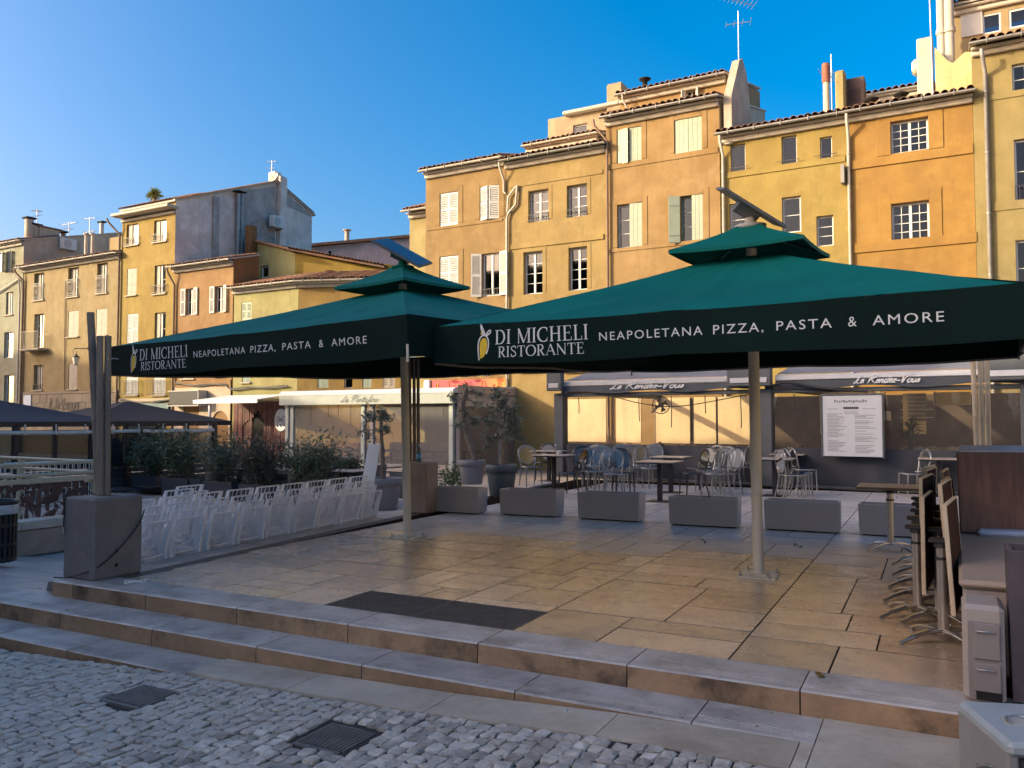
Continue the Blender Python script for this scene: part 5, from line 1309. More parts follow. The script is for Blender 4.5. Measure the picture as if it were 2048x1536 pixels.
def glyph(ch):
    if ch == 'I': return stem(.15), .34
    if ch == 'D': return stem(.15) + [([(.05, .975), (.38, .975)], TN), ([(.05, .025), (.38, .025)], TN)] + bowl(.36, .5, .36, .475, 90, -90), .84
    if ch == 'M': return stem(.12, w=.06) + [([(.12, .98), (.5, .02)], TK), ([(.5, .02), (.86, .98)], TN)] + stem(.88), 1.06
    if ch == 'C': return bowl(.45, .5, .40, .48, 50, 310, 20) + [([(.70, .70), (.70, .95)], .04), ([(.69, .16), (.73, .3)], .035)], .82
    if ch == 'H': return stem(.16) + stem(.68) + [([(.16, .52), (.68, .52)], TN)], .88
    if ch == 'E': return stem(.16) + [([(.05, .975), (.58, .975)], TN), ([(.05, .025), (.62, .025)], TN), ([(.16, .52), (.47, .52)], TN), ([(.57, .78), (.57, .99)], .04), ([(.61, .01), (.61, .24)], .04), ([(.47, .42), (.47, .62)], .035)], .70
    if ch == 'L': return stem(.16) + [([(.05, .025), (.58, .025)], TN), ([(.57, .01), (.57, .26)], .04)], .65
    if ch == 'R': return stem(.15) + [([(.05, .975), (.34, .975)], TN), ([(.15, .49), (.34, .49)], TN)] + bowl(.32, .735, .24, .245, 90, -90, 12) + [([(.32, .49), (.62, .03)], TK * .95), ([(.55, .02), (.74, .02)], .04)], .76
    if ch == 'S': return [(catmull([(.5, .78, 0), (.46, .93, 0), (.3, .97, 0), (.12, .87, 0), (.12, .68, 0), (.3, .53, 0), (.48, .38, 0), (.50, .17, 0), (.33, .03, 0), (.14, .06, 0), (.08, .24, 0)], 4), .095), ([(.5, .74), (.5, .96)], .04), ([(.08, .04), (.08, .27)], .04)], .62
    if ch == 'T': return stem(.36, hi=False) + [([(.02, .97), (.70, .97)], TN), ([(.03, .76), (.03, .99)], .04), ([(.69, .76), (.69, .99)], .04)], .74
    if ch == 'O': return bowl(.47, .5, .41, .475, 0, 360, 28), .96
    if ch == 'A': return [([(.08, .02), (.42, .98)], TN), ([(.42, .98), (.78, .02)], TK), ([(.22, .36), (.64, .36)], TN), ([(-.02, .02), (.2, .02)], .04), ([(.64, .02), (.92, .02)], .04)], .90
    if ch == 'N': return stem(.12, w=.06) + stem(.76, lo=False, w=.06) + [([(.1, .98), (.76, .02)], TK)], .92
    return [], .36
def serif(mb, txt, x0, z0, h, width=None, y=0.0):
    adv = sum(glyph(c)[1] + .05 for c in txt); k = h if not width else width / adv
    x = x0; q = 0
    for c in txt:
        g, a = glyph(c)
        for pts, w in g:
            q += 1
            pts = [(x + p[0] * k, z0 + p[1] * h) for p in pts]; ws = [v * h for v in w] if isinstance(w, list) else w * h
            ribbon(mb, pts, ws, y - .0002 * (q % 7))
        x += (a + .05) * k
def sans(txt, size, spacing=1.0, shear=0.0, bold=.0):
    cu = bpy.data.curves.new('lettering', 'FONT'); cu.body = txt; cu.size = size; cu.space_character = spacing; cu.shear = shear; cu.resolution_u = 3; cu.offset = bold
    ob = bpy.data.objects.new('lettering', cu); COL.objects.link(ob)
    dg = bpy.context.evaluated_depsgraph_get(); me = bpy.data.meshes.new_from_object(ob.evaluated_get(dg))
    bpy.data.objects.remove(ob); bpy.data.curves.remove(cu); return me
def fit_text(me, x0, x1, z0, h=None, y=-.006):
    xs = [v.co.x for v in me.vertices]; ys = [v.co.y for v in me.vertices]
    a, b, c, d = min(xs), max(xs), min(ys), max(ys); kx = (x1 - x0) / (b - a); kz = kx if not h else h / (d - c)
    for v in me.vertices: v.co = (x0 + (v.co.x - a) * kx, y, z0 + (v.co.y - c) * kz)
    me.materials.clear(); return me
mLet = mat('print_white', (.62, .64, .64), .75, .03, 6); mLem = mat('print_lemon', (.72, .50, .03), .7, .12, 20)
def script_glyph(c):      # centre lines in a unit box, x-height .42, with advance
    S = {'L': ([[(.35, .95), (.5, .9), (.38, .6), (.2, .15), (.02, .02), (.1, .1), (.3, .08), (.55, .02), (.75, .12)]], .6),
         'e': ([[(.0, .12), (.2, .2), (.3, .35), (.2, .42), (.08, .28), (.08, .1), (.2, .02), (.36, .12)]], .34),
         'R': ([[(.3, .85), (.15, .4), (.05, .0)], [(.0, .7), (.25, .95), (.6, .95), (.65, .72), (.3, .48), (.5, .2), (.72, .0), (.85, .06)]], .74),
         'P': ([[(.34, .85), (.18, .4), (.05, -.05)], [(-.05, .62), (.2, .95), (.6, 1.0), (.72, .75), (.5, .52), (.25, .5)]], .66),
         'V': ([[(-.05, .75), (.1, .92), (.2, .8), (.22, .3), (.25, .0), (.45, .5), (.75, .98), (.95, .9)]], .66),
         'n': ([[(.08, .42), (.02, .0)], [(.04, .2), (.18, .42), (.28, .36), (.24, .1), (.3, .02), (.42, .12)]], .4),
         'd': ([[(.3, .35), (.15, .42), (.04, .2), (.12, .02), (.28, .15), (.45, .6), (.62, 1.1), (.7, 1.12)], [(.34, .3), (.3, .05), (.44, .1)]], .42),
         'z': ([[(.02, .36), (.16, .42), (.3, .38), (.16, .2), (.02, .02), (.2, .06), (.36, -.02)]], .36),
         '-': ([[(.0, .22), (.35, .26)]], .3), 'o': ([[(.2, .42), (.05, .3), (.05, .08), (.18, .0), (.32, .15), (.3, .36), (.18, .42)], [(.3, .36), (.42, .34)]], .4),
         'u': ([[(.08, .42), (.03, .12), (.14, .0), (.3, .2), (.36, .42)], [(.36, .42), (.3, .06), (.42, .08)]], .42), 's': ([[(.02, .05), (.18, .4), (.22, .2), (.16, .02), (.0, .06)]], .3),
         'r': ([[(.0, .1), (.12, .42), (.2, .34), (.24, .1), (.34, .06)]], .3), 't': ([[(.2, .85), (.08, .2), (.14, .0), (.28, .1)], [(.0, .55), (.36, .6)]], .28),
         'f': ([[(.4, .85), (.3, .95), (.2, .5), (.05, -.3), (-.05, -.35), (.05, -.05), (.3, .2)]], .3), 'i': ([[(.08, .42), (.04, .08), (.12, .0), (.22, .1)], [(.14, .62), (.16, .66)]], .2), ' ': ([], .35)}
    return S.get(c, ([], .3))
def script(mb, txt, x0, z0, width, h, y=0.0, bold=.06, slant=.25):
    adv = sum(script_glyph(c)[1] for c in txt); k = width / adv; x = x0; q = 0
    for c in txt:
        st_, a = script_glyph(c)
        for s in st_:
            pts = [(x + (p.x + slant * p.y) * k, z0 + p.y * h) for p in catmull([(a_, b_, 0) for a_, b_ in s], 5)]; n = len(pts)
            q += 1
            ribbon(mb, pts, [bold * h * (.45 + .75 * abs(math.sin(3.1 * i / n + .4))) for i in range(n)], y - .0002 * (q % 5))
        x += a * k
# ------------------------------------------------------------------ the two green umbrellas
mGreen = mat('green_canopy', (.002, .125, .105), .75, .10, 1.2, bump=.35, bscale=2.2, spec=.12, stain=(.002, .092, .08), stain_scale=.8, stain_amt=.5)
mGreenShade = mat('green_canopy_shaded', (.002, .013, .012), .8, .12, 1.5, bump=.3, bscale=3, spec=.12)  # same fabric as the canopy, darkened so the colour carries the valance's shade
mUnder = mat('canopy_underside', (.006, .03, .026), .9, .1, 2)
mPole = mat('cream_pole_paint', (.60, .54, .44), .42, .06, 4, stain=(.42, .36, .28), stain_scale=3, stain_amt=.3, bump=.05)
mSteel = mat('galvanised_steel', (.42, .41, .40), .35, .15, 8, metal=.8)
mSolar = mat('solar_cells', (.03, .035, .055), .35, .15, 10, spec=.4)
mPanB = mat('panel_back', (.12, .12, .12), .6, .1, 5)
mFrame = mat('umbrella_rib', (.22, .22, .22), .5, .1, 5, metal=.4)
mEdge = mat('grey_edge_tape', (.16, .15, .16), .8, .1, 6)
def umbrella(label, C, phi, a, ze, zap, val, tilt_panel, group):
    u = thing('market_umbrella', label, 'umbrella', (C.x, C.y, 0), -phi, group); u.rotation_euler = (R(2.0), 0, -phi)      # leans with the paving; local x = u (right), local y = away
    mb = MB(); mb.cbox((0, 0, .012), (.36, .36, .018), .006, R(8)); mb.cbox((0, 0, .026), (.17, .17, .012), .004, R(8)); mb.build('base_plate', mPole, u)
    for sx in (-1, 1):
        for sy in (-1, 1):
            mb = MB(); mb.tube([(sx * .14, sy * .14, .02), (sx * .14, sy * .14, .065)], .009, 6); mb.tube([(sx * .14, sy * .14, .022), (sx * .14, sy * .14, .036)], .018, 6); mb.build('anchor_bolt', mSteel, u)
    mb = MB(); mb.tube([(0, 0, .02), (0, 0, zap - .28)], .052, 20); mb.tube([(0, 0, .02), (0, 0, .05)], .062, 16); mb.build('pole', mPole, u)
    mb = MB(); mb.tube([(-.05, -.02, .47), (-.1, -.03, .47), (-.13, -.05, .40), (-.17, -.06, .39)], .008, 6); mb.build('crank_handle', mSteel, u)
    # canopy: sagging between hub and corners
    av = .30; zv = zap - .40; n = 12
    def surf(f, e):       # f 0 centre..1 edge ; e along the edge -1..1
        r = av + (a - av) * f
        z = zv + (ze - zv) * f
        z -= .05 * math.sin(math.pi * f) * (1 - e * e) + .02 * math.sin(math.pi * f)
        z -= .022 * f ** 4 * (1 - e * e) * 1.0
        z += (.022 * math.exp(-(e / .07) ** 2) + .012 * math.exp(-((abs(e) - .52) / .05) ** 2)) * math.sin(math.pi * min(1, f * .8 + .1)) - .012 * math.sin(e * 13 + f * 7) * f * (1 - f)
        return r, z
    mb = MB()
    for side in range(4):
        M = Matrix.Rotation(side * math.pi / 2, 4, 'Z'); mb.M = M; g = []
        for i in range(n + 1):
            for j in range(49):
                e = -1 + j / 24; r, z = surf(i / n, e); wr = .006 * math.sin(e * 9 + side * 2 + i * .7) * (i / n)
                g.append((e * r, -r + .0, z + wr))
        mb.add(g, [(i * 49 + j, i * 49 + j + 1, (i + 1) * 49 + j + 1, (i + 1) * 49 + j) for i in range(n) for j in range(48)], True)
    can = mb.build('canopy', mGreen, u)
    for side in range(4):
        mb = MB(); mb.M = Matrix.Rotation(side * math.pi / 2, 4, 'Z'); g = []
        for i in range(6):
            for j in range(33):
                e = -1 + j / 16; r, z = surf(1, e); dz = val * i / 5
                yy = -r - .01 - .018 * (i / 5) * math.sin(e * 7 + side) * (1 - abs(e) ** 6); lift = .012 * math.sin(e * 5 + 1) * (i / 5)
                g.append((e * (r + .01), yy, z - dz + lift))
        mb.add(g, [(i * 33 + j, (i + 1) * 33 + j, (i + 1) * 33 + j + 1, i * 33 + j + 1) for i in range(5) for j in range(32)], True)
        vo = mb.build('valance', mGreenShade, can)
        mb = MB(); mb.M = Matrix.Rotation(side * math.pi / 2, 4, 'Z'); e_ = g[-33:]
        mb.add([Vector(p) + Vector((0, .004, .0)) for p in e_] + [Vector(p) + Vector((0, .004, .022)) for p in e_], [(j, j + 1, 34 + j, 33 + j) for j in range(32)], True); mb.build('edge_tape', mEdge, can)
    # vent cap
    ac = .62; zc0 = zv + .085; zc1 = zap - .06
    mb = MB()
    for side in range(4):
        mb.M = Matrix.Rotation(side * math.pi / 2, 4, 'Z'); g = []
        for i in range(6):
            f = i / 5; r = .1 + (ac - .1) * f; z = zc1 + (zc0 - zc1) * f ** .8
            for j in range(9): e = -1 + j / 4; g.append((e * r, -r, z - .02 * f * (1 - e * e)))
        mb.add(g, [(i * 9 + j, i * 9 + j + 1, (i + 1) * 9 + j + 1, (i + 1) * 9 + j) for i in range(5) for j in range(8)], True)
        q = g[-9:]; mb.add(q + [(x * 1.0, y, z - .035) for x, y, z in q], [(j, 9 + j, 10 + j, j + 1) for j in range(8)], True)
    mb.build('vent_cap', mGreen, u)
    for k in range(4):
        mb = MB(); mb.M = Matrix.Rotation(k * math.pi / 2 + math.pi / 4, 4, 'Z'); mb.tube([(.06, 0, zap - .13), (ac * 1.40, 0, zc0 - .02)], .014, 5); mb.build('vent_rib', mFrame, u)
    for k in range(8):
        mb = MB(); an = k * math.pi / 4 + math.pi / 4; rr = a * 1.414 if k % 2 == 0 else a
        mb.M = Matrix.Rotation(an, 4, 'Z'); mb.tube([(.05, 0, zv - .05), (rr - .04, 0, ze - .07)], .018, 5); rb = mb.build('rib', mFrame, u)
        mb = MB(); mb.M = Matrix.Rotation(an, 4, 'Z'); mb.tube([(.05, 0, ze + .02), (rr * .5, 0, (zv + ze) / 2 - .11)], .013, 5); mb.build('strut', mFrame, rb)
    mb = MB(); mb.lathe([(.05, ze - .06), (.085, ze - .05), (.085, ze + .06), (.05, ze + .07)], (0, 0, 0), 14); mb.build('runner', mFrame, u)
    for k in (1, 3):       # cord at two rear corners
        mb = MB(); mb.M = Matrix.Rotation(k * math.pi / 2 + math.pi / 4, 4, 'Z'); mb.tube([(a * 1.414 + .03, 0, ze - val + .1), (a * 1.414 + .04, 0, ze - val + .02), (a * 1.414 + .035, 0, ze - val - .05)], .012, 5); mb.build('tie_cord', mPole, u)
    mb = MB(); mb.lathe([(.02, zap - .1), (.15, zap - .09), (.15, zap - .05), (.06, zap - .03), (.05, zap + .02), (.02, zap + .03)], (0, 0, 0), 18); mb.build('crown', mGreyW if tilt_panel[3] else mGreen, u)
    # solar panel
    az, el, sz, _ = tilt_panel
    rot = Matrix.Rotation(phi, 3, 'Z') @ Matrix.Rotation(az, 3, 'Y') @ Matrix.Rotation(el, 3, 'X')
    c = Vector((0, 0, zap + .13)) + rot @ Vector((0, .03, 0))
    mb = MB(); mb.cbox(c, (sz, sz * 1.05, .028), .006, rot=rot); pn = mb.build('solar_panel', mPanB, u)
    mb = MB(); mb.cbox(c + rot @ Vector((0, 0, .016)), (sz - .04, sz * 1.05 - .04, .006), .002, rot=rot); mb.build('solar_cell_sheet', mSolar, pn)
    mb = MB(); mb.prism([rot @ Vector((-.12, y, z)) + c for y, z in ((-.16, -.016), (.2, -.016), (.12, -.09), (-.03, -.12))], 0, rot @ Vector((.24, 0, 0))); mb.tube([(0, 0, zap), c - Vector((0, 0, .06))], .03, 8); mb.build('panel_bracket', mPanB, u)
    # printing on the front valance
    def flat(me_or_mb, nm, m):
        o = me_or_mb.build(nm, m, u) if isinstance(me_or_mb, MB) else bpy.data.objects.new(nm, me_or_mb)
        if not isinstance(me_or_mb, MB): COL.objects.link(o); o.parent = u; o.data.materials.append(m)
        for v in o.data.vertices:      # drape on the valance
            e = v.co.x / a; r, z = surf(1, max(-1, min(1, e))); fr = max(0, min(1, (z - v.co.z) / val))
            v.co.y = -r - .01 - .018 * fr * math.sin(e * 7) * (1 - abs(e) ** 6) - .004 + (v.co.y if abs(v.co.y) < .003 else 0)
        return o
    S_ = lambda p: -a + 2 * a * p
    zt_ = ze - .03; zb_ = ze - val
    mb = MB(); serif(mb, 'DI MICHELI', S_(.145), ze - val * .57, val * .36, 2 * a * .198); flat(mb, 'name_lettering', mLet)
    mb = MB(); serif(mb, 'RISTORANTE', S_(.152), ze - val * .90, val * .27, 2 * a * .182); flat(mb, 'name_lettering', mLet)
    for wd, p0, p1 in (('NEAPOLETANA', .362, .551), ('PIZZA,', .569, .650), ('PASTA', .670, .752), ('&', .775, .787), ('AMORE', .809, .903)):
        me = sans(wd, .2, 1.22, 0, .0); fit_text(me, S_(p0), S_(p1), ze - val * (.62 if ',' not in wd else .655), val * (.195 if ',' not in wd else .23)); flat(me, 'slogan_lettering', mLet)
    # lemon emblem
    lx, lz, k = S_(.118), ze - val * .62, val * .30
    mb = MB(); pts = [(-.42, -1.0), (.0, -.85), (.35, -.45), (.48, .1), (.42, .55), (.2, .78), (-.15, .72), (-.42, .45), (-.5, .0), (-.46, -.5)]
    n_ = len(pts); mb.add([(lx + x * k * .8, 0, lz + z * k) for x, z in pts], [tuple(range(n_))], False); mb.add([(lx + x * k, -.0004, lz + z * k) for x, z in ((-.3, 1.15), (-.1, 1.45), (.1, 1.3), (.12, 1.05), (-.1, 1.0))], [(0, 1, 2, 3, 4)], False); flat(mb, 'lemon_emblem', mLem)
    mb = MB()
    for q, s in enumerate(([(-.55, -1.1), (-.68, -.2), (-.6, .5), (-.2, .95), (.3, .95), (.62, .55), (.6, -.1), (.35, -.6)], [(.3, .95), (.55, 1.25), (.85, 1.4), (.9, 1.2), (.6, 1.05), (.3, .95), (.1, 1.3), (-.2, 1.75), (-.3, 1.95), (-.25, 1.5), (.0, 1.1), (.3, .95)])):
        p = catmull([(x, z, 0) for x, z in s], 4); ribbon(mb, [(lx + v.x * k * .8, lz + v.y * k) for v in p], k * .13, -.0008 - .0003 * q)
    flat(mb, 'lemon_outline', mLet)
    return u
KR, KL = .97, 1.05
CR = gp(1517, 1143) * KR; CL = gp(815, 1087) * KL
CR.z = CL.z = 0
umbrella('green market umbrella nearer the camera, on the right, overlapping the other one', CR, R(31.5), 2.21, EYE + (2.455 - EYE) * KR, EYE + (3.54 - EYE) * KR, .335, (R(33), R(17), .7, True), 'green market umbrellas on the terrace')
umbrella('green market umbrella farther back on the left, beside the bamboo canes', CL, R(37), 2.55, EYE + (2.47 - EYE) * KL, EYE + (3.47 - EYE) * KL, .36, (R(30), R(15), .7, False), 'green market umbrellas on the terrace')
# ------------------------------------------------------------------ furniture on the terrace
mConc = mat('dark_concrete_block', (.19, .17, .165), .8, .2, 2.5, bump=.4, bscale=30, col2=(.13, .115, .11), stain=(.26, .23, .21), stain_scale=1.6, stain_amt=.4, streak=.3)
mConcB = mat('brown_concrete_block', (.28, .22, .18), .8, .2, 2.5, bump=.3, bscale=30, streak=.4)
mBam = mat('weathered_bamboo', (.21, .165, .125), .65, .25, 4, bump=.3, bscale=30, streak=.5, stain=(.15, .115, .085), stain_scale=3, stretch=(3, 3, .4))
mBamL = mat('pale_bamboo', (.44, .36, .25), .55, .25, 4, bump=.3, bscale=30, stretch=(3, 3, .4))
mCable = mat('black_cable', (.012, .012, .013), .5, .1, 9)
def bamboo(label, p0, p1, r, m=mBam, group=None):
    p0, p1 = Vector(p0), Vector(p1); L = (p1 - p0).length; mb = MB(); pts, rs = [], []
    n = max(3, int(L / .34)); d = (p1 - p0) / n
    for i in range(n):
        for f, k in ((.0, 1.0), (.035, 1.13), (.07, 1.0), (.5, .96), (.95, .99)):
            pts.append(p0 + d * (i + f)); rs.append(r * k * (1 - .12 * i / n))
    pts.append(p1); rs.append(r * .86)
    mb.tube([q - p0 for q in pts], rs, 12); o = mb.build('bamboo_cane', m); o.location = p0
    return tag(o, label, 'bamboo cane', group)
def block(label, c, size, rz, m, cat='concrete block'):
    t = thing('concrete_block', label, cat, c, rz, 'square pedestal blocks holding canes')
    w_, d_, h_ = size; mb = MB(); rr = random.Random(int(c.x * 100)); N = 9; vs = []; fs = []
    mb.cbox((0, 0, h_ / 2), size, .018); o = mb.build('body', m, t)
    mb = MB(); mb.cbox((0, 0, h_ - .012), (w_ - .08, d_ - .08, .03), .004); mb.build('top_infill', mat('block_infill', (.22, .20, .18), .9, .25, 6, bump=.5, bscale=30), t)
    return t
bc = (gp(145, 1155) + gp(268, 1145)) / 2 ; bc = ST(-4.69, -.40)
blk = block('dark grey concrete block at the terrace corner, with a drooping cable', bc, (.46, .53, .775), -R(PAVE_A + 1), mConc)
for z in (.12, .255):
    mb = MB(); mb.box((.232, -.02, z), (.006, .03, .03)); mb.build('bolt_hole', mDark, blk)
Yb = bc.y
def cane_px(x0, y0, x1, y1, Y): return at(x1, y1, Y), at(x0, y0, Y)
a, b = cane_px(181, 625, 199, 1001, Yb + .03); a.z = .775; bamboo('leaning bamboo cane with a broken dark tip, leftmost of three in the dark block', a, b, .04, group='bamboo canes in the dark concrete block')
a, b = cane_px(200, 672, 200, 1001, Yb - .05); a.z = .775; bamboo('middle upright bamboo cane in the dark concrete block', a, b, .036, group='bamboo canes in the dark concrete block')
a, b = cane_px(216, 672, 213, 1001, Yb + .0); a.z = .775; bamboo('right upright bamboo cane in the dark block, tied to the green umbrella', a, b, .036, group='bamboo canes in the dark concrete block')
mb = MB(); mb.tube([at(216, 718, Yb - .04), at(228, 717, Yb + .4), at(236, 718, Yb + 1.1)], .006, 5); tag(mb.build('tie_rope', mPole), 'thin pale rope tying the right cane to the umbrella corner', 'rope')
M = Matrix.Rotation(-R(PAVE_A + 1), 4, 'Z'); M.translation = bc
mb = MB(); mb.tube(catmull([M @ Vector(p) for p in ((.0, -.1, .79), (-.08, -.2, .86), (-.18, -.275, .80), (-.2, -.28, .6), (-.2, -.285, .48))], 5), .007, 6)
tag(mb.build('cable', mCable), 'short black cable with a metal plug hanging over the left face of the dark block', 'cable')
mb = MB(); p = M @ Vector((-.2, -.287, .46)); mb.tube([p + Vector((0, 0, .03)), p - Vector((0, 0, .03))], .011, 6); tag(mb.build('plug', mSteel), 'small metal plug at the end of the hanging black cable', 'plug')
mb = MB(); mb.tube(catmull([M @ Vector(p) for p in ((-.26, -.33, .01), (-.1, -.31, .02), (.1, -.29, .07), (.242, -.2, .14), (.245, .0, .28), (.247, .2, .48), (.24, .27, .62))], 6), .007, 6)
tag(mb.build('cable', mCable), 'black cable drooping diagonally across the right face of the dark block', 'cable')
mb = MB(); mb.tube(catmull([M @ Vector(p) for p in ((.05, .0, .78), (.0, .12, .84), (.12, .2, .83), (.2, .24, .785))], 5), .008, 6); tag(mb.build('cable', mCable), 'small loop of black cable on top of the dark block', 'cable')
# crumpled white band on the step
bd = gp(271, 1166); mb = MB()
mb.tube([(.09 * math.cos(t) * (1.0), .035 * math.sin(t), .012 + .01 * math.sin(3 * t)) for t in [i * math.pi / 10 for i in range(20)]], .009, 6, closed=True)
o = mb.build('plastic_strap', mWhiteW); o.location = bd; o.rotation_euler = (0, 0, .3); tag(o, 'looped white plastic strap lying on the top step beside the dark block', 'strap')
w_ = gp(100, 1172, -.12); mb = MB(); mb.prism([(-.13, 0, 0), (.12, 0, 0), (.12, 0, .1), (-.10, 0, .09)], 0, (0, .16, 0)); o = mb.build('ramp_wedge', mConc); o.location = ST(-4.98, -.10, left_z(-5, -.1)); o.rotation_euler = (0, 0, -R(PAVE_A)); tag(o, 'dark rubber wedge at the left end of the top step', 'wedge')
# grey rectangular planters
mPl2 = mat('taupe_planter', (.40, .36, .355), .55, .06, 2, bump=.08, bscale=80, stain=(.32, .29, .285), stain_scale=2, stain_amt=.4)
mSoil = mat('dry_soil', (.06, .045, .033), .95, .3, 12, bump=.8, bscale=30)
def planter_mesh(w_, d_, h_, m, name, label, cat, loc, rz, group, soil=.08):
    t = thing(name, label, cat, loc, rz, group); mb = MB(); tk = .028
    o = [(-w_ / 2, -d_ / 2), (w_ / 2, -d_ / 2), (w_ / 2, d_ / 2), (-w_ / 2, d_ / 2)]; i_ = [(x - math.copysign(tk, x), y - math.copysign(tk, y)) for x, y in o]
    ob_ = [(x - math.copysign(.012, x), y - math.copysign(.012, y)) for x, y in o]
    vs = [(x, y, .02) for x, y in ob_] + [(x, y, h_ - .004) for x, y in o] + [(x - math.copysign(.004, x), y - math.copysign(.004, y), h_) for x, y in o] + [(x, y, h_) for x, y in i_] + [(x, y, h_ - .16) for x, y in i_]
    fs = []
    for L in range(4):
        for k in range(4): fs.append((L * 4 + k, L * 4 + (k + 1) % 4, L * 4 + 4 + (k + 1) % 4, L * 4 + 4 + k))
    fs.append((3, 2, 1, 0)); mb.add(vs, fs, False); mb.build('trough', m, t)
    mb = MB(); mb.box((0, 0, .01), (w_ - .1, d_ - .1, .02)); mb.build('foot', mDark, t)
    mb = MB(); g = 6; rr = random.Random(5); vs = [((i / g - .5) * (w_ - 2 * tk), (j / g - .5) * (d_ - 2 * tk), h_ - soil - .02 + rr.uniform(-.012, .012)) for j in range(g + 1) for i in range(g + 1)]
    mb.add(vs, [(j * (g + 1) + i, j * (g + 1) + i + 1, (j + 1) * (g + 1) + i + 1, (j + 1) * (g + 1) + i) for j in range(g) for i in range(g)], True); mb.build('soil', mSoil, t)
    return t
words_ = ['leftmost', 'second from the left', 'third from the left', 'fourth from the left', 'behind the foot of the right umbrella pole', 'rightmost, behind the single wooden table']
PLN = []
for i, (x, y, wpx) in enumerate(((850, 1023.8, 0), (999, 1029.6, 0), (1154.5, 1038.3, 0), (1337, 1050.3, 0), (1528, 1060, 0), (1717, 1070.8, 0))):
    p = gp(x, y); rz = -R(24.5 + (i % 3) * .8)
    L_, D_, H_ = .98, .36, .415
    c = p + Matrix.Rotation(rz, 3, 'Z') @ Vector((L_ / 2, D_ / 2, 0))
    if i == 0: P0_ = planter_mesh(L_, D_, H_, mPl2, 'grey_planter', 'empty grey rectangular planter, ' + words_[i] + ' of the row', 'planter', c, rz, 'row of empty grey planters'); o = P0_
    else: o = dup(P0_, c, rz, 'empty grey rectangular planter, ' + words_[i] + (' of the row' if i < 4 else ''))
    PLN.append(c)
mLeafG = mat('weed_leaf', (.10, .16, .05), .6, .25, 8)
def weed(p, n, h, label):
    mb = MB(); rr = random.Random(int(p.x * 99)); leaves(mb, [(rr.gauss(0, .03), rr.gauss(0, .03), abs(rr.gauss(0, h * .3))) for _ in range(n)], h, .18, .4, -.8, rr); o = mb.build('weed', mLeafG); o.location = p
    tag(o, label, 'weed')
weed(PLN[3] + Vector((.03, 0, .33)), 14, .09, 'little green weed growing in the fourth grey planter')
weed(gp(1405, 1086), 10, .05, 'tiny weed sprouting from a paving joint in front of the fourth planter'); weed(gp(1595, 1095), 10, .045, 'tiny weed in a paving joint left of the single wooden table')
# --- white perforated stacking chairs
mWh = mat('white_plastic', (.84, .84, .86), .38, .03, 6)
def net(w_, h_, cols, rows, fcurve, seed=2):
    """perforated panel in xz (x -w/2..w/2, z 0..h) with curved depth, as a mesh list"""
    bm = bmesh.new(); rr = random.Random(seed); V = {}
    def vert(i, j):
        if (i, j) not in V:
            x = (i / cols - .5) * w_; z = h_ * (j / rows) ** 1.25
            fan = 1 + .10 * (z / h_); V[i, j] = bm.verts.new((max(-.5, min(.5, (i / cols - .5) * 1.0)) * w_ + rr.gauss(0, .004) * (0 < i < cols), 0, z + rr.gauss(0, .005) * (0 < j < rows) + .02 * math.cos((i / cols - .5) * 3) * (1 - z / h_) * (0 < j < rows)))
        return V[i, j]
    # brick pattern of quads/hexes: shift alternate rows by adding middle vertices
    fs = []
    for j in range(rows):
        off = (j % 2)
        i = 0
        xs = [0] + [k for k in range(1 + off, cols, 2)] + [cols]
        for a_, b_ in zip(xs, xs[1:]):
            if b_ <= a_: continue
            lo = [vert(k, j) for k in range(a_, b_ + 1)]; hi = [vert(k, j + 1) for k in range(b_, a_ - 1, -1)]
            fs.append(bm.faces.new(lo + hi))
    r = bmesh.ops.inset_individual(bm, faces=fs, thickness=.0115, use_even_offset=True)
    bmesh.ops.delete(bm, geom=[f for f in fs if f.is_valid], context='FACES')
    for v in bm.verts: v.co.y = fcurve(v.co.x, v.co.z)
    ge = bmesh.ops.extrude_face_region(bm, geom=list(bm.faces)); 
    for v in [g for g in ge['geom'] if isinstance(g, bmesh.types.BMVert)]: v.co.y += .012
    bmesh.ops.recalc_face_normals(bm, faces=bm.faces)
    me = bpy.data.meshes.new('net'); bm.to_mesh(me); bm.free(); return me
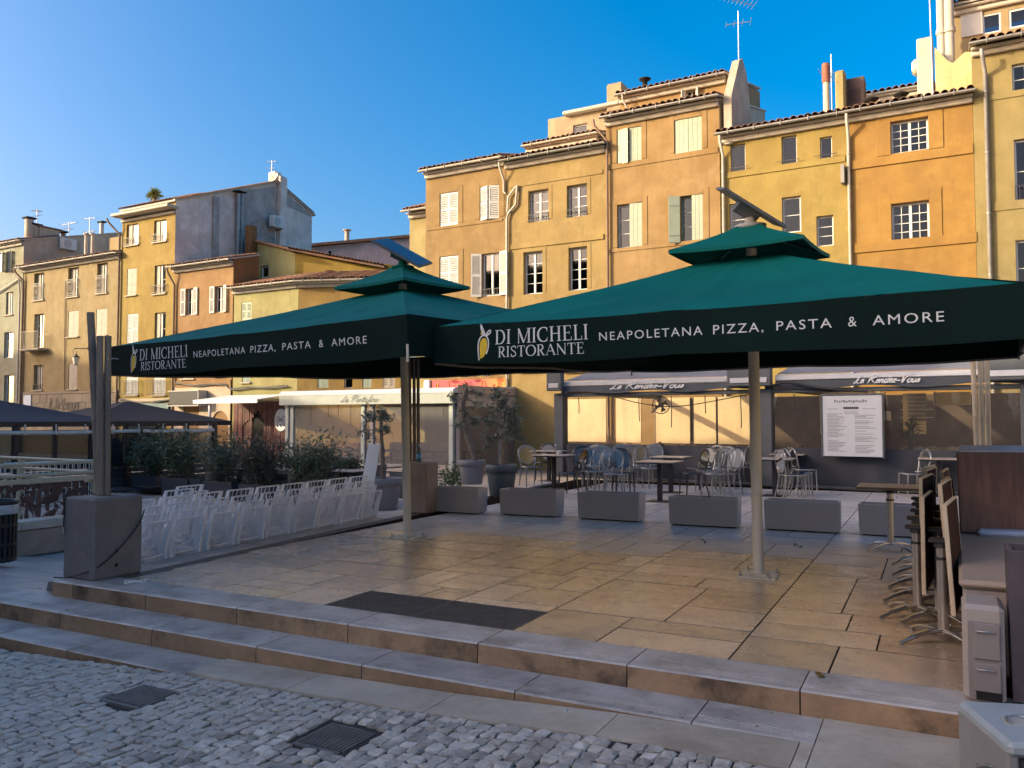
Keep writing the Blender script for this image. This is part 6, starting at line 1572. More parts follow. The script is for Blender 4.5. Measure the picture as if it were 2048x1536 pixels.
def perforated_chair(label, loc, rz, group):
    # local: backrest at +x side facing +x outward normal; chair faces -x.  width along y
    t = thing('perforated_chair', label, 'chair', loc, rz, group)
    W_ = .47
    me = net(.40, .37, 10, 6, lambda x, z: 0.0); me.materials.append(mWh)
    for v in me.vertices:       # stand the panel: local y = width, leaning back
        x, y, z = v.co; v.co = (.205 + y + .10 * (z / .37) ** 1.4 - .02 * math.cos(x * 6), x * (1 - .05 * z), .46 + z)
    o = bpy.data.objects.new('backrest', me); COL.objects.link(o); o.parent = t
    me = net(.40, .40, 8, 6, lambda x, z: 0.0, 5); me.materials.append(mWh)
    for v in me.vertices: x, y, z = v.co; v.co = (.20 - z, x * (1 + .12 * z), .445 - .03 * math.sin(z * 6) + y)
    o = bpy.data.objects.new('seat', me); COL.objects.link(o); o.parent = t
    mb = MB()
    mb.tube([(.30, y, .835) for y in (-.2, -.1, 0, .1, .2)], .011, 6); mb.build('top_rail', mWh, t)
    mb = MB(); mb.tube([(.20, y, .455 - .02 * math.cos(y * 8) + .01) for y in (-.2, -.1, 0, .1, .2)], .011, 6); mb.build('lower_rail', mWh, t)
    for s in (-1, 1):
        # rear leg: wide flat blade running up into the back upright
        mb = MB(); prof = [(.30, 0, .075), (.225, .44, .095), (.225, .50, .07), (.31, .84, .03)]
        vs = []
        for x, z, wd in prof: vs += [(x - wd, s * .215, z), (x + .012, s * .225, z), (x + .012, s * .198, z), (x - wd, s * .20, z)]
        fs = []
        for k in range(3):
            for q in range(4): fs.append((k * 4 + q, k * 4 + (q + 1) % 4, k * 4 + 4 + (q + 1) % 4, k * 4 + 4 + q))
        fs += [(3, 2, 1, 0), (12, 13, 14, 15)]; mb.add(vs, fs, False); mb.build('leg', mWh, t)
        mb = MB(); prof = [(-.25, 0, .06), (-.20, .44, .09)]; vs = []
        for x, z, wd in prof: vs += [(x - .01, s * .215, z), (x + wd, s * .215, z), (x + wd, s * .195, z), (x - .01, s * .195, z)]
        mb.add(vs, [(0, 1, 5, 4), (1, 2, 6, 5), (2, 3, 7, 6), (3, 0, 4, 7), (3, 2, 1, 0), (4, 5, 6, 7)], False); mb.build('leg', mWh, t)
        mb = MB(); mb.cbox((0, s * .205, .435), (.44, .022, .05), .008); mb.build('side_rail', mWh, t)
    return t
fa, fb = gp(338, 1117), gp(760, 1034); dirv = (fb - fa).normalized(); nvec = Vector((dirv.y, -dirv.x, 0))   # towards the terrace
rzc = math.atan2(nvec.y, nvec.x)
stk = ['half hidden behind the dark block', 'beside the dark block', 'second from the dark block', 'third from the dark block', 'fourth from the dark block', 'middle of the long row', 'just past the middle of the row', 'third from the umbrella pole', 'second from the umbrella pole', 'nearest to the umbrella pole']
lev = ['lowest chair', 'second lowest chair', 'second highest chair', 'topmost chair']
ch0 = None
for i in range(10):
    q = fa + (fb - fa) * ((i - 1) / 8.0) - dirv * .21
    n = 4 if i else 0
    for k in range(n):
        loc = q - nvec * (.30 + .085 * k) + Vector((0, 0, LOW + .075 * k)) + Vector((random.gauss(0, .006), random.gauss(0, .006), 0))
        lb = 'white perforated chair, %s of the stack %s' % (lev[k] if k < n - 1 else 'topmost chair' if n > 1 else 'single chair', stk[i])
        if ch0 is None: ch0 = perforated_chair(lb, loc, rzc, 'stacked white perforated chairs along the drain')
        else: dup(ch0, loc, rzc + random.gauss(0, .012), lb)
for i, off in enumerate((1.05, 1.62)):       # the two taller stacks standing behind
    q = fa + (fb - fa) * ((2.1 + i) / 8.0) - dirv * .1
    for k in range(4):
        loc = q - nvec * (off * .62 + .3 + .085 * k) + Vector((0, 0, LOW + .075 * k))
        dup(ch0, loc, rzc, 'white perforated chair, %s of the %s stack in the second row' % (lev[k] if k < 3 else 'topmost chair', ['nearer', 'farther'][i]))
# tall white folded board leaning at the far end
p = at(735, 975, 14.2); p.z = 0.02
bd = thing('leaning_board', 'tall narrow pale blue white board leaning behind the stacked white chairs', 'board', (p.x, p.y, LOW), R(-20))
mb = MB(); mb.cbox((0, 0, .78), (.24, .03, 1.5), .006, rot=Matrix.Rotation(R(6), 3, 'Y') @ Matrix.Rotation(R(-8), 3, 'X')); mb.build('panel', mat('pale_board', (.62, .68, .72), .5, .05, 3), bd)
# --- wooden flip-top tables
mWood = mat('brown_table_wood', (.20, .115, .06), .45, .25, 3, bump=.15, bscale=60, stretch=(1, 9, 1))
mWoodD = mat('dark_wenge_top', (.13, .058, .036), .62, .35, 4, bump=.12, bscale=60, stretch=(7, 7, .8))
mEdgeW = mat('pale_wood_edge', (.55, .45, .32), .5, .15, 6)
mCol = mat('brushed_column', (.52, .47, .42), .28, .08, 10, metal=.85)
mCap = mat('black_plastic_cap', (.02, .02, .022), .5, .1, 6)
mFoot = mat('polished_foot', (.55, .52, .48), .22, .08, 10, metal=.9)
def star_table(label, loc, rz, group, folded=None, h=.72, tops=(.70, .70)):
    t = thing('bistro_table', label, 'table', loc, rz, group)
    for k in range(4):
        mb = MB(); mb.M = Matrix.Rotation(k * math.pi / 2 + math.pi / 4, 4, 'Z'); pts = [(.02, 0, .085), (.12, 0, .082), (.24, 0, .055), (.34, 0, .014)]
        for (x0, _, z0_), (x1, _, z1_), w0, w1 in zip(pts, pts[1:], (.04, .034, .028), (.034, .028, .012)):
            vs = [(x0, -w0, z0_ - .012), (x0, w0, z0_ - .012), (x0, w0 * .6, z0_ + .008), (x0, -w0 * .6, z0_ + .008), (x1, -w1, z1_ - .012), (x1, w1, z1_ - .012), (x1, w1 * .6, z1_ + .008), (x1, -w1 * .6, z1_ + .008)]
            mb.add(vs, [(0, 1, 5, 4), (1, 2, 6, 5), (2, 3, 7, 6), (3, 0, 4, 7)], True)
        mb.tube([(.325, 0, .0), (.325, 0, .014)], .015, 8); mb.build('foot', mFoot, t)
    mb = MB(); mb.tube([(0, 0, .06), (0, 0, h - .06)], .036, 18); mb.build('column', mCol, t)
    mb = MB(); mb.tube([(0, 0, h - .075), (0, 0, h - .045)], .05, 12); mb.cbox((0, 0, h - .03), (.16, .1, .032), .008); mb.build('hinge_cap', mCap, t); mb = MB(); mb.tube([(0, 0, h - .16), (0, 0, h - .14)], .045, 12); mb.build('collar', mCap, t)
    if folded is None:
        mb = MB(); mb.cbox((0, 0, h + .0), (tops[0], tops[1], .028), .006); tp = mb.build('table_top', mWood, t)
    else:
        side, tilt, dz = folded
        rot = Matrix.Rotation(tilt, 3, 'Y'); c = Vector((side * .075, 0, h - .08 + dz))
        mb = MB(); mb.cbox(c, (.026, tops[0], tops[1]), .008, rot=rot); tp = mb.build('table_top', mat('folded_top_dark', (.05, .024, .019), .85, .3, 4, spec=.1), t)
        mb = MB()
        for s in (-1, 1): mb.cbox(c + rot @ Vector((0, s * (tops[0] / 2 + .004), 0)), (.029, .010, tops[1] + .01), .004, rot=rot); 
        mb.cbox(c + rot @ Vector((0, 0, tops[1] / 2 + .004)), (.03, tops[0] - .01, .012), .004, rot=rot); mb.build('edge_band', mEdgeW, tp)
    return t
tb = gp(1782, 1100); tg = 'wooden bistro tables with star feet'
star_table('single open wooden bistro table with a star foot in front of the rightmost planter', tb, -R(27), tg, None, .735)
Adir = Vector((math.sin(R(PAVE_A)), math.cos(R(PAVE_A)), 0))
ll = ['nearest table of the left file of folded tables', 'second table of the left file of folded tables', 'third table of the left file of folded tables', 'fourth table of the left file of folded tables', 'farthest table of the left file of folded tables']
for k in range(5):
    p = gp(1836, 1233) + Adir * (.64 * k) + Vector((random.gauss(0, .01), 0, 0))
    star_table(ll[k] + ', top tipped upright', p, -R(PAVE_A + 5) + random.gauss(0, .03), tg, (1, R(random.uniform(-1, 4)), .03 * math.sin(k * 2.3) + (.03 if k else -.05)))
ll = [s.replace('left', 'right') for s in ll]
for k in range(5):
    p = gp(1887, 1284) + Adir * (.62 * k) + Vector((random.gauss(0, .01), 0, 0))
    star_table(ll[k] + ', top tipped upright', p, -R(PAVE_A + 5) + random.gauss(0, .03), tg, (1, R(random.uniform(-6, -2)), .03 * math.sin(k * 1.7) + (.03 if k else -.03)))
# --- long beige serving counter with a drawer unit and a cushion, dark tops standing on it
mBeige = mat('beige_laminate', (.34, .27, .21), .5, .08, 2, bump=.1, bscale=60, stain=(.30, .24, .19), stain_scale=2)
mBeigeD = mat('greyed_laminate', (.32, .27, .25), .6, .1, 3, stain=(.2, .17, .16), stain_scale=3)
RC = Matrix.Rotation(-R(PAVE_A + 1.2), 4, 'Z'); RC.translation = gp(1927, 1385)
cn = thing('serving_counter', 'long beige serving counter behind the folded tables, dark boards standing on its far end', 'counter', RC.translation, -R(PAVE_A + 1.2))
mb = MB(); mb.cbox((.55, 1.76, .29), (1.08, 3.0, .50), .02); mb.build('body', mBeigeD, cn)
mb = MB(); mb.cbox((.55, 1.78, .56), (1.12, 3.1, .05), .02); mb.build('counter_top', mBeige, cn)
du = thing('drawer_cabinet', 'low pale cabinet with two drawers and wire handles in front of the beige counter', 'cabinet', RC @ Vector((.3, -.16, 0)), -R(PAVE_A + 1.2))
mCabR = mat('cabinet_rim', (.36, .31, .27), .55, .1, 3, stain=(.26, .22, .2), stain_scale=3); mCabF = mat('cabinet_front', (.24, .205, .19), .6, .12, 3, stain=(.16, .14, .13), stain_scale=3)
mb = MB(); mb.cbox((-.20, .17, .262), (.20, .34, .52), .025); mb.build('carcass', mCabR, du)
mb = MB(); mb.box((-.195, -.003, .235), (.155, .012, .40)); mb.build('recess', mCabF, du)
for z, h_ in ((.335, .19), (.145, .15)):
    mb = MB(); mb.cbox((-.185, -.013, z), (.125, .02, h_), .005); dw = mb.build('drawer', mCabF, du)
    mb = MB(); mb.tube([(-.235, -.022, z + h_ * .3), (-.235, -.04, z + h_ * .3), (-.155, -.04, z + h_ * .3), (-.155, -.022, z + h_ * .3)], .005, 6); mb.build('handle', mSteel, dw)
mb = MB(); mb.box((-.18, -.008, .05), (.12, .02, .05)); mb.build('toe_gap', mDark, du)
mb = MB(); mb.cbox((0, 0, 0), (.46, .20, .05), .02); o = mb.build('cushion', mat('blue_grey_cushion', (.36, .40, .50), .8, .08, 5)); o.location = RC @ Vector((.36, 2.43, .61)); o.rotation_euler = (0, 0, -R(PAVE_A + 1.2)); tag(o, 'thin blue grey cushion lying on the beige counter in front of the dark boards', 'cushion')
for k in range(5):
    b_ = thing('table_board', ['foremost', 'second', 'third', 'fourth', 'rearmost'][k] + ' dark brown table board standing upright on the beige counter', 'board', RC @ Vector((.40 + .01 * k, 2.55 + .17 * k, .586)), -R(PAVE_A - 12 + k), 'dark boards standing on the counter')
    mb = MB(); mb.cbox((.12, 0, .34), (1.06, .03, .66 + .012 * k), .006, rot=Matrix.Rotation(R(-4), 3, 'X')); mb.build('board', mWoodD, b_)
    mb = MB(); mb.cbox((.12, .025, .675 + .006 * k), (1.07, .036, .014), .004); mb.build('edge_band', mat('metal_edge_band', (.42, .43, .48), .3, .1, 6, metal=.6), b_)
# dark tall planter at the right edge and the grey lidded chest in the corner
mDkP = mat('aubergine_planter', (.065, .052, .062), .5, .12, 3, stain=(.11, .09, .1), stain_scale=3)
planter_mesh(.36, .30, .82, mDkP, 'tall_planter', 'tall dark square planter at the right edge of the photo', 'planter', RC @ Vector((.40, .03, 0)), -R(PAVE_A + 1.2), None, .1)
mGy = mat('grey_plastic_chest', (.33, .37, .385), .5, .08, 2, stain=(.24, .25, .25), stain_scale=3)
co = at(1975, 1485, 3.25)
co.x += .10
cc = thing('storage_chest', 'grey lidded chest with wire latches in the bottom right corner', 'chest', (co.x, co.y, RISE), -R(8))
hz_ = co.z - RISE
mb = MB(); mb.cbox((.36, .24, hz_ - .03), (.76, .50, .06), .018); mb.build('lid', mGy, cc)
mb = MB(); mb.cbox((.37, .25, (hz_ - .06) / 2), (.70, .45, hz_ - .065), .02); mb.build('body', mat('chest_body_shade', (.05, .04, .055), .6, .1, 3), cc)  # near-black purple, the shadow on the front put into the body colour
mb = MB(); mb.cbox((.005, .25, (hz_ - .02) / 2), (.05, .48, hz_ - .05), .012); mb.build('end_panel', mat('chest_end', (.24, .235, .23), .6, .1, 3), cc)
mb = MB(); mb.box((.13, .23, hz_ + .001), (.13, .07, .005)); mb.build('latch_recess', mGreyW, cc)
mb = MB(); mb.tube([(.07, .21, hz_ + .01), (.08, .25, hz_ + .014), (.13, .255, hz_ + .02), (.165, .235, hz_ + .02), (.17, .205, hz_ + .012)], .005, 6); mb.tube([(.075, .20, hz_ + .012), (.085, .255, hz_ + .012)], .006, 6); mb.build('latch', mSteel, cc)
mb = MB(); mb.tube([(-.022, .12, hz_ * .62), (-.04, .16, hz_ * .6), (-.04, .24, hz_ * .5), (-.022, .28, hz_ * .48)], .007, 6); mb.build('side_handle', mSteel, cc)
# small ground litter
for (x, y, s, lab) in ((1640, 1352, .05, 'flat brass floor fitting set at the back of the top step'), (752, 1085, .035, 'crumpled yellow paper beside the left umbrella foot'), (1133, 1423, .02, 'cigarette end on the pavement slab'), (445, 1323, .02, 'cigarette end by the foot of the middle step'), (1738, 1082, .03, 'scrap of white tissue on the paving near the rightmost planter')):
    z = 0 if y < 1200 or x == 1640 else -.14; p = gp(x, y, z if x != 445 else -.2); mb = MB()
    if 'brass' in lab: mb.cbox((0, 0, .006), (.085, .035, .014), .004); m_ = mat('dull_brass', (.2, .14, .05), .45, .2, 20, metal=.7)
    elif 'cig' in lab: mb.tube([(-.02, 0, .006), (.02, 0.004, .006)], .005, 6); m_ = mWhiteW
    else:
        mb.add([(random.uniform(-s, s), random.uniform(-s, s), abs(random.gauss(.02, .015))) for _ in range(9)], [(i, (i + 3) % 9, (i + 5) % 9) for i in range(9)], False); m_ = mat('yellow_paper', (.7, .62, .15), .7, .1, 5) if 'yellow' in lab else mWhiteW
    o = mb.build('floor_fitting' if 'brass' in lab else 'cigarette_end' if 'cig' in lab else 'paper_scrap', m_); o.location = p; o.rotation_euler = (0, 0, random.uniform(0, 3)); tag(o, lab, 'floor fitting' if 'brass' in lab else 'litter')
# fallen leaves and crumbs of dirt along the joints
mDry = mat('dry_leaf', (.09, .055, .03), .8, .3, 20)
mb = MB(); rr = random.Random(21)
for _ in range(70):
    s_, t_ = rr.uniform(-4.4, 3), rr.choice([rr.uniform(-9, -.4), rr.uniform(-9, -.4), rr.uniform(.0, .38)])
    z_ = 0 if t_ < 0 else RISE
    if t_ > 0 and s_ > 2: continue
    p = ST(s_, t_, z_ + .006); q = rr.uniform(.006, .018); a_ = rr.uniform(0, 6.3)
    d_ = Vector((math.cos(a_), math.sin(a_), 0)) * q; e_ = Vector((-d_.y, d_.x, 0)) * .5; mb.add([p - d_, p + e_ + Vector((0, 0, .004)), p + d_, p - e_], [(0, 1, 2, 3)], False)
tag(mb.build('fallen_leaf_litter', mDry), kind='stuff')
# ------------------------------------------------------------------ restaurant on the right: dark pergola with clear plastic walls
mAnth = mat('anthracite_metal', (.08, .09, .10), .5, .1, 5)
mAwn = mat('slate_awning_canvas', (.17, .185, .21), .75, .15, 1.5, bump=.4, bscale=2.5, stain=(.24, .25, .26), stain_scale=1.2, stain_amt=.4)
mFas = mat('dark_fascia_canvas', (.05, .062, .075), .75, .1, 3)
mSilver = mat('silver_rail', (.58, .60, .63), .35, .06, 4, metal=.5)
mSkirt = mat('navy_tarpaulin', (.025, .03, .042), .6, .2, 1.5, bump=.6, bscale=3)
mPlast = glass('clear_plastic_sheet', (1, .97, .92), .84, .06, 1.42, wav=.5, wscale=5, milk=.05)
RV0, RV1 = gp(1122, 953), gp(1650, 977); d_ = RV1 - RV0
RVW = Wall(RV0[:2], -math.degrees(math.atan2(d_.y, d_.x)))
def rh(px, py=880, d=0.0): return RVW.hit(px, py, d)
def rb(mb, u0, u1, z0, z1, d0, d1, b=.01): mb.M = lmap(RVW); mb.cbox(((u0 + u1) / 2, (d0 + d1) / 2, (z0 + z1) / 2), (u1 - u0, d1 - d0, z1 - z0), b); mb.M = Matrix.Identity(4); return mb
zt = rh(1300, 783)[1]; zbar0, zbar1 = rh(1300, 769)[1], rh(1300, 759)[1]; ue = rh(2150)[0]; um = rh(1535)[0]
pg = thing('dark_pergola', 'dark grey restaurant pergola with clear plastic walls and a slate awning', 'pergola', RVW.P(ue / 2, 0))
for px in (1122, 1535, 2060):
    u = rh(px)[0]; rb(MB(), u - .14, u + .14, 0, zt, -.14, .14).build('post', mAnth, pg, True)
for px in (1122, 1535):
    u = rh(px)[0]
DEP = 6.5
for u in (0, um, ue): rb(MB(), u - .1, u + .1, zt - .02, zt + .12, -DEP, -.16).build('beam', mAnth, pg, True)
rb(MB(), -.14, ue, zt - .1, zt - .005, -.1, .1).build('beam', mAnth, pg, True)
# back posts and beam
for i in range(5): u = ue * i / 4; rb(MB(), u - .12, u + .12, 0, zt + .05, -DEP - .1, -DEP + .1).build('back_post', mAnth, pg, True)
for k, (a, b) in enumerate(((0.15, um - .1), (um + .25, ue))):
    aw = thing('awning', ['slate fabric awning of the dark pergola, left section', 'slate fabric awning of the dark pergola, right section beside the bamboo canes'][k], 'awning', RVW.P((a + b) / 2, zt), group='slate awnings over the dark pergola')
    mb = MB(); mb.M = lmap(RVW); g = []; nx_, ny_ = 26, 8
    for j in range(ny_ + 1):
        for i in range(nx_ + 1):
            f = j / ny_; e = i / nx_; uu = a + (b - a) * e + .25 * f * (.5 - e)
            g.append((uu, .12 - 4.6 * f, zbar1 + .02 + 1.25 * f - .1 * math.sin(math.pi * f) + .03 * math.sin(e * 23 + f * 5) * math.sin(math.pi * f)))
    mb.add(g, [(j * (nx_ + 1) + i, j * (nx_ + 1) + i + 1, (j + 1) * (nx_ + 1) + i + 1, (j + 1) * (nx_ + 1) + i) for j in range(ny_) for i in range(nx_)], True); mb.build('canvas', mAwn, aw, True)
    rb(MB(), a, b, zbar0, zbar1, .06, .2, .015).build('front_bar', mSilver, aw, True)
    mb = MB(); mb.M = lmap(RVW); n_ = 30; zz0, zz1 = zt + .0, zbar0 - .004
    top = [(a + (b - a) * i / n_, .17, zz1) for i in range(n_ + 1)]; bot = [(a + (b - a) * i / n_, .19 + .02 * math.sin(i * 1.3 + k), zz0 + .035 * math.sin(i * .55 + k * 2)) for i in range(n_ + 1)]
    mb.add(top + bot, [(i, n_ + 1 + i, n_ + 2 + i, i + 1) for i in range(n_)], True); mb.build('fascia', mFas, aw, True)
    mb = MB(); x0, x1 = (rh(1228)[0], rh(1375)[0]) if k == 0 else (rh(1713)[0], rh(1845)[0]); script(mb, 'Le Rendez-Vous', 0, 0, x1 - x0, .19, 0, .13, .3)
    o = mb.build('script_lettering', mLet, aw); o.location = RVW.P(x0, zz0 + .07, .235) - aw.location; o.rotation_euler = (0, 0, RVW.a)
for i, px in enumerate((1122, 1508, 2030)):
    u = rh(px)[0]; w_ = .22 if i == 0 else .5
    b_ = thing('awning_box', ['dark square awning cassette end at the left corner of the pergola', 'dark square awning cassette above the middle post, behind the right umbrella pole', 'dark square awning cassette at the right edge behind the umbrella corner'][i], 'awning box', RVW.P(u, zbar0), group='awning cassettes on the dark pergola')
    rb(MB(), u - w_, u + w_ + .02, zbar0 - .12, zbar0 + .52, .21, .40, .02).build('casing', mAnth, b_, True); rb(MB(), u - w_ + .08, u + w_ - .06, zbar0 - .04, zbar0 + .08, .402, .42, .005).build('rail_end', mSilver, b_, True)
# clear plastic walls in framed bays, tarpaulin skirts
zs0 = rh(1300, 893)[1]
bays = [(.16, um - .16), (um + .16, ue)]
for k, (a, b) in enumerate(bays):
    pc = thing('plastic_wall', ['clear plastic wall of the left bay of the dark pergola', 'clear plastic wall of the right bay behind the menu board'][k], 'plastic sheet', RVW.P((a + b) / 2, zs0), group='clear plastic walls of the dark pergola')
    mb = MB(); mb.M = lmap(RVW); nx_ = 40; g = []
    for j in range(7):
        for i in range(nx_ + 1):
            e = i / nx_; f = j / 6; g.append((a + (b - a) * e, .03 * math.sin(e * 31 + k) * math.sin(math.pi * f) + .015 * math.sin(e * 77 + f * 3), zs0 + (zt - .1 - zs0) * f))
    mb.add(g, [(j * (nx_ + 1) + i, j * (nx_ + 1) + i + 1, (j + 1) * (nx_ + 1) + i + 1, (j + 1) * (nx_ + 1) + i) for j in range(6) for i in range(nx_)], True); mb.build('sheet', mPlast, pc, True)
    mb = MB(); mb.M = lmap(RVW); g = []
    for j in range(5):
        for i in range(nx_ + 1):
            e = i / nx_; f = j / 4; g.append((a + (b - a) * e, .05 + .05 * math.sin(e * 19 + f * 2 + k) * (1 - f) + .02 * math.sin(e * 53), .02 + (zs0 + .02) * f))
    mb.add(g, [(j * (nx_ + 1) + i, j * (nx_ + 1) + i + 1, (j + 1) * (nx_ + 1) + i + 1, (j + 1) * (nx_ + 1) + i) for j in range(4) for i in range(nx_)], True); mb.build('skirt', mSkirt, pc, True)
    for i in range(6):
        u = a + (b - a) * (i + .5) / 6; mb = MB(); mb.M = lmap(RVW); mb.tube([(u, .08, zt - .12), (u + .02, .09, zt - .35 - .2 * (i % 3)), (u + .01, .085, zt - .55 - .35 * (i % 2))], .012, 5); mb.build('strap', mRail, pc, True)
rb(MB(), 0, ue, .0, .06, -.02, .12, .01).build('sill_rail', mAnth, pg, True)
# left side wall, warm translucent back sheets catching the low sun
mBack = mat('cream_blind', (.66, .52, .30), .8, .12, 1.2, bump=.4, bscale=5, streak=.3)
for i, (pa, pb) in enumerate(((1130, 1212), (1232, 1282), (1312, 1380), (1388, 1432), (1436, 1500))):
    ua, ub = rh(pa, 850, -DEP + .2)[0], rh(pb, 850, -DEP + .2)[0]
    mb = MB(); rb(mb, ua, ub, .75, zt + .02, -DEP + .16, -DEP + .2, .005); tag(mb.build('cream_blind', mBack), 'cream coloured blind at the back of the dark pergola, ' + ['leftmost of five', 'second from the left', 'behind the wall fan', 'right of the wall fan', 'rightmost of five'][i], 'blind', 'cream blinds at the back of the dark pergola')
mTim = mat('brown_interior', (.09, .06, .04), .7, .3, 2, streak=.4)
mb = MB(); rb(mb, um - 4.6, ue, 0, zt, -DEP + .0, -DEP + .12, .01); tag(mb.build('timber_wall', mTim), 'dark brown timber back wall inside the right half of the dark pergola', 'wall')
fan = thing('wall_fan', 'round white wall fan inside the left bay of the pergola', 'fan', RVW.P(rh(1322, 810, -2)[0], rh(1322, 810, -2)[1], -2))
mb = MB(); mb.tube([(.24 * math.cos(t), 0, .24 * math.sin(t)) for t in [i * math.pi / 10 for i in range(20)]], .015, 6, closed=True)
for i in range(12): t = i * math.pi / 6; mb.tube([(0, -.05, 0), (.24 * math.cos(t), 0, .24 * math.sin(t))], .005, 4)
mb.build('guard', mGreyW, fan)
mb = MB(); mb.tube([(0, 0, 0), (-.05, .2, -.05), (-.18, .4, -.2)], .03, 6); mb.tube([(0, -.06, 0), (0, .08, 0)], .07, 10); mb.build('motor', mGreyW, fan)
for k in range(4):
    mb = MB(); t = k * math.pi / 2; mb.add([(.03 * math.cos(t + 1), .01, .03 * math.sin(t + 1)), (.2 * math.cos(t), 0, .2 * math.sin(t)), (.2 * math.cos(t + .8), -.02, .2 * math.sin(t + .8)), (.05 * math.cos(t + .9), -.01, .05 * math.sin(t + .9))], [(0, 1, 2, 3)], True); mb.build('blade', mGreyW, fan)
mb = MB(); mb.tube(catmull([RVW.P(rh(1200, 785)[0], rh(1200, 787)[1], -.3), RVW.P(rh(1270, 806)[0], rh(1270, 806)[1], -.3), RVW.P(rh(1350, 812)[0], rh(1350, 812)[1], -.3), RVW.P(rh(1490, 788)[0], rh(1490, 788)[1], -.3)], 8), .012, 5); tag(mb.build('cable', mCable), 'thin dark cable drooping behind the left plastic wall', 'cable')
mb = MB(); mb.tube(catmull([RVW.P(rh(1545, 775)[0], rh(1545, 775)[1], .3), RVW.P(rh(1580, 766)[0], rh(1580, 766)[1], .3), RVW.P(rh(1640, 776)[0], rh(1640, 776)[1], .26), RVW.P(rh(1740, 784)[0], rh(1740, 784)[1], .26)], 8), .03, 6); tag(mb.build('rolled_sheet_edge', mCable), 'dark rolled edge of canvas sagging under the right awning bar', 'canvas')
# menu board
mu = thing('menu_board', 'tall white menu board with faint printed columns behind the clear plastic', 'menu board', RVW.P(rh(1706)[0], .5, .3))
ua, ub = rh(1646, 860, .3)[0], rh(1765, 860, .3)[0]; za, zb2 = rh(1700, 913, .3)[1], rh(1700, 791, .3)[1]
mb = MB(); rb(mb, ua, ub, za, zb2, .28, .32, .006); mb.build('panel', mat('menu_white', (.52, .54, .56), .5, .04, 2), mu, True)
mb = MB()
for (x0_, x1_, z0_, z1_) in ((ua - .03, ub + .03, zb2 + .002, zb2 + .04), (ua - .035, ua - .002, za - .03, zb2), (ub + .002, ub + .035, za - .03, zb2)): rb(mb, x0_, x1_, z0_, z1_, .27, .335, .004)
mb.build('frame', mAnth, mu, True)
mInk = mat('menu_ink', (.20, .21, .23), .7, .05, 5); rr = random.Random(9); mb = MB(); Wd = ub - ua; Ht = zb2 - za
for j in range(28):
    z = zb2 - Ht * (.30 + .66 * j / 28)
    for c0 in (.08, .55):
        ln = rr.uniform(.18, .36)
        if rr.random() < .85: mb.M = lmap(RVW); mb.box((ua + Wd * (c0 + ln / 2), .3225, z), (Wd * ln, .002, Ht * .008))
for x0_, x1_, z_ in ((.08, .28, .22), (.68, .9, .22), (.37, .6, .27), (.38, .62, .295)): mb.box((ua + Wd * (x0_ + x1_) / 2, .3225, zb2 - Ht * z_), (Wd * (x1_ - x0_), .002, Ht * .008))
mb.build('text_line', mInk, mu, True)
mb = MB(); mb.M = lmap(RVW); mb.box((ua + Wd * .49, .323, zb2 - Ht * .205), (Wd * .26, .003, Ht * .036)); mb.build('heading_bar', mat('menu_dark', (.06, .06, .065), .6, .05, 5), mu, True)
mb = MB(); mb.M = lmap(RVW)
for j in range(14): mb.box((ua + Wd * (.22 + .04 * j), .323, zb2 - Ht * (.09 + .006 * (j % 3))), (Wd * .03, .003, Ht * (.03 if j % 4 else .045)))
mb.build('heading_line', mInk, mu, True)
# aloe in a pot, papers, lit price boards behind the plastic
al = RVW.P(rh(1822, 880, -.7)[0], 0, -.7); ap = thing('aloe_plant', 'spiky dark aloe in a dark pot behind the right plastic wall', 'plant', al)
mb = MB(); mb.lathe([(.14, 0), (.2, .45), (.22, .75), (.2, .76), (.18, .7)], (0, 0, 0), 16, False); mb.build('pot', mDkP, ap)
mb = MB(); rr = random.Random(12); zt_ = rh(1822, 850, -.7)[1]; mb.tube([(0, 0, .6), (0, 0, zt_ - .05)], .06, 7)
for i in range(46):
    a_ = rr.uniform(0, 6.28); el = rr.uniform(-.35, 1.3); dv = Vector((math.cos(a_) * math.cos(el), math.sin(a_) * math.cos(el), math.sin(el))); x = dv.cross(Vector((0, 0, 1))).normalized(); p0 = Vector((0, 0, zt_ - rr.uniform(0, .3))); L_ = rr.uniform(.28, .42)
    q = [p0 + dv * L_ * f + Vector((0, 0, -.06 * f * f)) for f in (0, .5, 1)]; mb.add([q[0] - x * .03, q[0] + x * .03, q[1] + x * .022, q[2], q[1] - x * .022], [(0, 1, 2, 3, 4)], False)
mb.build('leaf_rosette', mat('aloe_leaf', (.035, .05, .03), .5, .2, 6), ap)
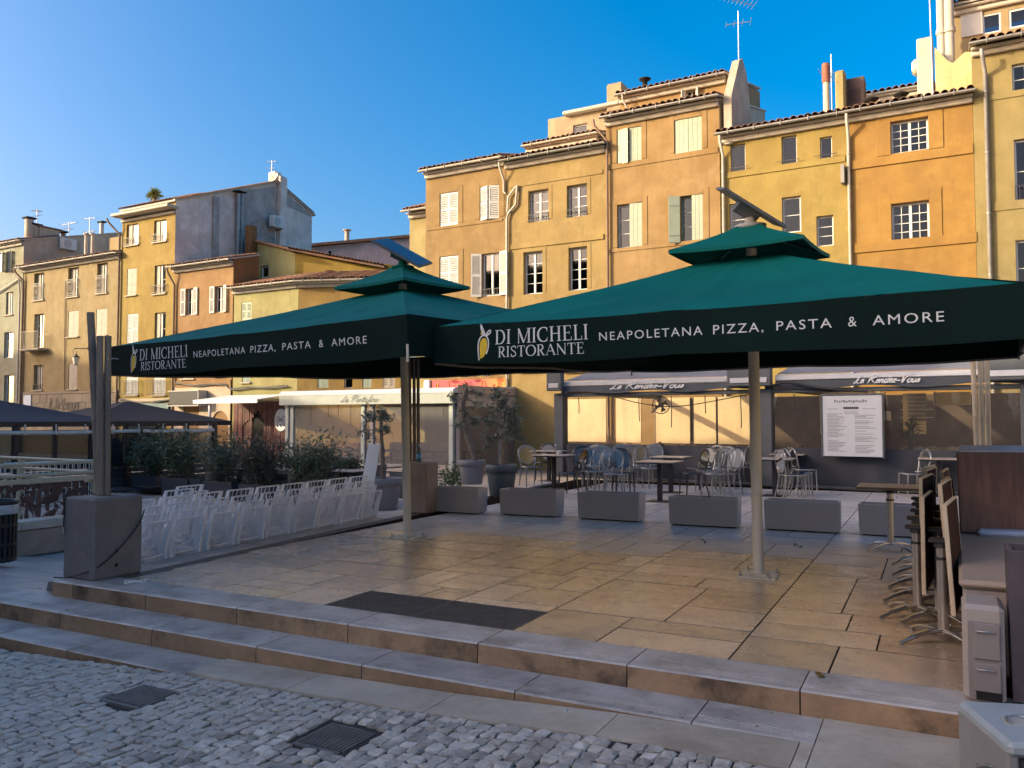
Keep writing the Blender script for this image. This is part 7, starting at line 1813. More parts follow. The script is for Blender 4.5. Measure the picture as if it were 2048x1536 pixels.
for i, (x0_, x1_, y0_, y1_, m_, lab, nm) in enumerate(((1767, 1782, 822, 841, mWhiteW, 'white paper notice right of the menu board', 'notice'), (1816, 1853, 787, 838, mat('price_board', (.30, .27, .2), .7, .1, 4), 'grey price board with pale lines behind the aloe', 'price_board'), (1806, 1816, 787, 865, mat('cream_jamb', (.7, .58, .33), .8, .1, 3), 'bright cream door jamb left of the price board', 'door_jamb'), (1816, 1852, 842, 868, MATS['cream_jamb'], 'cream wall patch below the price board', 'wall_panel'), (1868, 1942, 785, 811, MATS['cream_jamb'], 'cream transom panel at the upper right inside the pergola', 'transom_panel'), (1640, 1645, 788, 868, MATS['cream_jamb'], 'bright strip of door jamb left of the menu board', 'door_jamb'), (1645, 1760, 785, 790, MATS['cream_jamb'], 'bright lintel strip above the menu board', 'lintel'))):
    dd = -4.2 if 'jamb' not in nm and 'paper' not in lab else -4.0
    mb = MB(); rb(mb, rh(x0_, 820, dd)[0], rh(x1_, 820, dd)[0], rh(x0_, y1_, dd)[1], rh(x0_, y0_, dd)[1], dd - .02, dd + .02, .004); o = tag(mb.build(nm, m_), lab, nm.replace('_', ' '))
    if nm == 'price_board':
        mb = MB(); mb.M = lmap(RVW)
        for j in range(6): mb.box(((rh(x0_, 820, dd)[0] + rh(x1_, 820, dd)[0]) / 2, dd + .022, rh(x0_, 795 + j * 8, dd)[1]), (.75 if j % 2 else .4, .003, .02))
        mb.build('price_line', mWhiteW, o)
# ---- clear and smoky round-backed chairs
mGh = glass('clear_polycarbonate', (.92, .97, 1), .88, .04, 1.6, milk=.04); mGhE = glass('clear_polycarbonate_edge', (.85, .92, 1), .62, .06, 2.2, milk=.30)
mSm = glass('smoky_polycarbonate', (.4, .41, .42), .42, .05, 1.7, milk=.02); mSmE = glass('smoky_polycarbonate_edge', (.26, .27, .28), .15, .08, 1.9, milk=.02)
def ghost_chair(label, loc, rz, group, clear=True):
    # faces -y (front), back at +y
    A_, E_ = (mGh, mGhE) if clear else (mSm, mSmE)
    t = thing('medallion_chair', label, 'chair', loc, rz, group)
    mb = MB(); mb.cbox((0, 0, .455), (.40, .40, .022), .01); mb.build('seat', A_, t)
    mb = MB(); pts = [(.20, -.19, .445), (.205, 0, .445), (.19, .19, .445), (0, .205, .445), (-.19, .19, .445), (-.205, 0, .445), (-.20, -.19, .445), (0, -.21, .445)]; mb.tube(pts, .017, 6, closed=True); mb.build('seat_rim', E_, t)
    for sx in (-1, 1):
        mb = MB(); mb.tube([(sx * .18, -.18, .45), (sx * .19, -.2, 0)], [.02, .013], 7); mb.build('leg', E_, t)
        mb = MB(); mb.tube([(sx * .17, .19, .45), (sx * .18, .22, .2), (sx * .19, .28, 0)], [.021, .018, .013], 7); mb.build('leg', E_, t)
    f = lambda z: .20 + (z - .45) * .2
    c = .70; ring = [(.205 * math.cos(a_), f(c + .20 * math.sin(a_)), c + .20 * math.sin(a_)) for a_ in [i * math.pi / 14 for i in range(28)]]
    mb = MB(); mb.add(ring, [tuple(range(28))], True); mb.build('backrest', A_, t)
    mb = MB(); mb.tube(ring, .012, 6, closed=True)
    mb.build('back_frame', E_, t)
    mb = MB(); mb.tube(catmull([(-.17, .19, .45), (-.2, f(.6), .6), (-.222, f(.74), .74), (-.17, f(.87), .87), (0, f(.925), .925), (.17, f(.87), .87), (.222, f(.74), .74), (.2, f(.6), .6), (.17, .19, .45)], 4), .014, 6); mb.build('back_hoop', E_, t)
    return t
mTopB = mat('beige_table_top', (.42, .35, .29), .35, .08, 3); mTopE = mat('black_steel_base', (.012, .012, .016), .45, .1, 4)
def dining_table(label, loc, rz, size, group, m=mTopB, h=.745):
    t = thing('dining_table', label, 'table', loc, rz, group)
    mb = MB(); mb.cbox((0, 0, h), (size[0], size[1], .018), .004); mb.build('table_top', m, t)
    mb = MB(); mb.cbox((0, 0, h - .02), (size[0] - .06, size[1] - .06, .022), .004); mb.build('apron', mTopE, t)
    mb = MB(); mb.cbox((0, 0, h / 2 - .02), (.085, .085, h - .05), .006); mb.build('column', mTopE, t)
    mb = MB(); mb.cbox((0, 0, .008), (.42, .42, .014), .004); mb.build('base', mTopE, t)
    return t
TG = 'beige topped dining tables in front of the dark pergola'
TR = -R(28)
tabs = [(gp(1108, 978), (.75, .75), 'leftmost, nearest the potted olive tree'), (gp(1098, 962), (.75, .75), 'behind the leftmost table'), (gp(1320, 1003), (.72, .72), 'nearest of the pair with two black legs'), (gp(1342, 985), (.72, .72), 'rear of the pair with two black legs'), (gp(1550, 992), (.72, .72), 'just right of the umbrella pole'), (gp(1578, 975), (.72, .72), 'behind the table right of the umbrella pole'), (gp(1880, 992), (.75, .75), 'rightmost, in front of the bamboo canes'), (gp(1888, 975), (.75, .75), 'behind the rightmost table')]
for p, sz, lb in tabs: dining_table('beige topped dining table with a black column, ' + lb, p, TR, sz, TG)
GG = 'round-backed polycarbonate chairs around the dining tables'
def cp(px, py): return gp(px, py)
chairs = [(1062, 972, 200, 1, 'left end of the leftmost table'), (1090, 960, 160, 0, 'tucked behind the leftmost table'), (1143, 990, 60, 0, 'right of the leftmost table'), (1165, 975, 175, 0, 'second in the crowd left of centre'), (1185, 968, 150, 1, 'rearmost at the left of the crowd'), (1188, 985, 190, 1, 'left of the pale one facing away'), (1212, 984, 185, 1, 'pale one facing away in the crowd'), (1247, 988, 183, 0, 'dark one facing away beside the paired tables'), (1262, 975, 200, 1, 'just behind the dark one facing away'), (1243, 966, 170, 1, 'rearmost in the middle of the crowd'), (1284, 968, 195, 1, 'right end of the crowd'), (1305, 965, 160, 1, 'behind the paired tables'), (1385, 990, 100, 0, 'dark one right of the paired tables'), (1400, 978, 120, 0, 'dark one behind the other, right of the paired tables'), (1430, 992, 110, 1, 'nearest one left of the umbrella pole'), (1452, 990, 115, 1, 'touching the umbrella pole on the left'), (1425, 972, 140, 1, 'rear one left of the umbrella pole'), (1478, 972, 100, 1, 'half hidden behind the umbrella pole'), (1585, 996, 275, 1, 'nearest of the row right of the umbrella pole'), (1598, 988, 275, 1, 'second of the row right of the umbrella pole'), (1609, 980, 275, 1, 'third of the row right of the umbrella pole'), (1620, 972, 275, 1, 'fourth of the row right of the umbrella pole'), (1632, 965, 275, 0, 'dark one ending the row right of the umbrella pole'), (1826, 992, 90, 1, 'left of the rightmost table'), (1836, 978, 150, 1, 'behind the rightmost table on its left'), (1880, 978, 180, 1, 'behind the rightmost table in the middle'), (1925, 978, 190, 1, 'behind the rightmost table, near the bamboo'), (1985, 985, 200, 1, 'right of the bamboo canes'), (1228, 992, 178, 1, 'front of the crowd left of the dark one'), (1200, 972, 165, 1, 'in the thick of the crowd'), (1300, 976, 210, 1, 'between the crowd and the paired tables'), (1415, 984, 95, 1, 'between the dark pair and the pole'), (1440, 978, 125, 1, 'rear middle left of the pole'), (1592, 992, 272, 1, 'squeezed between the first two of the row right of the pole'), (1850, 985, 165, 1, 'front left corner of the rightmost table'), (1905, 985, 185, 1, 'front of the rightmost table near the bamboo')]
proto = {}
for px, py, a_, cl, lb in chairs:
    lab = ('clear' if cl else 'smoky dark') + ' round-backed plastic chair, ' + lb
    p = cp(px, py); rz = R(a_ - 180 - 27 * 0)
    if cl not in proto: proto[cl] = ghost_chair(lab, p, rz, GG, bool(cl))
    else: dup(proto[cl], p, rz, lab)
# small things on the left tables
p = tabs[1][0] + Vector((.18, .0, .754)); mb = MB(); mb.lathe([(.03, 0), (.032, .1), (.045, .16), (.04, .16), (.028, .1), (.02, .01)], (0, 0, 0), 12, False); o = mb.build('drinking_glass', mGhE); o.location = p; tag(o, 'tall drinking glass on the left rear dining table', 'glass')
p = tabs[0][0] + Vector((.12, .05, .754)); mb = MB(); mb.lathe([(.06, 0), (.065, .05), (.03, .075), (.01, .08)], (0, 0, 0), 12); o = mb.build('ashtray', mGreyW); o.location = p; tag(o, 'small grey lidded ashtray on the leftmost dining table', 'ashtray')
# chairs and tables inside the pergola, seen through the plastic
mIn = mat('dark_rattan', (.20, .14, .095), .6, .3, 5); rr = random.Random(31)
def rattan_chair(label, loc, rz):
    t = thing('rattan_armchair', label, 'chair', loc, rz, 'dark chairs inside the pergola')
    mb = MB(); mb.cbox((0, 0, .42), (.46, .44, .06), .02); mb.build('seat', mIn, t)
    mb = MB(); mb.tube(catmull([(-.25, -.1, .62), (-.24, .2, .7), (0, .27, .86), (.24, .2, .7), (.25, -.1, .62)], 4), .02, 6); mb.tube(catmull([(-.2, .2, .45), (-.1, .25, .65), (0, .26, .8), (.1, .25, .65), (.2, .2, .45)], 3), .02, 6); mb.build('backrest', mIn, t)
    mb = MB()
    for sx in (-1, 1):
        for sy in (-1, 1): mb.tube([(sx * .2, sy * .18, .42), (sx * .22, sy * .21, 0)], .016, 6)
    mb.build('leg_frame', mIn, t); return t
r0 = None; nme = 0
ORD = ['leftmost', 'second from the left', 'third from the left', 'fourth from the left', 'in the middle', 'fourth from the right', 'third from the right', 'second from the right', 'rightmost']
for row in range(3):
    for col in range(9):
        u = .9 + col * (ue - 1.6) / 8.5; p = RVW.P(u + rr.uniform(-.1, .1), 0, -1.1 - row * 1.3); rz = rr.uniform(0, 6.28); lb = 'dark rattan chair inside the pergola, %s row behind the plastic' % ['front', 'middle', 'back'][row]
        if r0 is None: r0 = rattan_chair('dark rattan chair inside the pergola behind the plastic wall', p, rz)
        else: dup(r0, p, rz, 'dark rattan chair inside the dark pergola, %s row, %s' % (['front', 'middle', 'back'][row], ORD[col]))
d0 = None
for row in range(2):
    for col in range(5):
        p = RVW.P(1.4 + col * (ue - 2) / 4.5, 0, -1.6 - row * 2.0)
        if d0 is None: d0 = dining_table('brown table inside the pergola behind the plastic wall', p, RVW.a, (.8, .8), 'tables inside the dark pergola', mTim)
        else: dup(d0, p, None, 'brown table inside the dark pergola, %s row, %s' % (['front', 'back'][row], ORD[[0, 1, 4, 7, 8][col]]))
# bamboo canes on the right, in their block
bb = at(1966, 905, 10.2); bb.z = 0
block('dark concrete block behind the folded tables, holding the right bamboo canes', bb, (.46, .46, .78), -R(PAVE_A), mConc)
for i, (x0_, x1_, lb) in enumerate(((1946, 1956, 'left'), (1960, 1966, 'middle'), (1974, 1977, 'right'))):
    a, b = at(x1_, 915, 10.15 + .05 * i), at(x0_, 726, 10.15 + .05 * i); a.z = .77; b = a + (b - a) * 1.06; bamboo('pale bamboo cane at the right, %s of the three behind the dark boards' % lb, a, b, .034, mBamL, 'pale bamboo canes at the right')
# ------------------------------------------------------------------ white restaurant pergola (Le Portofino)
mCan = mat('pale_green_white_canvas', (.40, .43, .38), .7, .07, 1.5, bump=.15, bscale=2, stain=(.33, .36, .30), stain_scale=1)
mCanT = mat('white_canvas_roof', (.52, .55, .58), .6, .05, 1.5)
mTaupe = mat('taupe_frame', (.36, .31, .28), .55, .08, 3)
mPlast2 = glass('hazy_plastic_sheet', (1, .95, .88), .8, .12, 1.42, wav=.35, wscale=4, milk=.2)
ZG = LOW
Pc = gp(908, 948, ZG)
PF = Wall(Pc[:2], 30)
pl = PF.hit(571, 800)[0]
ztop, zv0, zv1 = PF.hit(740, 779)[1], PF.hit(740, 809)[1], PF.hit(740, 789)[1]
pt = thing('white_pergola', 'white canvas restaurant pergola with hazy plastic walls and black script on its valance', 'pergola', PF.P(pl / 2, ZG))
def pb(mb, u0, u1, z0, z1, d0, d1, b=.01, wl=PF): mb.M = lmap(wl); mb.cbox(((u0 + u1) / 2, (d0 + d1) / 2, (z0 + z1) / 2), (abs(u1 - u0), abs(d1 - d0), z1 - z0), b); mb.M = Matrix.Identity(4); return mb
pb(MB(), pl - .1, .12, zv0, zv1, .2, .26, .012).build('valance', mCan, pt, True)
mb = MB(); mb.M = lmap(PF)
mb.prism([(pl - .1, .27, zv1 + .003), (pl - .1, .27, zv1 + .1), (pl - .1, .1, ztop), (pl - .1, -6.3, ztop + .25), (pl - .1, -6.3, zv1)], 0, (.22 - pl, 0, 0)); mb.build('roof', mCanT, pt, True)
mb = MB(); script(mb, 'Le Portofino', 0, 0, PF.hit(765, 800)[0] - PF.hit(690, 800)[0], .24, 0, .085, .3)
o = mb.build('script_lettering', mRail, pt); o.location = PF.P(PF.hit(690, 800)[0], zv0 + .1, .29) - pt.location; o.rotation_euler = (0, 0, PF.a)
for px in (576, 586, 728, 745, 904):
    u = PF.hit(px, 850)[0]; pb(MB(), u - .09, u + .09, ZG, zv0 + .05, -.08, .08).build('post', mCan if px != 745 else mTaupe, pt, True)
zlow = PF.hit(740, 925)[1]
pb(MB(), pl, 0, ZG, zlow, -.05, .0).build('base_panel', mTaupe, pt, True)
mb = MB(); mb.M = lmap(PF); g = []
for j in range(5):
    for i in range(31): g.append((pl + (0 - pl) * i / 30, .02 + .02 * math.sin(i * 1.1) * math.sin(math.pi * j / 4), zlow + (zv0 - zlow) * j / 4))
mb.add(g, [(j * 31 + i, j * 31 + i + 1, (j + 1) * 31 + i + 1, (j + 1) * 31 + i) for j in range(4) for i in range(30)], True); mb.build('plastic_sheet', mPlast2, pt, True)
for px in (598, 625, 660, 680, 705, 770, 890):
    u = PF.hit(px, 830)[0]; mb = MB(); mb.M = lmap(PF); mb.tube([(u, .1, zv0), (u, .1, PF.hit(px, 850 if px % 2 else 835)[1])], .012, 5); mb.build('strap', mRail, pt, True)
# right side wall running back
PS = Wall(PF.P(.1, 0, 0)[:2], 0); PS.U = -PF.N; PS.N = Vector((PS.U.y, -PS.U.x, 0)); PS.a = math.atan2(PS.U.y, PS.U.x)
sl = 6.3
pb(MB(), .02, sl, zv1 - .02, ztop + .1, .0, .06, .02, PS).build('side_box', mTaupe, pt, True)
pb(MB(), .02, sl, zv0 - .1, zv1 - .04, .01, .05, .01, PS).build('side_valance', mat('taupe_canvas', (.40, .35, .31), .7, .08, 2), pt, True)
for u in (.12, 3.0, 3.2, sl - .1): pb(MB(), u - .07, u + .07, ZG, zv0 - .1, -.06, .04, .01, PS).build('post', mTaupe, pt, True)
pb(MB(), .05, sl, ZG, zlow - .1, -.04, .0, .01, PS).build('side_base_panel', mat('beige_base_panel', (.48, .42, .34), .6, .08, 3), pt, True)
mb = MB(); mb.M = lmap(PS); mb.quad((.1, .0, zlow - .1), (sl, 0, zlow - .1), (sl, 0, zv0 - .1), (.1, 0, zv0 - .1)); mb.build('plastic_sheet', mPlast2, pt, True)
# back wall, warm
mb = MB(); pb(mb, pl, 0, ZG, zv0 + .1, -6.2, -6.1, .01); mb.build('back_wall', mat('peach_back_wall', (.62, .42, .24), .85, .2, .8, col2=(.45, .36, .22), streak=.4), pt, True)
mSofa = mat('tan_sofa_fabric', (.28, .15, .08), .8, .15, 3)
for i, (px, wd_, lb) in enumerate(((800, 1.5, 'long tan sofa back inside the white pergola, left of the umbrella pole'), (848, .9, 'short tan sofa back inside the white pergola'), (880, 1.0, 'wide tan sofa back inside the white pergola near its right corner'), (680, 1.8, 'brown bench back inside the white pergola behind the shrubs'))):
    u = PF.hit(px, 880, -2)[0]; t = thing('sofa', lb, 'sofa', PF.P(u, ZG, -2), PF.a, 'sofas inside the white pergola'); hh = PF.hit(px, 886, -2)[1] - ZG
    mb = MB(); mb.cbox((0, .3, hh / 2 + .15), (wd_, .2, hh - .25), .07); mb.build('backrest', mSofa, t); mb = MB(); mb.cbox((0, -.1, .3), (wd_, .7, .34), .06); mb.build('seat', mSofa, t)
rr = random.Random(77)
for i in range(8):
    u = pl + .7 + (-pl - 1.2) * i / 7; p = PF.P(u, ZG, -.9 - (i % 2) * .5)
    dup(d0, p, PF.a, 'dark dining table inside the white pergola, ' + ORD[i])['group'] = 'tables inside the white pergola'
    for k in (-1, 1):
        dup(r0, p + PF.U * k * .6, rr.uniform(0, 6), 'dark rattan chair inside the white pergola, %s of the table %s' % ('left' if k < 0 else 'right', ORD[i]))['group'] = 'chairs inside the white pergola'
# white door seen inside at the right
mb = MB(); pb(mb, -1.25, -.35, ZG, 1.55, -5.6, -5.52, .01); tag(mb.build('inner_door', mWhiteW), 'white door inside the white pergola near its right corner', 'door')
# ------------------------------------------------------------------ trees and pots
mOlL = mat('olive_leaf', (.16, .175, .12), .55, .3, 5, stain=(.26, .27, .21), stain_scale=6, stain_amt=.6)
mBark = mat('olive_bark', (.16, .125, .095), .9, .3, 5, bump=.8, bscale=18, streak=.4)
mPotG = mat('grey_pot', (.17, .165, .175), .6, .1, 3); mPotB = mat('slate_blue_pot', (.055, .075, .09), .5, .12, 3)
def olive(label, p, pot_r, pot_h, trunk, crown, n, seed, mp, leaf=.085, thick=.05):
    t = thing('olive_tree', label, 'potted tree', p, 0, 'potted olive trees'); rr = random.Random(seed)
    mb = MB(); r_ = pot_r; mb.lathe([(r_ * .72, 0), (r_ * .76, .02), (r_ * .93, pot_h * .72), (r_ * .93, pot_h * .74), (r_ * 1.0, pot_h * .75), (r_ * 1.02, pot_h * .99), (r_, pot_h), (r_ * .9, pot_h), (r_ * .88, pot_h - .08)], (0, 0, 0), 28); mb.build('pot', mp, t)
    mb = MB(); mb.lathe([(r_ * .87, pot_h - .06), (.01, pot_h - .05)], (0, 0, 0), 16); mb.build('soil', mSoil, t)
    tr = catmull([Vector(q) for q in trunk], 5); mb = MB(); N = len(tr); mb.tube([q + Vector((rr.gauss(0, .006), rr.gauss(0, .006), 0)) for q in tr], [thick * (1 - .55 * i / N) * rr.uniform(.9, 1.12) for i in range(N)], 9); tips = []
    for (cx_, cy_, cz_, rx, rz_) in crown:
        c = Vector((cx_, cy_, cz_)); k0 = min(range(N // 3, N), key=lambda i: (tr[i] - c).length * rr.uniform(.8, 1.2)); b0 = tr[k0]
        mid = (b0 + c) / 2 + Vector((rr.gauss(0, .05), rr.gauss(0, .05), .03)); mb.tube(catmull([b0, mid, c], 4), [.018 - .0013 * i for i in range(9)], 5)
        for _ in range(7):
            d_ = Vector((rr.gauss(0, 1), rr.gauss(0, 1), rr.gauss(.2, 1))).normalized(); e_ = c + Vector((d_.x * rx, d_.y * rx, d_.z * rz_)) * rr.uniform(.7, 1.6); s_ = c + (e_ - c) * .1 + Vector((0, 0, -.03)); mb.tube([s_, (s_ + e_) / 2 + Vector((0, 0, .02)), e_], [.006, .005, .003], 4, False); tips.append((s_, e_))
    mb.build('trunk', mBark, t)
    mb = MB(); per = max(1, n // len(tips))
    for s_, e_ in tips: leaves(mb, [s_ + (e_ - s_) * rr.uniform(.15, 1.1) + Vector((rr.gauss(0, .022), rr.gauss(0, .022), rr.gauss(0, .022))) for _ in range(per)], leaf, .17, .35, 0, rr)
    tag(mb.build('leaf_crown', mOlL, t), kind='stuff'); return t
p = gp(1003, 992); sc_ = p.y / 1620
olive('potted olive tree with a slim straight trunk in the large slate blue pot', p, 31 * sc_, 62 * sc_, [(0, 0, .3), (.02, 0, .7), (.05, .02, .95), (0.03, 0, 1.2), (.06, 0, 1.5), (.1, 0, 1.9)], [(.0, 0, 1.75, .28, .25), (.22, .1, 1.45, .25, .25), (-.2, -.05, 1.5, .25, .2), (.1, -.2, 1.25, .28, .25), (.3, 0, 1.2, .2, .2), (-.22, .1, 1.15, .22, .2), (.05, .15, 1.95, .18, .2), (-.1, 0, 2.05, .15, .15), (.25, -.1, 1.7, .15, .2)], 2600, 3, mPotB, .075, .045)
p = gp(944, 968, -.1); sc_ = p.y / 1620
olive('gnarled leaning olive tree with a thick twisted trunk in the taupe pot', p, 27 * sc_, 48 * sc_, [(.1, 0, .3), (.06, 0, .7), (-.08, .03, 1.1), (-.2, 0, 1.5), (-.25, 0, 1.85), (-.2, 0, 2.2), (-.15, 0, 2.45)], [(-.35, .05, 1.85, .2, .2), (-.1, 0, 1.75, .15, .15), (.1, -.05, 2.05, .2, .15), (-.5, 0, 2.15, .16, .12), (-.2, .05, 2.35, .18, .2), (.2, 0, 2.3, .12, .15), (-.3, -.1, 1.5, .18, .12), (.05, .1, 1.55, .1, .1)], 1300, 5, mPotG, .08, .1)
p = gp(765, 1018, LOW); sc_ = p.y / 1620
olive('sparse olive tree in the grey pot behind the white chairs, left of the umbrella pole', p, 38 * sc_, 62 * sc_, [(0, 0, .4), (.0, 0, .9), (0, .0, 1.2), (-.03, 0, 1.5), (-.05, 0, 1.8), (-.02, 0, 2.15)], [(-.25, 0, 1.95, .2, .25), (.12, 0, 2.0, .15, .2), (-.4, .1, 1.7, .2, .2), (-.05, 0, 2.1, .12, .12), (-.3, 0, 2.05, .14, .12), (.05, -.1, 1.7, .12, .12)], 800, 9, mPotG, .085, .06)
# green shrub and white bag by the gnarled tree
mShr = mat('bright_shrub_leaf', (.06, .12, .04), .55, .3, 6); mb = MB(); rr = random.Random(17)
p = gp(905, 972, -.2); leaves(mb, [(rr.gauss(0, .2), rr.gauss(0, .18), abs(rr.gauss(.2, .15))) for _ in range(700)], .09, .2, .4, -.3, rr); o = tag(mb.build('low_shrub', mShr), 'low bright green shrub behind the leftmost grey planter', 'shrub'); o.location = p
# brown pedestal block with three slim canes and a water bottle
pbk = gp(836, 1028); pbk += Vector((.06, .2, 0))
block('brown square pedestal block behind the left umbrella pole, with a water bottle on top', pbk, (.36, .36, .83), -R(PAVE_A), mConcB)
for i, (x, tp, lb) in enumerate(((820, 735, 'left'), (829, 735, 'middle'), (837, 735, 'right'))):
    a, b = at(x, 925, pbk.y + .05), at(x - 1, 730, pbk.y + .05); a.z = .825; bamboo('slim grey brown cane behind the left umbrella pole, %s of three' % lb, a, b + Vector((0, 0, .1)), .03, mBam, 'slim canes in the brown block')
bt = thing('water_bottle', 'clear plastic water bottle with a blue label on the brown block', 'bottle', pbk + Vector((-.06, -.1, .832)))
mb = MB(); mb.lathe([(.036, 0), (.04, .01), (.04, .17), (.036, .2), (.015, .25), (.014, .27)], (0, 0, 0), 16); mb.build('body', glass('bottle_plastic', (.7, .9, 1), .8, .05, 1.5, milk=.08), bt)
mb = MB(); mb.lathe([(.041, .06), (.041, .14)], (0, 0, 0), 16, False); mb.build('label', mat('blue_label', (.12, .35, .6), .5, .1, 9), bt); mb = MB(); mb.lathe([(.017, .262), (.017, .285)], (0, 0, 0), 10); mb.build('cap', mat('blue_cap', (.2, .4, .75), .5, .05, 9), bt)
# ------------------------------------------------------------------ oleander hedge in dark planters
mOle = mat('oleander_leaf', (.08, .115, .055), .5, .35, 4, stain=(.13, .145, .08), stain_scale=3, stain_amt=.7)
mOle2 = mat('bronze_oleander_leaf', (.075, .07, .04), .55, .35, 4, stain=(.11, .075, .045), stain_scale=3, stain_amt=.7)
mPlD = mat('black_blue_planter', (.05, .058, .07), .5, .1, 3, bump=.1, bscale=60)
mTwig = mat('shrub_twig', (.11, .085, .06), .9, .2, 6)
hed = [(192, 253, 976, 'leftmost, partly behind the bamboo canes'), (262, 311, 983, 'second from the left'), (322, 374, 989, 'third from the left'), (378, 400, 992, 'narrow one, fourth from the left'), (403, 462, 998, 'fifth, with bright groundcover at its edge'), (476, 540, 1006, 'sixth, behind the white chairs'), (558, 640, 1015, 'rightmost, behind the white chairs')]
for i, (x0_, x1_, y_, lb) in enumerate(hed):
    p0, p1 = gp(x0_, y_, LOW), gp(x1_, y_ + (x1_ - x0_) * .06, LOW); L_ = (p1 - p0).length; rz = math.atan2(p1.y - p0.y, p1.x - p0.x); c = (p0 + p1) / 2 + Matrix.Rotation(rz, 3, 'Z') @ Vector((0, .25, 0))
    t = planter_mesh(L_, .5, .44, mPlD, 'dark_planter', 'dark rectangular planter of the shrub hedge, ' + lb, 'planter', c, rz, 'dark planters of the shrub hedge', .06)
    if i == 3: continue
    rr = random.Random(40 + i); s = thing('oleander_shrub', ['dense green oleander shrub in the leftmost dark planter', 'dense green oleander shrub in the second dark planter', 'dense green oleander shrub in the third dark planter', '', 'loose oleander shrub with bare stems in the fifth dark planter', 'thin greyish oleander shrub in the sixth dark planter', 'dark leafy oleander shrub in the rightmost planter'][i], 'shrub', c + Vector((0, 0, .36)), rz, 'oleander shrubs in the hedge')
    mb = MB(); tips = []
    for k in range(30):
        b0 = Vector((rr.uniform(-.4, .4) * L_, rr.uniform(-.12, .12), 0)); top = b0 + Vector((rr.gauss(0, .2), rr.gauss(0, .18), rr.uniform(.6, 1.28))); mid = (b0 + top) / 2 + Vector((rr.gauss(0, .05), rr.gauss(0, .05), 0)); q = catmull([b0, mid, top], 4); mb.tube(q, [.012 - .001 * j for j in range(len(q))], 4, False); tips += q[2:]
        for _ in range(3): e_ = mid + Vector((rr.gauss(0, .25), rr.gauss(0, .2), rr.uniform(.05, .5))); mb.tube([mid, e_], [.007, .004], 4, False); tips += [mid + (e_ - mid) * f for f in (.4, .7, 1)]
    mb.build('stem_cluster', mTwig, s)
    mb = MB(); nleaf = [3400, 3600, 3600, 0, 2600, 2300, 3000][i]; pts = []
    for _ in range(nleaf): q = rr.choice(tips); pts.append(q + Vector((rr.gauss(0, .10), rr.gauss(0, .10), rr.gauss(0, .10))))
    leaves(mb, pts, .12, .11, .4, -.35, rr); tag(mb.build('leaf_crown', mOle if i not in (5,) else mOle2, s), kind='stuff')
mb = MB(); rr = random.Random(6); c = gp(455, 985, LOW); leaves(mb, [(rr.gauss(0, .22), rr.gauss(0, .1), .42 + abs(rr.gauss(.04, .05))) for _ in range(450)], .06, .3, .4, -.3, rr); o = mb.build('groundcover_plant', mShr); o.location = c + Vector((0, .25, 0)); tag(o, 'patch of bright green groundcover in the fifth dark planter', 'plant')
# dark terrace tables and box hedge behind the shrubs
mTopD = mat('grey_brown_top', (.30, .25, .21), .5, .1, 3)
for i, (x, y, lb) in enumerate(((480, 955, 'behind the fifth shrub'), (590, 962, 'behind the sixth shrub'), (690, 965, 'left of the leaning board'), (760, 950, 'behind the sparse olive tree'), (540, 945, 'rear one behind the shrubs'))):
    p = gp(x, y + 42, LOW); dining_table('dark terrace table with a grey brown top, ' + lb, p, PF.a, (1.1, .75), 'terrace tables of the white pergola', mTopD, .76)
    for k in (-1, 1):
        t = thing('dark_armchair', 'black armchair %s of the terrace table %s' % ('left' if k < 0 else 'right', lb), 'chair', p + PF.U * k * .75, PF.a + (math.pi / 2) * k, 'black armchairs on the white pergola terrace')
        mb = MB(); mb.cbox((0, 0, .42), (.5, .5, .08), .02); mb.build('seat', mAnth, t); mb = MB(); mb.cbox((0, -.24, .68), (.5, .05, .5), .03, rot=Matrix.Rotation(R(8), 3, 'X')); mb.build('backrest', mAnth, t)
        for sx in (-1, 1): mb = MB(); mb.cbox((sx * .24, 0, .32), (.04, .5, .62), .01); mb.build('side_frame', mAnth, t)
mb = MB(); rr = random.Random(26); q0, q1 = gp(560, 992, LOW), gp(712, 1000, LOW); pts = [q0 + (q1 - q0) * rr.random() + Vector((rr.gauss(0, .14), rr.uniform(-.2, .2) + .5, rr.uniform(.15, .95))) for _ in range(5200)]
leaves(mb, [p - q0 for p in pts], .075, .35, .35, 0, rr); o = mb.build('box_hedge', mat('box_leaf', (.03, .045, .02), .5, .3, 5, stain=(.09, .10, .07), stain_scale=4)); o.location = q0; tag(o, 'low dark box hedge in front of the white pergola', 'hedge', kind='stuff')
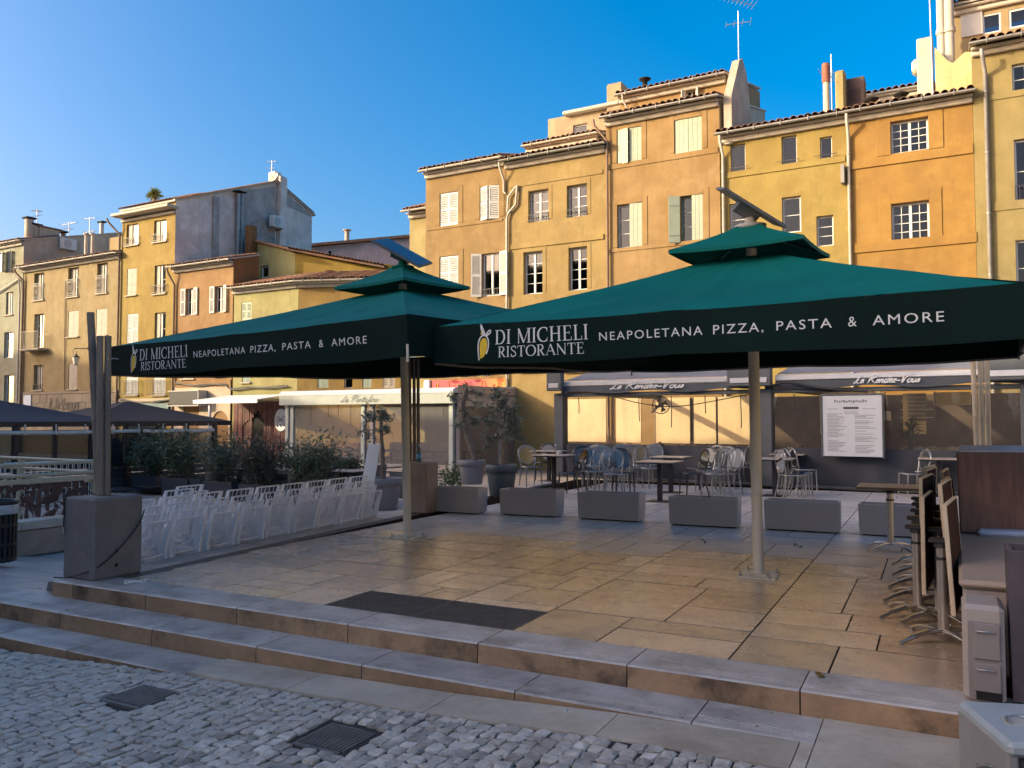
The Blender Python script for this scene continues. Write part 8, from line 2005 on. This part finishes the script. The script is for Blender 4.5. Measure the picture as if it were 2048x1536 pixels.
# ------------------------------------------------------------------ left: low wall, railing, bin, barriers, black parasols
mRl = mat('bronze_beige_rail', (.50, .41, .27), .45, .1, 4); mRust = mat('rust_brown_panel', (.085, .042, .032), .75, .25, 2, bump=.2, bscale=30, stain=(.05, .03, .028), stain_scale=2)
mWl = mat('pink_limestone', (.38, .28, .21), .75, .2, 3, bump=.4, bscale=25, rnd=.14, stain=(.2, .13, .09), stain_scale=2)
lz = -.30
A0, A1 = gp(20, 1103, lz), gp(165, 1083, lz); dd = (A1 - A0).normalized(); A0 -= dd * 2.2; A1 += dd * .35; LWl = (A1 - A0).length
FR = Wall(A0[:2], -math.degrees(math.atan2(dd.y, dd.x)))
wh = .36
wl_ = thing('low_wall', 'low pink limestone wall with a pale coping under the bronze railing', 'wall', A0)
x = 0; rr = random.Random(14)
while x < LWl - .1:
    L_ = min(rr.uniform(.6, .9), LWl - x); m = MB(); m.M = lmap(FR); m.cbox((x + L_ / 2, -.15, lz + (wh - .1) / 2 - .05), (L_ - .008, .3, wh), .008); m.build('stone', mWl, wl_, True)
    m = MB(); m.M = lmap(FR); m.cbox((x + L_ / 2 + .1, -.15, lz + wh - .03), (L_ - .006, .36, .12), .01); m.build('coping_stone', mPave, wl_, True); x += L_
rl = thing('railing', 'bronze railing with rust brown pierced panels around the stairwell', 'railing', A1)
zr0 = lz + wh + .04; zr1 = FR.hit(120, 927)[1]
def rail(wl, u0, u1, zs, parent, r=.026):
    for z in zs: mb = MB(); mb.tube([wl.P(u0, z, -.15), wl.P(u1, z, -.15)], r, 8); mb.build('rail', mRl, parent, True)
H_ = zr1 - zr0
rail(FR, 0, LWl + .1, [zr1, zr1 - .16], rl)
BK = Wall(FR.P(LWl, 0, -.15)[:2], 0); bdir = (at(0, 912, 14.2) - FR.P(LWl, 0, -.15)); bdir.z = 0; bdir.normalize(); BK.U = bdir; BK.N = Vector((-bdir.y, bdir.x, 0)) * -1; BK.a = math.atan2(bdir.y, bdir.x)
rail(BK, 0, 7, [zr1, zr1 - .16, zr1 - .3], rl)
for wl, us in ((FR, (.2, LWl - .05)), (BK, (2.0, 4.2, 6.4))):
    for u in us: mb = MB(); mb.M = lmap(wl); mb.cbox((u, -.15, (lz + zr1) / 2 - .02), (.10, .07, zr1 - lz), .008); mb.build('post', mRl, rl, True)
zp1 = zr1 - .28
mb = MB(); mb.M = lmap(FR); mb.cbox((LWl / 2, -.15, zp1 + .035), (LWl - .1, .05, .07), .006); mb.build('panel_rail', mRl, rl, True)
def pierced(name, wl, u0, u1, z0, z1, seed, off):
    bm = bmesh.new(); rr = random.Random(seed); W_, Hh = u1 - u0, z1 - z0; nu, nv = 16, 5; V = {}
    for j in range(nv + 1):
        for i in range(nu + 1):
            e = (i in (0, nu)) or (j in (0, nv)); V[i, j] = bm.verts.new((u0 + W_ * i / nu + (0 if e else rr.uniform(-.35, .35) * W_ / nu), z0 + Hh * j / nv + (0 if e else rr.uniform(-.35, .35) * Hh / nv), 0))
    fs = []
    for j in range(nv):
        for i in range(nu):
            a, b, c, d = V[i, j], V[i + 1, j], V[i + 1, j + 1], V[i, j + 1]
            if rr.random() < .5: fs += [bm.faces.new((a, b, c)), bm.faces.new((a, c, d))]
            else: fs += [bm.faces.new((a, b, d)), bm.faces.new((b, c, d))]
    hole = [f for f in fs if rr.random() < .62 and 0.06 < (f.calc_center_median().y - z0) / Hh < .94]
    bmesh.ops.inset_individual(bm, faces=hole, thickness=.016, use_even_offset=True); bmesh.ops.delete(bm, geom=[f for f in hole if f.is_valid], context='FACES')
    ge = bmesh.ops.extrude_face_region(bm, geom=list(bm.faces))
    for v in [g for g in ge['geom'] if isinstance(g, bmesh.types.BMVert)]: v.co.z = .006
    M_ = lmap(wl); o0 = rl.location
    for v in bm.verts: v.co = M_ @ Vector((v.co.x, off + v.co.z, v.co.y)) - o0
    bmesh.ops.recalc_face_normals(bm, faces=bm.faces); me = bpy.data.meshes.new(name); bm.to_mesh(me); bm.free(); me.materials.append(mRust); o = bpy.data.objects.new(name, me); COL.objects.link(o); o.parent = rl; return o
for k in range(2): pierced('pierced_panel', FR, .3 + k * (LWl - .5) / 2, .25 + (k + 1) * (LWl - .5) / 2, zr0 + .02, zp1, 5 + k, -.155)
for k in range(3): pierced('pierced_panel', BK, .1 + k * 2.2, 2.1 + k * 2.2, lz + .1, zp1 - .05, 15 + k, -.155)
# litter bin
bp = gp(-8, 1128, -.2); bn = thing('litter_bin', 'dark slatted metal litter bin with a pale bag at the left edge', 'litter bin', bp)
mBin = mat('dark_bin_metal', (.035, .032, .032), .45, .15, 5, metal=.4); R_ = .205; HB = .74
for k in range(22): mb = MB(); a_ = k * 2 * math.pi / 22; mb.cbox((R_ * math.cos(a_), R_ * math.sin(a_), HB * .47), (.012, .034, HB * .86), .004, a_); mb.build('slat', mBin, bn)
mb = MB(); mb.lathe([(R_ * .9, .03), (R_ * .9, HB * .85)], (0, 0, 0), 20); mb.build('liner', mDark, bn)
mb = MB()
for z in (.05, HB * .3, HB * .6, HB * .9): mb.lathe([(R_ + .008, z), (R_ + .012, z + .02), (R_ + .008, z + .04)], (0, 0, 0), 24, False)
tag(mb.build('band', mBin, bn), kind='stuff')
mb = MB(); mb.tube([(R_ * 1.02 * math.cos(a_), R_ * 1.02 * math.sin(a_), HB) for a_ in [i * math.pi / 12 for i in range(24)]], .022, 8, closed=True); mb.build('rim', mBin, bn)
mb = MB(); mb.lathe([(R_ * 1.05, HB - .03), (R_ * 1.12, HB - .08), (R_ * 1.06, HB - .14)], (0, 0, 0), 20, False); mb.build('bag_edge', mat('pale_bag', (.45, .47, .48), .5, .2, 12), bn)
# crowd barriers
def barrier(label, p, rz):
    t = thing('crowd_barrier', label, 'barrier', p, rz, 'white crowd barriers'); mW = mAC
    mb = MB(); mb.tube([(-1, 0, .15), (-1, 0, .95), (-.92, 0, 1.05), (.92, 0, 1.05), (1, 0, .95), (1, 0, .15)], .02, 6); mb.tube([(-1, 0, .2), (1, 0, .2)], .016, 6); mb.build('frame', mW, t)
    for i in range(15): mb = MB(); mb.tube([(-.9 + i * .1286, 0, .2), (-.9 + i * .1286, 0, 1.05)], .008, 5, False); mb.build('bar', mW, t)
    for x in (-.8, .8): mb = MB(); mb.tube([(x, -.28, 0), (x, 0, .16), (x, .28, 0)], .014, 5); mb.build('foot', mW, t)
    return t
b_ = at(178, 960, 16.2); b0_ = barrier('white tubular crowd barrier behind the railing corner, nearer one', Vector((b_.x - 1.15, b_.y + .6, LOW)), R(62)); dup(b0_, Vector((b_.x - 1.4, b_.y + 1.1, LOW)), R(58), 'white tubular crowd barrier behind the railing corner, farther one')
# black parasols and wind screens in the sunken terrace
mBlk = mat('black_brown_canvas', (.028, .022, .022), .85, .15, 2, bump=.3, bscale=3); mBlB = mat('black_blue_canvas', (.016, .02, .032), .8, .15, 2, bump=.3, bscale=3)
mScr = glass('smoky_windscreen', (.7, .75, .8), .55, .05, 1.5, milk=.03); mRoll = mat('rolled_blind', (.52, .50, .45), .5, .1, 3)
mTer = mat('dark_terrace_wood', (.04, .034, .032), .7, .3, 3, rnd=.3)
ZL = -1.0
def parasol(label, c, a, phi, za, ze, m):
    t = thing('black_parasol', label, 'parasol', (c.x, c.y, ZL), -phi, 'black parasols of the sunken terrace'); za -= ZL; ze -= ZL
    mb = MB(); mb.tube([(0, 0, 0), (0, 0, za)], .05, 10); mb.build('pole', mAnth, t)
    mb = MB()
    for k in range(4):
        mb.M = Matrix.Rotation(k * math.pi / 2, 4, 'Z'); g = []
        for i in range(7):
            for j in range(9): f = i / 6; e = -1 + j / 4; r = .05 + (a - .05) * f; g.append((e * r, -r, za + (ze - za) * f - .06 * math.sin(math.pi * f) * (1 - e * e)))
        mb.add(g, [(i * 9 + j, i * 9 + j + 1, (i + 1) * 9 + j + 1, (i + 1) * 9 + j) for i in range(6) for j in range(8)], True); q = g[-9:]; mb.add(q + [(x, y, z - .14) for x, y, z in q], [(j, 9 + j, 10 + j, j + 1) for j in range(8)], True)
    mb.build('canopy', m, t)
    for k in range(4): mb = MB(); mb.M = Matrix.Rotation(k * math.pi / 2 + math.pi / 4, 4, 'Z'); mb.tube([(.05, 0, za - .1), (a * 1.38, 0, ze - .06)], .02, 5); mb.build('rib', mAnth, t)
    mb = MB(); mb.cbox((0, 0, .05), (.9, .9, .1), .02); mb.build('base', mConc, t)
    return t
c1 = at(-10, 850, 22.5); c2 = at(252, 850, 26.5)
parasol('black blue parasol at the left edge behind the railing', c1, 2.25, R(35), at(-10, 800, 22.5).z, at(100, 843, 22).z, mBlB)
parasol('black brown parasol behind the bamboo canes', c2, 2.35, R(38), at(248, 803, 26.5).z, at(300, 842, 26).z, mBlk)
ws = thing('wind_screen', 'dark framed wind screen with rolled blinds around the sunken terrace', 'wind screen', at(200, 900, 24) * 1)
q0, q1 = at(-60, 870, 19.0), at(432, 852, 24.8)
WS = Wall(q0[:2], -math.degrees(math.atan2(q1.y - q0.y, q1.x - q0.x))); Lw = (Vector(q1[:2]) - Vector(q0[:2])).length
zbm = WS.hit(200, 848)[1]
mb = MB(); mb.M = lmap(WS); mb.cbox((Lw / 2, 0, zbm), (Lw, .12, .13), .01); mb.build('beam', mTopE, ws, True)
for a_, b_ in ((.2, Lw * .62), (Lw * .64, Lw * .8), (Lw * .81, Lw - .15)): mb = MB(); mb.M = lmap(WS); mb.tube([(a_, .1, zbm - .2), ((a_ + b_) / 2, .1, zbm - .225), (b_, .1, zbm - .195)], .05, 8); mb.build('rolled_blind', mRoll, ws, True)
for i in range(9): u = .4 + (Lw - .8) * i / 8; mb = MB(); mb.M = lmap(WS); mb.box((u, .16, zbm - .13), (.03, .02, .26)); mb.build('blind_strap', mRoll, ws, True)
for i in range(8):
    u = .05 + (Lw - .1) * i / 7; mb = MB(); mb.M = lmap(WS); mb.cbox((u, 0, (ZL + zbm) / 2), (.13 if i % 2 else .08, .12, zbm - ZL), .008); mb.build('post', mTopE, ws, True)
    if i < 7: mb = MB(); mb.M = lmap(WS); mb.box((u + Lw / 14, -.02, (zbm + .35) / 2 - .1), (Lw / 7 - .14, .012, zbm - .45)); mb.build('glass_panel', mScr, ws, True)
for j in range(9): mb = MB(); mb.M = lmap(WS); mb.cbox((Lw / 2, -.06, ZL + .1 + j * .15), (Lw - .02, .03, .13), .006); mb.build('board', mTer, ws, True)
for i, u in enumerate((1.0, 2.6, 4.2, 5.8, 7.4)):
    p = WS.P(u, ZL, 1.2); t = thing('dark_terrace_table', 'dark wooden table on the sunken terrace, %s from the left edge' % ['first', 'second', 'third', 'fourth', 'fifth'][i], 'table', p, WS.a, 'dark tables of the sunken terrace'); mb = MB(); mb.cbox((0, 0, .74), (1.1, .8, .05), .01); mb.build('table_top', mTer, t); mb = MB(); mb.cbox((0, 0, .36), (.12, .12, .72), .01); mb.build('column', mTer, t); mb = MB(); mb.cbox((0, 0, .02), (.5, .5, .04), .01); mb.build('base', mTer, t)
# low white wall light plaque + graffiti on the stone base
me = sans('Urban', 1.0, 1, .25, .02); fit_text(me, 0, 2.9, 0, .75); me.materials.append(mRail); gf = bpy.data.objects.new('graffiti', me); COL.objects.link(gf); gf.location = ROW.P(hu(100, 820), hz(120, 822), .09); gf.rotation_euler = (0, 0, ROW.a); tag(gf, 'dark sprayed graffiti word on the pale stone base of the sand house', 'graffiti')
mb = MB(); mb.M = lmap(ROW); mb.cbox((hu(58, 806), .1, hz(58, 806)), (.75, .05, .95), .01); tag(mb.build('wall_plaque', mat('pale_blue_plaque', (.5, .58, .68), .5, .05, 4)), 'pale blue rectangular plaque on the stone base of the sand house', 'plaque')
